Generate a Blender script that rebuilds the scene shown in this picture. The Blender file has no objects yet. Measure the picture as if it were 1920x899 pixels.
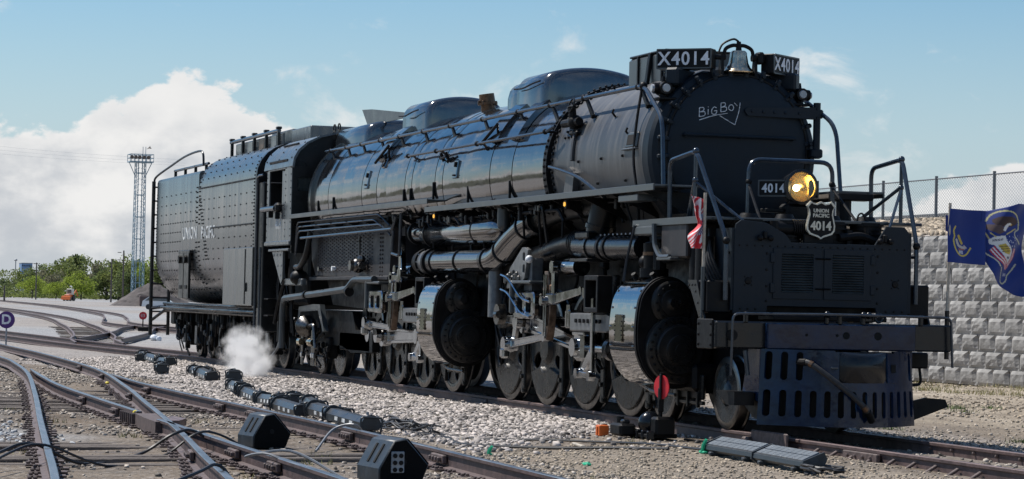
import bpy, bmesh, math, random
import numpy as np
from mathutils import Vector, Matrix
from math import pi, sin, cos, radians as rad, sqrt, atan2, hypot
random.seed(7); np.random.seed(7)
SC = bpy.context.scene
COL = SC.collection

# ---------------------------------------------------------------- camera
cam_d = bpy.data.cameras.new('camera'); cam = bpy.data.objects.new('camera', cam_d); COL.objects.link(cam)
CAMP = Vector((34.598, -13.347, 1.518)); yaw, pit, rol = rad(162.6716), rad(1.3839), rad(1.2730)
_f = Vector((cos(pit)*cos(yaw), cos(pit)*sin(yaw), sin(pit)))
_r = _f.cross(Vector((0, 0, 1))).normalized(); _u = _r.cross(_f)
_r2 = _r*cos(rol)+_u*sin(rol); _u2 = -_r*sin(rol)+_u*cos(rol)
cam.matrix_world = Matrix(((_r2.x, _u2.x, -_f.x, CAMP.x), (_r2.y, _u2.y, -_f.y, CAMP.y), (_r2.z, _u2.z, -_f.z, CAMP.z), (0, 0, 0, 1)))
cam_d.sensor_width = 36; cam_d.lens = 93.365; cam_d.clip_start = 0.5; cam_d.clip_end = 9000
SC.camera = cam

# ---------------------------------------------------------------- sun and sky
SUN_EL = rad(57); SUN_DIR = Vector((-0.76, -0.65, 0)).normalized()*cos(SUN_EL)+Vector((0, 0, sin(SUN_EL)))
sd = bpy.data.lights.new('sun', 'SUN'); sd.energy = 5.0; sd.angle = rad(0.53); sd.color = (1, 0.95, 0.88)
sun = bpy.data.objects.new('sun', sd); COL.objects.link(sun)
sun.rotation_euler = SUN_DIR.to_track_quat('Z', 'Y').to_euler()
W = bpy.data.worlds.new('World'); SC.world = W; W.use_nodes = True
nt = W.node_tree; N = nt.nodes; L = nt.links; N.clear()
def nd(t, x=None, **k):
    n = N.new(t)
    for a, b in k.items(): setattr(n, a, b)
    if x:
        for i, v in x.items(): n.inputs[i].default_value = v
    return n
def mth(op, a, b=None, c=None, clamp=False):
    n = N.new('ShaderNodeMath'); n.operation = op; n.use_clamp = clamp
    for i, v in enumerate((a, b, c)):
        if v is None: continue
        if isinstance(v, (int, float)): n.inputs[i].default_value = v
        else: L.new(v, n.inputs[i])
    return n.outputs[0]
def mrange(v, a, b, c, d, smooth=False):
    n = N.new('ShaderNodeMapRange'); n.interpolation_type = 'SMOOTHSTEP' if smooth else 'LINEAR'
    L.new(v, n.inputs[0])
    for i, q in enumerate((a, b, c, d)):
        if isinstance(q, (int, float)): n.inputs[i+1].default_value = q
        else: L.new(q, n.inputs[i+1])
    return n.outputs[0]
sky = nd('ShaderNodeTexSky', sky_type='NISHITA', sun_disc=False, sun_elevation=SUN_EL, sun_rotation=atan2(SUN_DIR.x, SUN_DIR.y),
         altitude=1300, air_density=1.15, dust_density=0.7, ozone_density=1.5)
tc = nd('ShaderNodeTexCoord'); sep = nd('ShaderNodeSeparateXYZ'); L.new(tc.outputs['Generated'], sep.inputs[0])
el = mth('MULTIPLY', mth('ARCSINE', sep.outputs[2]), 180/pi)
az = mth('MULTIPLY', mth('ARCTAN2', sep.outputs[1], sep.outputs[0]), 180/pi)
mp = nd('ShaderNodeMapping'); mp.inputs['Scale'].default_value = (1, 1, 1.7); L.new(tc.outputs['Generated'], mp.inputs[0])
def noise(scale, det, rough=0.55, off=0.0, dist=0.0):
    m = nd('ShaderNodeMapping'); m.inputs['Location'].default_value = (off, off*0.7, off*1.3); L.new(mp.outputs[0], m.inputs[0])
    n = nd('ShaderNodeTexNoise', {'Scale': scale, 'Detail': det, 'Roughness': rough, 'Distortion': dist}); L.new(m.outputs[0], n.inputs['Vector']); return n.outputs['Fac']
n1 = noise(16, 9, 0.56, 11.3); n2 = noise(34, 7, 0.6, 9.7, 0.3); n3 = noise(7, 3, 0.5, 5.5)
# height of the cloud bank above the horizon: it swells and sinks round the horizon
wave = mth('COSINE', mth('MULTIPLY', mth('ADD', az, -170.5), rad(10.0)))
wave2 = mth('COSINE', mth('MULTIPLY', mth('ADD', az, -170.5), rad(20.0)))
top = mth('ADD', mth('ADD', 3.0, mth('MULTIPLY', wave, 0.5)), mth('MULTIPLY', wave2, 0.75))
rel = mth('SUBTRACT', top, el)
dens = mth('ADD', mth('MULTIPLY', rel, 0.26), mth('MULTIPLY', mth('SUBTRACT', n1, 0.5), 2.0))
bank = mrange(dens, -0.02, 0.07, 0, 1, True)
# loose fair-weather clouds higher up
hi = mth('ADD', mth('MULTIPLY', mth('SUBTRACT', n2, 0.5), 2.0), mth('MULTIPLY', mth('SUBTRACT', n3, 0.5), 2.2))
loose = mth('MULTIPLY', mrange(hi, 0.04, 0.55, 0, 0.7, True), mrange(el, 1.0, 4.0, 0.2, 1))
cov = mth('MAXIMUM', bank, loose)
low = mrange(el, -0.3, 1.2, 0.45, 1.0)
cov = mth('MULTIPLY', cov, low, clamp=True)
shade = noise(22, 6, 0.55, 1.3)
grey = mth('MULTIPLY', mrange(shade, 0.36, 0.62, 0, 1, True), mrange(rel, 0.1, 1.2, 0.15, 1.0))
ccol = nd('ShaderNodeMixRGB'); ccol.inputs[1].default_value = (8.4, 8.35, 8.25, 1); ccol.inputs[2].default_value = (5.2, 5.5, 5.9, 1); L.new(grey, ccol.inputs[0])
# thin high veil: desaturates the blue a little
hs = nd('ShaderNodeHueSaturation', {'Saturation': 1.5, 'Value': 1.0}); L.new(sky.outputs[0], hs.inputs['Color'])
veil = nd('ShaderNodeMixRGB'); veil.inputs[2].default_value = (4.3, 5.3, 6.5, 1); L.new(hs.outputs[0], veil.inputs[1]); L.new(mrange(el, 0.0, 8.0, 0.8, 0.12, True), veil.inputs[0])
mix = nd('ShaderNodeMixRGB'); L.new(cov, mix.inputs[0]); L.new(veil.outputs[0], mix.inputs[1]); L.new(ccol.outputs[0], mix.inputs[2])
bg = nd('ShaderNodeBackground', {'Strength': 0.094}); L.new(mix.outputs[0], bg.inputs[0])
wo = nd('ShaderNodeOutputWorld'); L.new(bg.outputs[0], wo.inputs[0])
vs = SC.view_settings; vs.view_transform = 'Standard'; vs.look = 'None'; vs.exposure = 0.14; vs.gamma = 1.0; vs.use_curve_mapping = False
SC.cycles.max_bounces = 6; SC.cycles.volume_bounces = 4; SC.cycles.transparent_max_bounces = 12

# ---------------------------------------------------------------- materials
MATS = {}
def mat(name, col=(0.5, 0.5, 0.5), rough=0.5, metal=0.0, ior=1.5, coat=0.0, var=0.0, vscale=4.0, bump=0.0, bscale=6.0, bdist=0.02, streak=None, rvar=0.0,
        emit=None, es=0.0, stretch=(1, 1, 1), col2=None, island=0.0, dust=0.0, hue=None, rusty=None):
    m = bpy.data.materials.new(name); m.use_nodes = True; MATS[name] = m
    t = m.node_tree; nn = t.nodes; ll = t.links; b = nn['Principled BSDF']
    b.inputs['Base Color'].default_value = (*col, 1); b.inputs['Roughness'].default_value = rough
    b.inputs['Metallic'].default_value = metal; b.inputs['IOR'].default_value = ior; b.inputs['Coat Weight'].default_value = coat; b.inputs['Coat Roughness'].default_value = 0.05
    if emit: b.inputs['Emission Color'].default_value = (*emit, 1); b.inputs['Emission Strength'].default_value = es
    def new(ty, **k):
        n = nn.new(ty)
        for a, c in k.items(): n.inputs[a].default_value = c
        return n
    geo = nn.new('ShaderNodeTexCoord'); mpn = nn.new('ShaderNodeMapping'); mpn.inputs['Scale'].default_value = stretch; ll.new(geo.outputs['Object'], mpn.inputs[0])
    cur = None
    if var or col2:
        nz = new('ShaderNodeTexNoise', Scale=vscale, Detail=8, Roughness=0.62); ll.new(mpn.outputs[0], nz.inputs['Vector'])
        rp = nn.new('ShaderNodeValToRGB'); ll.new(nz.outputs['Fac'], rp.inputs[0])
        c2 = col2 or tuple(min(1, c*(1+var*1.6)) for c in col); c1 = tuple(c*(1-var) for c in col)
        rp.color_ramp.elements[0].position = 0.36; rp.color_ramp.elements[0].color = (*c1, 1)
        rp.color_ramp.elements[1].position = 0.66; rp.color_ramp.elements[1].color = (*c2, 1)
        cur = rp.outputs[0]
        if rvar:
            mr = nn.new('ShaderNodeMapRange'); ll.new(nz.outputs['Fac'], mr.inputs[0]); mr.inputs[1].default_value = 0.3; mr.inputs[2].default_value = 0.7
            mr.inputs[3].default_value = max(0.02, rough-rvar); mr.inputs[4].default_value = min(1, rough+rvar); ll.new(mr.outputs[0], b.inputs['Roughness'])
    if streak:
        # fine streaks: (scale vector, strength, colour)
        ms = nn.new('ShaderNodeMapping'); ms.inputs['Scale'].default_value = streak[0]; ll.new(geo.outputs['Object'], ms.inputs[0])
        ns = new('ShaderNodeTexNoise', Scale=1.0, Detail=6, Roughness=0.7); ll.new(ms.outputs[0], ns.inputs['Vector'])
        mr = nn.new('ShaderNodeMapRange'); ll.new(ns.outputs['Fac'], mr.inputs[0]); mr.inputs[1].default_value = 0.48; mr.inputs[2].default_value = 0.72; mr.inputs[4].default_value = streak[1]
        mx = nn.new('ShaderNodeMixRGB'); ll.new(mr.outputs[0], mx.inputs[0]); mx.inputs[2].default_value = (*streak[2], 1)
        if cur: ll.new(cur, mx.inputs[1])
        else: mx.inputs[1].default_value = (*col, 1)
        cur = mx.outputs[0]
        if len(streak) > 3:
            mr2 = nn.new('ShaderNodeMapRange'); ll.new(ns.outputs['Fac'], mr2.inputs[0]); mr2.inputs[1].default_value = 0.4; mr2.inputs[2].default_value = 0.7
            mr2.inputs[3].default_value = rough; mr2.inputs[4].default_value = streak[3]; ll.new(mr2.outputs[0], b.inputs['Roughness'])
    if dust:
        # pale road dust lying on faces that look up
        ng = nn.new('ShaderNodeNewGeometry'); sx = nn.new('ShaderNodeSeparateXYZ'); ll.new(ng.outputs['Normal'], sx.inputs[0])
        nz3 = new('ShaderNodeTexNoise', Scale=5.0, Detail=7, Roughness=0.65); ll.new(geo.outputs['Object'], nz3.inputs['Vector'])
        mu = nn.new('ShaderNodeMath'); mu.operation = 'MULTIPLY'; ll.new(sx.outputs[2], mu.inputs[0]); ll.new(nz3.outputs['Fac'], mu.inputs[1])
        mr = nn.new('ShaderNodeMapRange'); ll.new(mu.outputs[0], mr.inputs[0]); mr.inputs[1].default_value = 0.1; mr.inputs[2].default_value = 0.6; mr.inputs[4].default_value = dust
        mx = nn.new('ShaderNodeMixRGB'); ll.new(mr.outputs[0], mx.inputs[0]); mx.inputs[2].default_value = (0.16, 0.145, 0.13, 1)
        if cur: ll.new(cur, mx.inputs[1])
        else: mx.inputs[1].default_value = (*col, 1)
        cur = mx.outputs[0]
    if island:
        ng = nn.new('ShaderNodeNewGeometry'); rp2 = nn.new('ShaderNodeValToRGB'); ll.new(ng.outputs['Random Per Island'], rp2.inputs[0])
        el_ = rp2.color_ramp.elements
        el_[0].color = (*(c*(1-island) for c in col), 1); el_[1].color = (*(min(1, c*(1+island)) for c in col), 1)
        if hue:
            e = el_.new(0.55); e.color = (*hue, 1)
        if cur:
            mx = nn.new('ShaderNodeMixRGB'); mx.blend_type = 'MIX'; mx.inputs[0].default_value = 0.5; ll.new(cur, mx.inputs[1]); ll.new(rp2.outputs[0], mx.inputs[2]); cur = mx.outputs[0]
        else: cur = rp2.outputs[0]
    if cur: ll.new(cur, b.inputs['Base Color'])
    if bump:
        nb = new('ShaderNodeTexNoise', Scale=bscale, Detail=3, Roughness=0.5); ll.new(mpn.outputs[0], nb.inputs['Vector'])
        bp = nn.new('ShaderNodeBump'); bp.inputs['Strength'].default_value = bump; bp.inputs['Distance'].default_value = bdist; ll.new(nb.outputs['Fac'], bp.inputs['Height'])
        ll.new(bp.outputs[0], b.inputs['Normal'])
    return m
# locomotive
mat('jacket_gloss', (0.008, 0.0085, 0.01), 0.085, ior=3.0, var=0.3, vscale=1.6, rvar=0.055, bump=0.2, bscale=1.1, bdist=0.05, stretch=(1.2, 1, 1), streak=((5, 5, 0.7), 0.2, (0.05, 0.05, 0.048)))
mat('dome_gloss', (0.012, 0.015, 0.019), 0.14, ior=2.2, bump=0.06, bscale=2.5, bdist=0.03, streak=((14, 14, 0.6), 0.35, (0.07, 0.08, 0.085)))
mat('smokebox_graphite', (0.038, 0.038, 0.039), 0.4, ior=1.6, streak=((10, 0.9, 0.9), 0.75, (0.125, 0.123, 0.12), 0.5), var=0.2, vscale=2.0)
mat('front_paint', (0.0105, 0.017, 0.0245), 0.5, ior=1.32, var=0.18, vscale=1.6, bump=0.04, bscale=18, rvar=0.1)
mat('paint_black', (0.009, 0.0095, 0.01), 0.32, ior=1.4, var=0.25, vscale=3, rvar=0.12, dust=0.25)
mat('paint_gloss', (0.005, 0.0065, 0.009), 0.24, ior=1.45, var=0.2, vscale=3, rvar=0.08, bump=0.05, bscale=9)
mat('paint_walk', (0.04, 0.048, 0.052), 0.36, ior=1.6, var=0.25, vscale=3, rvar=0.1)
mat('tender_paint', (0.018, 0.023, 0.027), 0.17, ior=2.1, streak=((3.2, 3.2, 0.16), 0.5, (0.12, 0.14, 0.155), 0.36), bump=0.05, bscale=2.2, bdist=0.04)
mat('cab_paint', (0.05, 0.06, 0.068), 0.22, ior=1.9, streak=((4, 4, 0.4), 0.5, (0.13, 0.14, 0.145), 0.45), bump=0.05, bscale=2.5)
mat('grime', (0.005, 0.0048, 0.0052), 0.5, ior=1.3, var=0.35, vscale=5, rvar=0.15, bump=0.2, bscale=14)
mat('grime_brown', (0.019, 0.016, 0.0165), 0.55, var=0.35, vscale=4, rvar=0.12, streak=((10, 10, 0.8), 0.4, (0.045, 0.04, 0.039)))
mat('wheel_paint', (0.009, 0.0095, 0.01), 0.3, ior=1.45, var=0.35, vscale=6, rvar=0.12, streak=((5, 5, 0.8), 0.3, (0.04, 0.039, 0.038)))
mat('wheel_steel', (0.17, 0.17, 0.17), 0.3, metal=1.0, var=0.2, vscale=8)
mat('rod_steel', (0.33, 0.345, 0.36), 0.13, metal=1.0, var=0.25, vscale=5, rvar=0.06, bump=0.02, bscale=8)
mat('rod_dark', (0.12, 0.115, 0.11), 0.3, metal=1.0, var=0.4, vscale=9, rvar=0.12)
mat('rod_rust', (0.14, 0.1, 0.075), 0.4, metal=0.8, var=0.4, vscale=12, rvar=0.12)
mat('guide_grey', (0.13, 0.135, 0.14), 0.35, metal=0.3, var=0.2, vscale=9)
mat('chrome', (0.36, 0.355, 0.345), 0.06, metal=1.0, bump=0.10, bscale=2.2, bdist=0.05)
mat('handrail', (0.03, 0.042, 0.058), 0.22, metal=0.35, ior=1.7, var=0.2, vscale=8)
mat('brass', (0.5, 0.42, 0.3), 0.2, metal=1.0, var=0.35, vscale=5, rvar=0.12)
mat('copper', (0.13, 0.08, 0.05), 0.4, metal=0.8, var=0.4, vscale=9)
mat('white_paint', (0.7, 0.72, 0.74), 0.5, var=0.15, vscale=20)
mat('faded_white', (0.55, 0.57, 0.57), 0.5, var=0.35, vscale=9)
mat('ivory', (0.66, 0.62, 0.5), 0.45, var=0.12, vscale=30)
mat('chalk', (0.62, 0.68, 0.72), 0.9, var=0.4, vscale=60)
mat('reflector', (0.9, 0.72, 0.35), 0.14, metal=1.0, bump=0.1, bscale=12)
mat('bulb', (1, 0.8, 0.4), 0.4, emit=(1, 0.72, 0.3), es=14)
mat('amber', (0.9, 0.45, 0.05), 0.3, emit=(1, 0.5, 0.06), es=0.9)
mat('lens_clear', (0.35, 0.36, 0.38), 0.06, ior=1.6)
mat('black_void', (0.004, 0.004, 0.004), 0.9)
mat('rubber', (0.02, 0.02, 0.021), 0.6, var=0.3, vscale=20)
mat('pilot_sky_tint', (0.004, 0.016, 0.046), 0.17, ior=1.4, var=0.3, vscale=2.5, rvar=0.1, bump=0.14, bscale=9, bdist=0.02, streak=((6, 6, 1.2), 0.2, (0.02, 0.026, 0.034)))  # black paint with the mirrored sky's blue put into its colour
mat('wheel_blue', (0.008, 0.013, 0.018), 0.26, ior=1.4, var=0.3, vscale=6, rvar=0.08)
mat('denim', (0.08, 0.12, 0.2), 0.9, var=0.3, vscale=30)
mat('skin', (0.5, 0.32, 0.24), 0.6)
def glassmat(name, col, rough=0.02, a=0.25):
    m = bpy.data.materials.new(name); m.use_nodes = True; MATS[name] = m; t = m.node_tree
    b = t.nodes['Principled BSDF']; b.inputs['Base Color'].default_value = (*col, 1); b.inputs['Roughness'].default_value = rough
    tr = t.nodes.new('ShaderNodeBsdfTransparent'); tr.inputs[0].default_value = (0.9, 0.92, 0.92, 1); mx = t.nodes.new('ShaderNodeMixShader'); mx.inputs[0].default_value = a
    t.links.new(tr.outputs[0], mx.inputs[1]); t.links.new(b.outputs[0], mx.inputs[2]); t.links.new(mx.outputs[0], t.nodes['Material Output'].inputs[0]); return m
glassmat('lamp_glass', (0.9, 0.85, 0.6), 0.05, 0.22)
glassmat('window_glass', (0.05, 0.06, 0.06), 0.03, 0.6)

# ---------------------------------------------------------------- mesh helpers
def frame(d):
    d = Vector(d).normalized(); a = Vector((0, 0, 1)) if abs(d.z) < 0.9 else Vector((1, 0, 0))
    u = d.cross(a).normalized(); return u, d.cross(u)
class MB:
    def __init__(s): s.v = []; s.f = []
    def add(s, vs, fs):
        o = len(s.v); s.v += [tuple(v) for v in vs]; s.f += [tuple(i+o for i in f) for f in fs]; return s
    def box(s, c, sz, bev=0.0, rot=None):
        hx, hy, hz = (q/2 for q in sz); c = Vector(c)
        if bev <= 0:
            vs = [Vector((x, y, z)) for x in (-hx, hx) for y in (-hy, hy) for z in (-hz, hz)]
            fs = [(0, 1, 3, 2), (4, 6, 7, 5), (0, 4, 5, 1), (2, 3, 7, 6), (0, 2, 6, 4), (1, 5, 7, 3)]
        else:
            b = min(bev, hx*.9, hy*.9, hz*.9); vs = []; ix = {}
            for sx in (-1, 1):
                for sy in (-1, 1):
                    for sz_ in (-1, 1):
                        for k in range(3):
                            p = [sx*(hx-b), sy*(hy-b), sz_*(hz-b)]; p[k] = (sx*hx, sy*hy, sz_*hz)[k]
                            ix[(sx, sy, sz_, k)] = len(vs); vs.append(Vector(p))
            fs = []
            q4 = [(-1, -1), (1, -1), (1, 1), (-1, 1)]
            for k in range(3):
                for sg in (-1, 1):
                    r = []
                    for a, b_ in q4:
                        key = [0, 0, 0]; key[k] = sg; key[(k+1) % 3] = a; key[(k+2) % 3] = b_; r.append(ix[(*key, k)])
                    fs.append(tuple(r) if sg > 0 else tuple(r[::-1]))
            for k in range(3):
                i, j = (k+1) % 3, (k+2) % 3
                for a in (-1, 1):
                    for b_ in (-1, 1):
                        e0 = [0, 0, 0]; e0[i] = a; e0[j] = b_; e0[k] = -1; e1 = list(e0); e1[k] = 1
                        r = (ix[(*e0, i)], ix[(*e1, i)], ix[(*e1, j)], ix[(*e0, j)])
                        fs.append(r if a*b_ < 0 else r[::-1])
            for sx in (-1, 1):
                for sy in (-1, 1):
                    for sz_ in (-1, 1):
                        r = tuple(ix[(sx, sy, sz_, k)] for k in range(3)); fs.append(r if sx*sy*sz_ > 0 else r[::-1])
        if rot is not None: vs = [rot @ v for v in vs]
        return s.add([v+c for v in vs], fs)
    def cyl(s, p0, p1, r0, r1=None, n=16, caps=True):
        return s.rev([(0, r0), (1, r0 if r1 is None else r1)], p0, p1, n, caps)
    def rev(s, prof, p0, p1, n=24, caps=True):
        # lathe: profile of (t along p0->p1 [0..1], radius)
        p0 = Vector(p0); p1 = Vector(p1); u, w = frame(p1-p0); vs = []; fs = []
        for t, r in prof:
            c = p0.lerp(p1, t)
            for i in range(n):
                a = 2*pi*i/n; vs.append(c+(u*cos(a)+w*sin(a))*r)
        for k in range(len(prof)-1):
            for i in range(n):
                j = (i+1) % n; fs.append((k*n+i, k*n+j, (k+1)*n+j, (k+1)*n+i))
        if caps:
            fs.append(tuple(range(n-1, -1, -1))); o = (len(prof)-1)*n; fs.append(tuple(range(o, o+n)))
        return s.add(vs, fs)
    def lathe(s, prof, c, axis, n=24, caps=True):
        # profile in metres along axis
        c = Vector(c); ax = Vector(axis).normalized(); L_ = prof[-1][0]-prof[0][0]; a0 = prof[0][0]
        if abs(L_) < 1e-9: L_ = 1.0; 
        return s.rev([((a-a0)/L_, r) for a, r in prof], c+ax*a0, c+ax*(a0+L_), n, caps)
    def tube(s, pts, r, n=8, caps=True, close=False):
        pts = [Vector(p) for p in pts]; m = len(pts); vs = []; fs = []
        rr = r if isinstance(r, (list, tuple)) else [r]*m
        t0 = (pts[1]-pts[0]).normalized(); u, w = frame(t0)
        for k, p in enumerate(pts):
            if close: t = (pts[(k+1) % m]-pts[k-1]).normalized()
            else: t = (pts[min(k+1, m-1)]-pts[max(k-1, 0)]).normalized()
            ax = t0.cross(t)
            if ax.length > 1e-6:
                q = Matrix.Rotation(t0.angle(t), 3, ax.normalized()); u = q @ u; w = q @ w
            t0 = t
            for i in range(n):
                a = 2*pi*i/n; vs.append(p+(u*cos(a)+w*sin(a))*rr[k])
        for k in range(m if close else m-1):
            k2 = (k+1) % m
            for i in range(n):
                j = (i+1) % n; fs.append((k*n+i, k*n+j, k2*n+j, k2*n+i))
        if caps and not close: fs.append(tuple(range(n-1, -1, -1))); fs.append(tuple(range((m-1)*n, m*n)))
        return s.add(vs, fs)
    def prism(s, poly, axis, a0, a1):
        # poly in the plane normal to axis: x -> (y,z), y -> (x,z), z -> (x,y)
        def P(p, a): return {'x': (a, p[0], p[1]), 'y': (p[0], a, p[1]), 'z': (p[0], p[1], a)}[axis]
        n = len(poly); ar = sum(poly[i][0]*poly[(i+1) % n][1]-poly[(i+1) % n][0]*poly[i][1] for i in range(n))
        if (ar < 0) != (axis == 'y'): poly = poly[::-1]
        if a0 > a1: a0, a1 = a1, a0
        vs = [P(p, a0) for p in poly]+[P(p, a1) for p in poly]
        fs = [tuple(range(n-1, -1, -1)), tuple(range(n, 2*n))]+[(i, (i+1) % n, (i+1) % n+n, i+n) for i in range(n)]
        return s.add(vs, fs)
    def ball(s, c, r, n=10, m=6, sc=(1, 1, 1)):
        c = Vector(c); vs = [c+Vector((0, 0, r*sc[2]))]; fs = []
        for k in range(1, m):
            a = pi*k/m
            for i in range(n): vs.append(c+Vector((cos(2*pi*i/n)*sin(a)*r*sc[0], sin(2*pi*i/n)*sin(a)*r*sc[1], cos(a)*r*sc[2])))
        vs.append(c-Vector((0, 0, r*sc[2])))
        for i in range(n): fs.append((0, 1+i, 1+(i+1) % n))
        for k in range(m-2):
            for i in range(n): a = 1+k*n+i; b = 1+k*n+(i+1) % n; fs.append((a, a+n, b+n, b))
        o = 1+(m-2)*n
        for i in range(n): fs.append((o+i, len(vs)-1, o+(i+1) % n))
        return s.add(vs, fs)
    def rivet(s, c, nrm, r=0.02, h=0.016, n=6):
        c = Vector(c); nrm = Vector(nrm).normalized(); u, w = frame(nrm); vs = []; 
        for k, (rr, hh) in enumerate(((r, -0.003), (r*0.75, h*0.75))):
            for i in range(n): a = 2*pi*i/n; vs.append(c+(u*cos(a)+w*sin(a))*rr+nrm*hh)
        vs.append(c+nrm*h); fs = [(i, (i+1) % n, (i+1) % n+n, i+n) for i in range(n)]+[(n+i, n+(i+1) % n, 2*n) for i in range(n)]
        return s.add(vs, fs)
    def build(s, name, m, parent=None, ang=35, kind=None, label=None, loc=None):
        me = bpy.data.meshes.new(name); me.from_pydata(s.v, [], s.f); me.validate()
        return link(name, me, m, parent, ang, kind, label, loc)
def link(name, me, m, parent=None, ang=35, kind=None, label=None, loc=None):
    if m: me.materials.clear(); me.materials.append(MATS[m])
    if ang:
        me.polygons.foreach_set('use_smooth', [True]*len(me.polygons)); me.set_sharp_from_angle(angle=rad(ang))
    o = bpy.data.objects.new(name, me); COL.objects.link(o)
    if parent: o.parent = parent
    if loc: o.location = loc
    if kind: o['kind'] = kind
    if label: o['label'] = label
    return o
def fixn(o):
    bm = bmesh.new(); bm.from_mesh(o.data); bmesh.ops.recalc_face_normals(bm, faces=bm.faces); bm.to_mesh(o.data); bm.free(); return o
def empty(name, loc=(0, 0, 0), rz=0.0):
    o = bpy.data.objects.new(name, None); COL.objects.link(o); o.location = loc; o.rotation_euler = (0, 0, rz); o.empty_display_size = 0.1; return o
def tag(o, label=None, cat=None, group=None, kind=None):
    if label: o['label'] = label
    if cat: o['category'] = cat
    if group: o['group'] = group
    if kind: o['kind'] = kind
    return o
def dup(o, parent=None):
    c = o.copy(); COL.objects.link(c); c.parent = parent
    for ch in list(o.children): dup(ch, c)
    return c
def arc(c, r, a0, a1, n):
    return [(c[0]+r*cos(a0+(a1-a0)*i/n), c[1]+r*sin(a0+(a1-a0)*i/n)) for i in range(n+1)]
def smooth_path(pts, n=6):
    # Catmull-Rom through 3D points
    P = [Vector(p) for p in pts]; P = [P[0]*2-P[1]]+P+[P[-1]*2-P[-2]]; out = []
    for i in range(1, len(P)-2):
        for k in range(n):
            t = k/n; a, b, c, d = P[i-1], P[i], P[i+1], P[i+2]
            out.append(0.5*((2*b)+(c-a)*t+(2*a-5*b+4*c-d)*t*t+(3*b-a-3*c+d)*t**3))
    out.append(P[-2]); return out
def bend(pts, r=0.15, n=5):
    # polyline with rounded corners
    P = [Vector(p) for p in pts]; out = [P[0]]
    for i in range(1, len(P)-1):
        a, b, c = P[i-1], P[i], P[i+1]; d0 = (a-b); d1 = (c-b); rr = min(r, d0.length*.45, d1.length*.45)
        s0 = b+d0.normalized()*rr; s1 = b+d1.normalized()*rr
        for k in range(n+1):
            t = k/n; out.append(s0.lerp(b, t).lerp(b.lerp(s1, t), t))
    out.append(P[-1]); return out
def plate(outer, holes=(), th=0.02, bev=0.0):
    # flat plate with holes in local XY, thickness along Z; returns verts, faces
    cu = bpy.data.curves.new('plate', 'CURVE'); cu.dimensions = '2D'; cu.fill_mode = 'BOTH'; cu.extrude = th/2-bev; cu.bevel_depth = bev; cu.bevel_resolution = 0; cu.offset = -bev
    for poly in (outer, *holes):
        sp = cu.splines.new('POLY'); sp.points.add(len(poly)-1)
        for p, q in zip(sp.points, poly): p.co = (q[0], q[1], 0, 1)
        sp.use_cyclic_u = True
    o = bpy.data.objects.new('plate', cu); COL.objects.link(o)
    me = bpy.data.meshes.new_from_object(o.evaluated_get(bpy.context.evaluated_depsgraph_get()))
    vs = [v.co.copy() for v in me.vertices]; fs = [tuple(p.vertices) for p in me.polygons]
    bpy.data.objects.remove(o); bpy.data.curves.remove(cu); bpy.data.meshes.remove(me); return vs, fs
def M3(ex, ey, ez, o=(0, 0, 0)):
    return Matrix(((ex[0], ey[0], ez[0], o[0]), (ex[1], ey[1], ez[1], o[1]), (ex[2], ey[2], ez[2], o[2]), (0, 0, 0, 1)))
SIDE = lambda y: M3((1, 0, 0), (0, 0, 1), (0, -1, 0), (0, y, 0))        # local (a,b) -> world (x=a, z=b) facing -y
FRONT = lambda x: M3((0, 1, 0), (0, 0, 1), (1, 0, 0), (x, 0, 0))        # local (a,b) -> world (y=a, z=b) facing +x
def plateMB(outer, holes, th, M, bev=0.0):
    vs, fs = plate(outer, holes, th, bev); return MB().add([M @ v for v in vs], fs)
def text(body, size, M, th=0.006, align='CENTER', sx=1.0, spacing=1.0, bold=0.0, shear=0.0):
    cu = bpy.data.curves.new('t', 'FONT'); cu.body = body; cu.size = size; cu.align_x = align; cu.align_y = 'CENTER'; cu.extrude = th/2; cu.space_character = spacing; cu.offset = bold; cu.shear = shear
    cu.resolution_u = 3
    o = bpy.data.objects.new('t', cu); COL.objects.link(o)
    me = bpy.data.meshes.new_from_object(o.evaluated_get(bpy.context.evaluated_depsgraph_get()))
    vs = [M @ Vector((v.co.x*sx, v.co.y, v.co.z)) for v in me.vertices]; fs = [tuple(p.vertices) for p in me.polygons]
    bpy.data.objects.remove(o); bpy.data.curves.remove(cu); bpy.data.meshes.remove(me)
    return MB().add(vs, fs)
def ell(cx, cy, a, b, n=16, rot=0.0):
    return [(cx+a*cos(t)*cos(rot)-b*sin(t)*sin(rot), cy+a*cos(t)*sin(rot)+b*sin(t)*cos(rot)) for t in (2*pi*i/n for i in range(n))]
def rrect(x0, y0, x1, y1, r, n=3):
    o = []
    for cx, cy, a in ((x1-r, y1-r, 0), (x0+r, y1-r, pi/2), (x0+r, y0+r, pi), (x1-r, y0+r, 1.5*pi)):
        o += [(cx+r*cos(a+pi/2*i/n), cy+r*sin(a+pi/2*i/n)) for i in range(n+1)]
    return o
# ---------------------------------------------------------------- ground
mat('rail_web', (0.075, 0.05, 0.048), 0.6, var=0.35, vscale=7, streak=((3, 3, 12), 0.5, (0.12, 0.08, 0.07)), bump=0.1, bscale=30)
mat('rail_top', (0.16, 0.175, 0.19), 0.34, metal=0.75, var=0.3, vscale=3, rvar=0.1, stretch=(0.3, 4, 1))
mat('rail_top_rust', (0.14, 0.1, 0.095), 0.5, metal=0.3, var=0.3, vscale=4, stretch=(0.3, 4, 1))
mat('tie_wood', (0.1, 0.082, 0.07), 0.88, streak=((30, 2, 30), 0.6, (0.24, 0.21, 0.185)), var=0.35, vscale=5, bump=0.5, bscale=30, stretch=(4, 0.6, 4))
mat('plate_rust', (0.085, 0.06, 0.055), 0.65, var=0.4, vscale=12)
mat('stone_pink', (0.325, 0.29, 0.265), 0.85, island=0.8, hue=(0.42, 0.38, 0.35))
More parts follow.
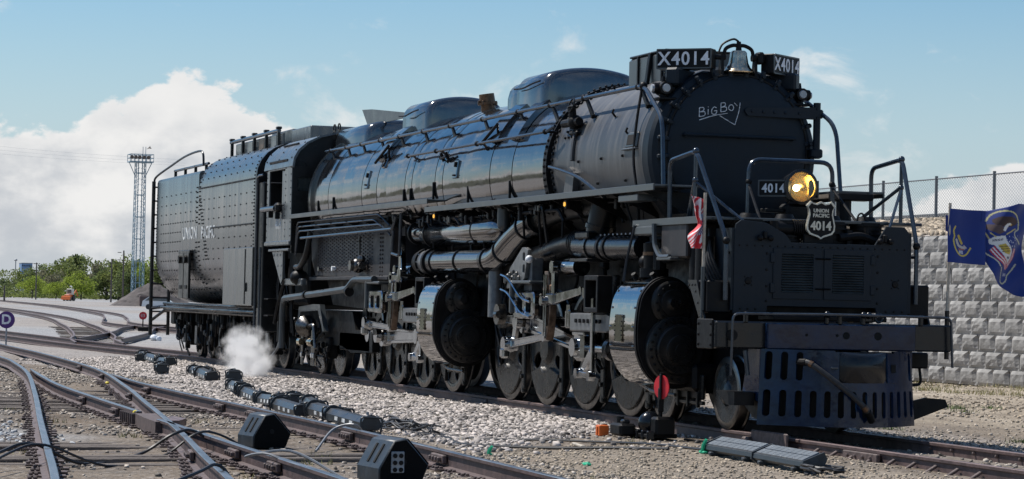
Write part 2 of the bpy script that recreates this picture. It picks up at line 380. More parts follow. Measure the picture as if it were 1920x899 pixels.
mat('stone_grey', (0.29, 0.255, 0.215), 0.85, island=0.7, hue=(0.36, 0.315, 0.265))
mat('stone_tan', (0.32, 0.265, 0.2), 0.9, island=0.6, hue=(0.4, 0.335, 0.255))
mat('stone_blue', (0.33, 0.35, 0.37), 0.85, island=0.5, hue=(0.42, 0.43, 0.44))
mat('yellow_mark', (0.75, 0.6, 0.06), 0.6)
def ground_mat():
    m = bpy.data.materials.new('ground_soil'); m.use_nodes = True; MATS['ground_soil'] = m; t = m.node_tree; nn = t.nodes; ll = t.links; b = nn['Principled BSDF']
    b.inputs['Roughness'].default_value = 0.92; b.inputs['Specular IOR Level'].default_value = 0.2
    g = nn.new('ShaderNodeTexCoord'); at = nn.new('ShaderNodeVertexColor'); at.layer_name = 'zone'
    sp = nn.new('ShaderNodeSeparateColor'); ll.new(at.outputs[0], sp.inputs[0])
    def nz(s, d=6, r=0.6):
        n = nn.new('ShaderNodeTexNoise'); n.inputs['Scale'].default_value = s; n.inputs['Detail'].default_value = d; n.inputs['Roughness'].default_value = r; ll.new(g.outputs['Object'], n.inputs['Vector']); return n.outputs['Fac']
    def ramp(f, a, b_, p0=0.35, p1=0.65):
        r = nn.new('ShaderNodeValToRGB'); ll.new(f, r.inputs[0]); e = r.color_ramp.elements; e[0].position = p0; e[1].position = p1; e[0].color = (*a, 1); e[1].color = (*b_, 1); return r.outputs[0]
    def mix(f, a, b_, ty='MIX'):
        x = nn.new('ShaderNodeMixRGB'); x.blend_type = ty
        if isinstance(f, float): x.inputs[0].default_value = f
        else: ll.new(f, x.inputs[0])
        ll.new(a, x.inputs[1]); ll.new(b_, x.inputs[2]); return x.outputs[0]
    v = nn.new('ShaderNodeTexVoronoi'); v.inputs['Scale'].default_value = 17; ll.new(g.outputs['Object'], v.inputs['Vector'])
    v2 = nn.new('ShaderNodeTexVoronoi'); v2.inputs['Scale'].default_value = 2.6; ll.new(g.outputs['Object'], v2.inputs['Vector'])
    sc = nn.new('ShaderNodeSeparateColor'); ll.new(v.outputs['Color'], sc.inputs[0])
    grav = ramp(sc.outputs[0], (0.2, 0.185, 0.175), (0.44, 0.405, 0.38), 0.05, 0.95)
    gravb = ramp(sc.outputs[1], (0.2, 0.215, 0.23), (0.47, 0.48, 0.49), 0.05, 0.95)
    dirt = ramp(nz(1.7, 10, 0.68), (0.052, 0.04, 0.03), (0.215, 0.16, 0.108), 0.34, 0.7)
    dirt = mix(ramp(nz(11, 6, 0.7), (0, 0, 0), (1, 1, 1), 0.5, 0.66), dirt, ramp(sc.outputs[2], (0.2, 0.18, 0.16), (0.4, 0.36, 0.32), 0.1, 0.9))
    sand = ramp(nz(0.9, 9, 0.65), (0.22, 0.178, 0.13), (0.46, 0.39, 0.295), 0.35, 0.65)
    c = mix(sp.outputs[0], dirt, grav); c = mix(sp.outputs[1], c, sand); c = mix(sp.outputs[2], c, gravb)
    ll.new(mix(0.3, c, ramp(nz(0.13, 10, 0.74), (0.09, 0.075, 0.062), (0.42, 0.375, 0.325), 0.34, 0.68)), b.inputs['Base Color'])
    bp = nn.new('ShaderNodeBump'); bp.inputs['Strength'].default_value = 0.9; bp.inputs['Distance'].default_value = 0.03; ll.new(v.outputs['Distance'], bp.inputs['Height'])
    bp2 = nn.new('ShaderNodeBump'); bp2.inputs['Strength'].default_value = 0.6; bp2.inputs['Distance'].default_value = 0.05; ll.new(nz(9, 8, 0.7), bp2.inputs['Height']); ll.new(bp.outputs[0], bp2.inputs['Normal']); ll.new(bp2.outputs[0], b.inputs['Normal'])
ground_mat()
def sstep(a, b, x): t = np.clip((x-a)/(b-a), 0, 1); return t*t*(3-2*t)
_rng = np.random.RandomState(3)
_ph = _rng.rand(24, 4)
def lump(x, y):
    h = 0
    for k in range(24):
        f = 0.25*1.17**k; a = 2*pi*_ph[k, 0]; h = h+np.sin((x*np.cos(a)+y*np.sin(a))*f+6.28*_ph[k, 1])/(1+f*1.2)
    return h
def main_c(x):       # centre line of the main track
    return np.where(x > -28, 0.0, -1.75*sstep(-28, -74, x)*1.0-0.0)
def ground_z(x, y):
    x = np.asarray(x, float); y = np.asarray(y, float)
    d = y-main_c(x)
    berm = sstep(-4.0, -2.0, d)*(1-sstep(2.2, 4.2, d))*sstep(60, 20, np.abs(x+10))
    near = np.exp(-((x+5)/45)**2)
    z = -0.225+0.085*berm+0.018*lump(x, y)*near*(0.35+0.65*sstep(1.0, 2.4, np.abs(d)))
    return z
def gx():
    a = list(np.arange(-75, -34, 0.6))+list(np.arange(-34, 16, 0.22)); f = [-6000, -4000, -2500, -1600, -1000, -700, -500, -380, -300, -240, -190, -160, -130, -110, -95, -84]
    return np.array(f+a+[17, 20, 26, 34, 50, 90, 160, 300, 700, 1600, 4000, 6000])
def gy():
    a = list(np.arange(-14, 9, 0.2))+list(np.arange(9, 20, 0.5)); return np.array([-6000, -3000, -1200, -500, -250, -120, -70, -45, -30, -22, -17]+a+[22, 30, 45, 70, 120, 250, 500, 1000, 2200, 6000])
X, Y = np.meshgrid(gx(), gy(), indexing='ij'); Z = ground_z(X, Y); nx, ny = X.shape
idx = np.arange(nx*ny).reshape(nx, ny)
q = np.stack([idx[:-1, :-1], idx[1:, :-1], idx[1:, 1:], idx[:-1, 1:]], -1).reshape(-1, 4)
def np_mesh(name, V, Q):
    me = bpy.data.meshes.new(name); k = Q.shape[1]
    me.vertices.add(len(V)); me.vertices.foreach_set('co', np.ascontiguousarray(V, np.float32).ravel())
    me.loops.add(Q.size); me.loops.foreach_set('vertex_index', np.ascontiguousarray(Q, np.int32).ravel())
    me.polygons.add(len(Q)); me.polygons.foreach_set('loop_start', np.arange(0, Q.size, k, dtype=np.int32)); me.polygons.foreach_set('loop_total', np.full(len(Q), k, np.int32))
    me.update(calc_edges=True); me.validate(); return me
gm = np_mesh('ground', np.stack([X, Y, Z], -1).reshape(-1, 3), q)
xx, yy = X.ravel(), Y.ravel(); dd = yy-main_c(xx)
wob = 0.35*lump(xx*1.3, yy*1.3)
grav = sstep(-4.9, -4.0, dd+wob)*(1-sstep(4.5, 6.5, dd+wob))*(1-sstep(-2.5, 1.5, xx+wob*3+(dd+1.2)*1.6))
grav = np.maximum(grav, sstep(0.3, 1.0, dd)*(1-sstep(2.2, 5.0, dd+wob))*0.8)
grav = np.maximum(grav, sstep(-30, -45, xx))
sandz = sstep(3.5, 7.0, yy+wob)*(1-sstep(-40, -70, xx)) + 0.4*sstep(0.0, 4.0, xx+wob*2)*sstep(-6.0, -4.6, yy)*(1-sstep(-1.6, -1.0, yy))*sstep(-0.5, 0.8, lump(xx*0.8, yy*0.8))
blue = sstep(-8.6, -9.6, yy+0.5*wob)*(1-sstep(0, 5, xx))*sstep(-22, -14, xx)+sstep(-50, -70, xx)*sstep(0.46, 0.54, 0.5+0.16*lump(xx*0.25, yy*0.6))
ca = gm.color_attributes.new('zone', 'FLOAT_COLOR', 'POINT')
cz = np.stack([np.clip(grav, 0, 1), np.clip(sandz, 0, 1), np.clip(blue, 0, 1), np.ones_like(grav)], -1).astype(np.float32); ca.data.foreach_set('color', cz.ravel())
ground = link('ground', gm, 'ground_soil', ang=0); gm.polygons.foreach_set('use_smooth', [True]*len(gm.polygons)); tag(ground, kind='structure')

# loose stones lying on the ground: uncountable, one object for each bed
def stones(name, m, n, xr, yr, dens, smin, smax, label, keep=None):
    r = np.random.RandomState(abs(hash(name)) % 9999 if False else len(name)*37+n % 97)
    x = r.uniform(*xr, n); y = r.uniform(*yr, n); p = dens(x, y) if callable(dens) else np.full(n, dens)
    k = r.rand(n) < p; x, y = x[k], y[k]; n = len(x)
    s = smin+(smax-smin)*r.rand(n)**2.2; z = ground_z(x, y)+s*0.25
    cor = np.array([(a, b, c) for a in (-1, 1) for b in (-1, 1) for c in (-1, 1)], float)
    V = cor[None]*(0.62+0.5*r.rand(n, 8, 1))+r.uniform(-0.28, 0.28, (n, 8, 3))
    V *= s[:, None, None]*np.stack([r.uniform(0.7, 1.3, n), r.uniform(0.7, 1.3, n), r.uniform(0.45, 0.9, n)], -1)[:, None, :]
    a = r.uniform(0, 2*pi, n); b = r.uniform(-0.6, 0.6, n); ca_, sa, cb, sb = np.cos(a), np.sin(a), np.cos(b), np.sin(b)
    y1 = V[..., 1]*cb[:, None]-V[..., 2]*sb[:, None]; z1 = V[..., 1]*sb[:, None]+V[..., 2]*cb[:, None]; x1 = V[..., 0]
    V = np.stack([x1*ca_[:, None]-y1*sa[:, None]+x[:, None], x1*sa[:, None]+y1*ca_[:, None]+y[:, None], z1+z[:, None]], -1).reshape(-1, 3)
    F = np.array([(0, 1, 3, 2), (4, 6, 7, 5), (0, 4, 5, 1), (2, 3, 7, 6), (0, 2, 6, 4), (1, 5, 7, 3)])
    Q = (F[None]+(np.arange(n)*8)[:, None, None]).reshape(-1, 4)
    me = np_mesh(name, V, Q); o = link(name, me, m, ang=0); tag(o, label, 'gravel', kind='stuff'); return o
def dens_main(x, y):
    d = y-main_c(x); w = 0.3*lump(x*1.5, y*1.5)
    return sstep(-4.7, -3.9, d+w)*(1-0.985*sstep(-3.0, 1.2, x+w*3+(d+1.2)*1.6))*np.where(np.abs(np.abs(d)-0.755) < 0.1, 0, 1)
stones('main_ballast', 'stone_pink', 115000, (-36, 6), (-4.9, -0.6), dens_main, 0.012, 0.037, 'pale pinkish crushed ballast beside the locomotive track')
stones('far_ballast', 'stone_grey', 34000, (-16, 15), (-0.6, 8), lambda x, y: np.where(np.abs(np.abs(y)-0.755) < 0.1, 0, 1)*(1-0.85*sstep(1.6, 5, y+0.5*lump(x, y)))*np.where(np.abs(y) < 0.7, 0.35, 0.8), 0.007, 0.027, 'grey gravel ahead of the pilot and below the block wall')
stones('siding_ballast', 'stone_grey', 56000, (-34, 14), (-12.5, -4.4), lambda x, y: 0.06+0.94*sstep(0.2, 1.2, lump(x*0.9, y*0.9)+0.6*sstep(-3, -20, x)), 0.006, 0.028, 'loose grey stones and dirt around the foreground turnout')
stones('wall_foot_stones', 'stone_tan', 14000, (-30, 8), (7, 16.3), lambda x, y: 0.1+0.9*sstep(0.2, 1.1, lump(x*0.7, y*0.7)), 0.008, 0.03, 'small stones strewn over the sandy strip below the block wall')
stones('sparse_stones', 'stone_tan', 17000, (-2, 14), (-5.6, -0.9), lambda x, y: 0.15+0.85*sstep(0.3, 1.3, lump(x, y)), 0.004, 0.018, 'scattered small stones on the sandy ground before the switch stand')
stones('blue_gravel', 'stone_blue', 16000, (-20, 6), (-13, -8.3), lambda x, y: sstep(-8.9, -9.6, y+0.17*lump(x, y))*(1-sstep(0, 5, x)), 0.01, 0.032, 'pale bluish gravel patch at the left edge')

# ---------------------------------------------------------------- tracks
RAILPROF = [(-0.075, -0.185), (0.075, -0.185), (0.075, -0.172), (0.012, -0.155), (0.012, -0.045), (0.037, -0.035), (0.037, -0.006), (0.030, 0), (-0.030, 0), (-0.037, -0.006), (-0.037, -0.035), (-0.012, -0.045), (-0.012, -0.155), (-0.075, -0.172)]
def crv(pts, step=0.6):
    P = smooth_path([(a, b, 0) for a, b in pts], 12); out = [P[0]]
    for p in P[1:]:
        if (p-out[-1]).length > step: out.append(p)
    return out
def offs(path, d):
    o = []
    for i, p in enumerate(path):
        t = (path[min(i+1, len(path)-1)]-path[max(i-1, 0)]).normalized(); o.append(p+Vector((-t.y, t.x, 0))*d)
    return o
def rail(path, parent, top='rail_top', z=0.0, name='rail', taper=False):
    vs = []; fs = []; n = len(RAILPROF); mi = []
    for i, p in enumerate(path):
        t = (path[min(i+1, len(path)-1)]-path[max(i-1, 0)]).normalized(); nn_ = Vector((-t.y, t.x, 0))
        s = 0.35+0.65*min(1, i/4) if taper else 1
        for a, b in RAILPROF: vs.append(p+nn_*a*s+Vector((0, 0, b+z)))
    for k in range(len(path)-1):
        for i in range(n):
            j = (i+1) % n; fs.append((k*n+i, k*n+j, (k+1)*n+j, (k+1)*n+i)); mi.append(1 if i in (6, 7, 8) else 0)
    fs.append(tuple(range(n-1, -1, -1))); fs.append(tuple(range((len(path)-1)*n, len(path)*n))); mi += [0, 0]
    me = bpy.data.meshes.new(name); me.from_pydata([tuple(v) for v in vs], [], fs)
    o = link(name, me, 'rail_web', parent, ang=40); me.materials.append(MATS[top]); me.polygons.foreach_set('material_index', mi); fixn(o); return o
_tm = {}
def tie(parent, x, y, L_=2.6, rz=0.0, z=-0.19, w=0.22):
    k = round(L_*2)/2
    if k not in _tm:
        b = MB().box((0, 0, -0.08), (w, k, 0.16), 0.012); me = bpy.data.meshes.new('tie'); me.from_pydata(b.v, [], b.f); me.materials.append(MATS['tie_wood']); _tm[k] = me
    o = bpy.data.objects.new('tie', _tm[k]); COL.objects.link(o); o.parent = parent; o.location = (x, y, z+random.uniform(-0.03, 0.012)); o.rotation_euler = (random.uniform(-.01, .01), random.uniform(-.02, .02), rz+random.uniform(-.02, .02)); return o
_pm = []
def tieplate(parent, x, y, rz=0.0):
    if not _pm:
        b = MB().box((0, 0, 0), (0.2, 0.36, 0.022), 0.004)
        for sx in (-0.05, 0.05):
            for sy in (-0.1, 0.1, -0.15): b.box((sx, sy, 0.02), (0.03, 0.035, 0.03), 0.006)
        me = bpy.data.meshes.new('tie_plate'); me.from_pydata(b.v, [], b.f); me.materials.append(MATS['plate_rust']); _pm.append(me)
    o = bpy.data.objects.new('tie_plate', _pm[0]); COL.objects.link(o); o.parent = parent; o.location = (x, y, -0.19); o.rotation_euler = (0, 0, rz)
mt = empty('main_track', (0, 0, 0)); tag(mt, 'main track of rusty brown rails under the locomotive', kind='structure')
mc = crv([(16, 0), (8, 0), (0, 0), (-10, 0), (-20, 0), (-28, 0), (-34, -0.25), (-41, -0.85), (-50, -1.28), (-63, -1.62), (-75, -1.95), (-95, -2.6), (-130, -3.6)], 0.9)
rail(offs(mc, 0.755), mt, 'rail_top_rust'); rail(offs(mc, -0.755), mt, 'rail_top_rust')
for k in range(52): tie(mt, 14.6-k*0.53, 0, z=-0.185 if k < 20 else -0.20)
for k in range(26):
    for s in (-1, 1): tieplate(mt, 14.6-k*0.53, s*0.755)
# rail anchors and braces ahead of the pilot
b = MB()
for k in range(9):
    x = 6.4+k*0.5
    b.box((x, -0.87, -0.13), (0.05, 0.2, 0.03), 0.006, Matrix.Rotation(0.55, 3, 'X')); b.box((x, -0.99, -0.17), (0.22, 0.16, 0.03), 0.005)
b.build('rail_brace', 'plate_rust', mt)
b = MB().box((7.6, -0.81, -0.09), (0.9, 0.05, 0.1), 0.01)
for k in range(4): b.rivet((7.3+k*0.2, -0.835, -0.09), (0, -1, 0), 0.025, 0.03)
b.build('joint_bar', 'plate_rust', mt)
b = MB().box((-7.3, -0.775, -0.1), (0.9, 0.04, 0.1), 0.01)
b.build('joint_bar', 'plate_rust', mt)
# bolts standing along the web of the far rail
b = MB()
for k in range(16): b.rivet((6.2+k*0.55, 0.735, -0.07), (0, -1, 0.2), 0.022, 0.035)
b.build('web_bolts', 'plate_rust', mt, kind='stuff')

tt = empty('turnout_track', (0, 0, 0)); tag(tt, 'turnout of bluish rails and weathered ties in the left foreground', kind='structure')
A = crv([(-62, -3.6), (-44.8, -4.3), (-33.7, -4.55), (-20.5, -5.15), (-10.3, -6.15), (-3.6, -6.93), (0.7, -7.43), (5.7, -8.04), (9.7, -8.56), (12.5, -8.9), (17, -9.5)], 0.6)
C = crv([(-62, -5.1), (-44.8, -5.75), (-29, -6.1), (-23.4, -6.42), (-16.4, -7.02), (-6.2, -8.17), (2.25, -9.17), (8.2, -9.86), (12.5, -10.36), (17, -10.95)], 0.6)
B = crv([(-16.5, -5.42), (-12, -5.64), (-7.7, -5.73), (-3.2, -5.71), (1.2, -5.72), (3.9, -5.72), (7.5, -5.79), (12.2, -5.92), (17, -6.05)], 0.6)
D1 = crv([(-19.2, -6.62), (-15, -6.95), (-9.9, -7.29), (-4.4, -7.47), (-1.1, -7.55), (0.1, -7.58)], 0.6)
D2 = crv([(2.0, -7.68), (3.9, -7.72), (7.8, -7.82), (10.5, -7.87), (13, -7.93), (17, -8.0)], 0.6)
for p, tp in ((A, 0), (C, 0), (B, 1), (D1, 1), (D2, 0)): rail(p, tt, taper=bool(tp))
for k in range(74):
    x = 14.5-k*0.55
    yb = -5.75 if x > -17 else -5.2+(-17-x)*0.025; yc = -6.1-(x+29)*0.103
    L_ = (yb-yc)+1.0
    if x < -18: L_ = 2.6; yb = -5.1+(-20.5-x)*0.045+0.35
    tie(tt, x, yb+0.5-L_/2, L_, rz=0.03, z=(-0.194 if -13.5 < x < -2.2 else (-0.172 if 5.9 < x < 7.0 else -0.243+random.uniform(-0.01, 0.03))))
    if k < 60:
        for P in (A, B, C, D1, D2):
            c = min(P, key=lambda p: abs(p.x-x))
            if abs(c.x-x) < 0.5: tieplate(tt, x, c.y, -0.08 if P in (A, C) else 0)
# frog casting and guard rail
b = MB().prism([(0.0, -7.35), (1.2, -7.52), (2.3, -7.62), (2.3, -7.78), (1.2, -7.74), (0.0, -7.66)], 'z', -0.185, -0.02)
for k in range(7): b.box((-0.9+k*0.16, -7.66, -0.1), (0.03, 0.1, 0.15), 0.004)
b.build('frog', 'plate_rust', tt)
b = MB().prism([(0.9, -7.3), (1.5, -7.25), (2.1, -7.45), (2.2, -7.6), (1.2, -7.48)], 'z', -0.1, -0.012); b.build('wing_rail', 'rail_top_rust', tt)
# joint bars bolted to the foreground rails
for P, xs, s in ((B, (-10.5, -4.0, -1.5, 4.0, 8.5), -1), (A, (-24, -17.5, -7.5, 8.0), -1), (D1, (-6.0, -2.3), -1), (D2, (7.6, 9.4), -1), (C, (-19.0,), 1)):
    for x in xs:
        i = min(range(len(P)), key=lambda i: abs(P[i].x-x)); c = P[i]; t = (P[min(i+1, len(P)-1)]-P[max(i-1, 0)]).normalized(); a = atan2(t.y, t.x)
        R_ = Matrix.Rotation(a, 3, 'Z'); b = MB().box((0, s*0.045, -0.09), (0.5, 0.05, 0.09), 0.01)
        for k in range(4): b.box((-0.18+k*0.12, s*0.085, -0.09), (0.05, 0.05, 0.05), 0.01)
        b.v = [tuple(R_ @ Vector(v)+c) for v in b.v]; b.build('joint_bar', 'plate_rust', tt)
b = MB().ball((0, 0, 0), 0.04, 8, 5); b.v = [(v[0]-0.3, v[1]-7.6, v[2]-0.03) for v in b.v]; b.box((-14.8, -5.75, -0.12), (0.16, 0.06, 0.05), 0.02); b.build('paint_mark', 'yellow_mark', tt)
# siding turning away behind the tender
ft = empty('far_siding', (0, 0, 0)); tag(ft, 'brown track curving away behind the tender towards the trees', kind='structure')
fc = crv([(-50, -0.6), (-57, 0.2), (-65, 1.45), (-80, 3.4), (-101, 5.9), (-150, 11.0), (-240, 17), (-400, 24)], 1.2)
rail(offs(fc, 0.755), ft, 'rail_top_rust'); rail(offs(fc, -0.755), ft, 'rail_top_rust')
for k in range(60): 
    x = -52-k*0.9; c = min(fc, key=lambda p: abs(p.x-x)); tie(ft, x, c.y, 2.6, -0.14, z=-0.2)
ft2 = empty('yard_track', (0, 0, 0)); tag(ft2, 'second brown yard track bending right beyond the diamond crossing', kind='structure')
fc2 = crv([(-70, 9.5), (-92, 9.2), (-115, 10.2), (-150, 15.5), (-200, 22), (-330, 34), (-520, 48)], 1.5)
rail(offs(fc2, 0.755), ft2, 'rail_top_rust'); rail(offs(fc2, -0.755), ft2, 'rail_top_rust')
ft3 = empty('crossing_track', (0, 0, 0)); tag(ft3, 'short rusty track crossing the far siding beside the red switch target', kind='structure')
fc3 = crv([(-58, 0.6), (-68, 2.9), (-78, 5.0), (-90, 7.2), (-100, 9.5)], 1.0)
rail(offs(fc3, 0.755), ft3, 'rail_top_rust'); rail(offs(fc3, -0.755), ft3, 'rail_top_rust')
# ================================================================ locomotive
LOCO = empty('steam_locomotive', (0, 0, 0))
tag(LOCO, 'huge black articulated steam locomotive numbered 4014 with two sets of driving wheels', 'locomotive')
ZS, RS = 3.56, 1.20       # smokebox centre height, radius
ZJ = 3.52                 # boiler jacket centre height
def RJ(x): return 1.235+0.085*float(sstep(-2.6, -6.5, np.array(x)))
def surf(x, th, R=None, zc=None, d=0.0):
    R = (RJ(x) if R is None else R)+d; zc = ZJ if zc is None else zc
    return Vector((x, -R*cos(th), zc+R*sin(th)))
def shell(x0, x1, th0, th1, Rf, zc, th=0.02, n=16):
    # a curved plate lying on the boiler between two angles
    b = MB(); vs = []
    for x in (x0, x1):
        for k in range(n+1):
            a = th0+(th1-th0)*k/n
            for r in (Rf(x), Rf(x)+th): vs.append((x, -r*cos(a), zc+r*sin(a)))
    m = 2*(n+1); fs = []
    for k in range(n):
        o = 2*k; fs += [(o+1, o+3, m+o+3, m+o+1), (o, o+2, o+3, o+1), (m+o, m+o+1, m+o+3, m+o+2)]
    fs += [(0, 1, m+1, m), (2*n, m+2*n, m+2*n+1, 2*n+1)]
    b.add(vs, fs); return b
# ---- smokebox
b = MB().lathe([(-2.55, 0.9), (-2.55, RS), (-0.9, RS), (-0.89, RS+0.006), (1.40, RS+0.006), (1.41, RS), (1.60, RS-0.005), (1.66, RS-0.04), (1.70, RS-0.1), (1.70, 0.2)], (0, 0, ZS), (1, 0, 0), 96)
SB = b.build('smokebox', 'smokebox_graphite', LOCO, ang=25)
fixn(SB)
b = MB().lathe([(1.40, RS+0.004), (1.60, RS), (1.665, RS-0.035), (1.705, RS-0.1), (1.705, 0.9), (1.40, 0.9)], (0, 0, ZS), (1, 0, 0), 96); o = b.build('front_ring', 'front_paint', LOCO, ang=25); fixn(o)
ZD = 3.63
b = MB().lathe([(1.70, 1.03), (1.745, 1.03), (1.76, 1.0), (1.79, 0.985), (1.83, 0.9), (1.86, 0.6), (1.872, 0.3), (1.875, 0.01)], (0, 0, ZD), (1, 0, 0), 96)
DOOR = b.build('smokebox_door', 'front_paint', LOCO, ang=25); fixn(DOOR)
b = MB().tube([(1.77, 1.005*cos(a), ZD+1.005*sin(a)) for a in (2*pi*i/64 for i in range(64))], 0.018, 6, close=True); b.build('door_seal', 'grime', DOOR)
dog = None
for i in range(28):
    a = 2*pi*(i+0.5)/28
    if -2.6 < a-2*pi+0.0 < -0.0 and False: continue
    b = MB(); e = Vector((0, cos(a), sin(a))); c = Vector((1.77, 0, ZD))+e*1.045
    R_ = M3((1, 0, 0), e, Vector((1, 0, 0)).cross(e)).to_3x3()
    b.box(c+Vector((0.0, 0, 0)), (0.075, 0.17, 0.062), 0.016, R_); b.cyl(c+Vector((0.03, 0, 0)), c+Vector((0.085, 0, 0)), 0.026, 0.026, 6); b.build('door_clamp', 'front_paint', DOOR)
b = MB().prism([(0.06, 4.135), (0.10, 4.085), (1.08, 4.075), (1.08, 4.235), (0.10, 4.195), (0.06, 4.165)], 'x', 1.80, 1.90)
for y in (0.16, 0.32, 0.48, 0.64, 0.84): b.rivet((1.90, y, 4.145), (1, 0, 0), 0.024, 0.02)
b.build('hinge_strap', 'front_paint', DOOR); 
b = MB().cyl((1.84, 1.12, 3.55), (1.84, 1.12, 4.3), 0.05, n=10)
for z in (3.62, 4.15): b.box((1.8, 1.12, z), (0.18, 0.16, 0.12), 0.02)
b.build('hinge_post', 'front_paint', DOOR)
b = MB().tube([(1.93, -0.80, 3.80), (1.93, 0.78, 3.80)], 0.022, 8)
for y in (-0.78, 0.0, 0.76): b.tube([(1.82, y, 3.80), (1.935, y, 3.80)], 0.03, 6)
b.build('grab_bar', 'front_paint', DOOR)
# chalk writing on the door: BIG BOY, underlined, with an arrow stroke
CH = []
def stroke(pts): CH.append(pts)
def glyph(ch, x, y, s):
    G = {'B': [[(0, 0), (0.03, 1)], [(0.03, 1), (0.5, 0.95), (0.5, 0.62), (0.05, 0.52)], [(0.05, 0.52), (0.65, 0.45), (0.6, 0.05), (0, 0)]],
         'I': [[(0.1, 0), (0.12, 0.62)], [(0.12, 0.82), (0.14, 0.9)]], 'G': [[(0.6, 0.72), (0.3, 0.85), (0.02, 0.5), (0.1, 0.1), (0.5, 0.05), (0.62, 0.4), (0.3, 0.4)]],
         'O': [[(0.3, 0.05), (0.02, 0.3), (0.1, 0.65), (0.4, 0.7), (0.6, 0.4), (0.5, 0.1), (0.3, 0.05)]], 'Y': [[(0, 0.75), (0.38, 0.35)]]}
    for st in G[ch]: stroke([(x+s*a, y+s*c+0.16*s*a) for a, c in st])
s_ = 0.118
for ch, x, y in (('B', -0.575, 4.045), ('I', -0.465, 4.075), ('G', -0.405, 4.075), ('B', -0.275, 4.12), ('O', -0.165, 4.13), ('Y', -0.085, 4.16)): glyph(ch, x, y, s_)
stroke([(0.0, 4.255), (-0.02, 4.13), (-0.075, 3.955)]); stroke([(-0.075, 3.955), (-0.18, 4.01), (-0.29, 4.07)]); stroke([(-0.575, 4.0), (-0.38, 4.065), (-0.18, 4.105)])
b = MB()
def doorx(y, z):
    r = hypot(y, z-ZD); return 1.875-0.003*(r > 0.3)-0.04*max(0, (r-0.3))**1.5-(0.03 if r > 0.9 else 0)+0.012
for st in CH:
    P = smooth_path([(0, a, c) for a, c in st], 5) if len(st) > 2 else [Vector((0, *p)) for p in st]
    P = [Vector((np.interp(hypot(p.y, p.z-ZD), [0.01, 0.3, 0.6, 0.9], [1.875, 1.872, 1.86, 1.83])+0.002, p.y, p.z)) for p in P]
    b.tube(P, [0.0035+0.0035*abs(sin(i_*1.7+p_.y*40)) for i_, p_ in enumerate(P)], 5)
b.build('chalk_lettering', 'chalk', DOOR, label='hand-chalked words BIG BOY with an underline and arrow')
# small hatch on the smokebox flank
th = 0.16; b = MB(); c = surf(1.02, th, RS, ZS); nrm = Vector((0, -cos(th), sin(th))); tz = Vector((0, sin(th), cos(th)))
R_ = M3((1, 0, 0), nrm, tz).to_3x3()
b.box(c+nrm*0.015, (0.42, 0.05, 0.22), 0.02, R_); hb = b.build('hatch_frame', 'paint_walk', SB)
MB().box(c+nrm*0.035, (0.32, 0.02, 0.15), 0.01, R_).build('hatch_opening', 'black_void', hb)
MB().box(c-tz*0.12+nrm*0.02-Vector((0.05, 0, 0)), (0.55, 0.06, 0.02), 0.004, R_).build('hatch_sill', 'guide_grey', hb)
# bolts and studs of the smokebox
b = MB(); Rb = lambda x: RS+0.006
for th in (-0.28, 0.0): 
    for x in (-1.3, -0.35, 0.55): b.rivet(surf(x+random.uniform(-.2, .2), th, RS, ZS), (0, -cos(th), sin(th)), 0.025, 0.04)
for k in range(46):
    th = -0.75+k*(pi+0.2)/45; b.rivet(surf(-2.42, th, RS, ZS), (0, -cos(th), sin(th)), 0.028, 0.035)
for k in range(30):
    th = 0.95+k*0.06; b.rivet(surf(-2.18, th, RS, ZS), (0, -cos(th), sin(th)), 0.024, 0.03)
for i in range(3):
    for j in range(2): th = 0.40-0.08*j; b.rivet(surf(-2.0+i*0.15, th, RS, ZS), (0, -cos(th), sin(th)), 0.022, 0.035)
b.build('bolts', 'grime', SB, kind='stuff')
# drip ribs and lifting stubs
for x, th in ((-0.1, 0.5), (0.55, 0.75), (-1.2, 1.0), (0.8, 0.22)):
    p = surf(x, th, RS, ZS); MB().tube([p, p+Vector((0, -0.05, 0.06)), p+Vector((0.05, -0.05, 0.1))], 0.016, 6).build('lifting_stub', 'grime', SB)
# grey whistle blow-off pipe sweeping down across the flank
b = MB().tube(smooth_path([surf(-2.35, -0.02, RS, ZS, 0.07), surf(-1.6, -0.09, RS, ZS, 0.11), surf(-0.8, -0.2, RS, ZS, 0.13), surf(0.05, -0.42, RS, ZS, 0.16)], 8), 0.026, 8); b.build('blow_off_pipe', 'handrail', SB)
b = MB().prism([(-1.75, 3.10), (-1.35, 3.10), (-1.28, 3.40), (-1.5, 3.5), (-1.62, 3.42)], 'y', -1.25, -1.16); b.build('steam_pipe_casing', 'smokebox_graphite', SB)
# check valve with handwheel near the jacket edge
b = MB(); c = surf(-1.55, 0.47, RS, ZS, 0.1)
b.cyl(c+Vector((-0.5, 0, 0)), c+Vector((0.2, 0, 0)), 0.06, n=10); b.cyl(c+Vector((0, -0.02, -0.1)), c+Vector((0, -0.05, 0.2)), 0.06, n=10); b.ball(c, 0.11, 10, 6); b.box(c+Vector((0, 0.02, -0.16)), (0.34, 0.12, 0.06), 0.02)
for k in range(6): b.box(c+Vector((0.08*cos(k), -0.05, 0.22)), (0.06, 0.06, 0.03), 0.01)
b.tube([c+Vector((0.11*cos(t), -0.06+0.03*sin(t), 0.24+0.1*sin(t))) for t in (2*pi*i/12 for i in range(12))], 0.013, 5, close=True)
b.build('check_valve', 'grime', LOCO)
b = MB().tube(smooth_path([surf(-1.55, 0.42, RS, ZS, 0.03), surf(-1.5, 0.25, RS, ZS, 0.03), surf(-1.45, 0.02, RS, ZS, 0.03)], 5), 0.03, 6); b.build('drain_pipe', 'smokebox_graphite', SB)

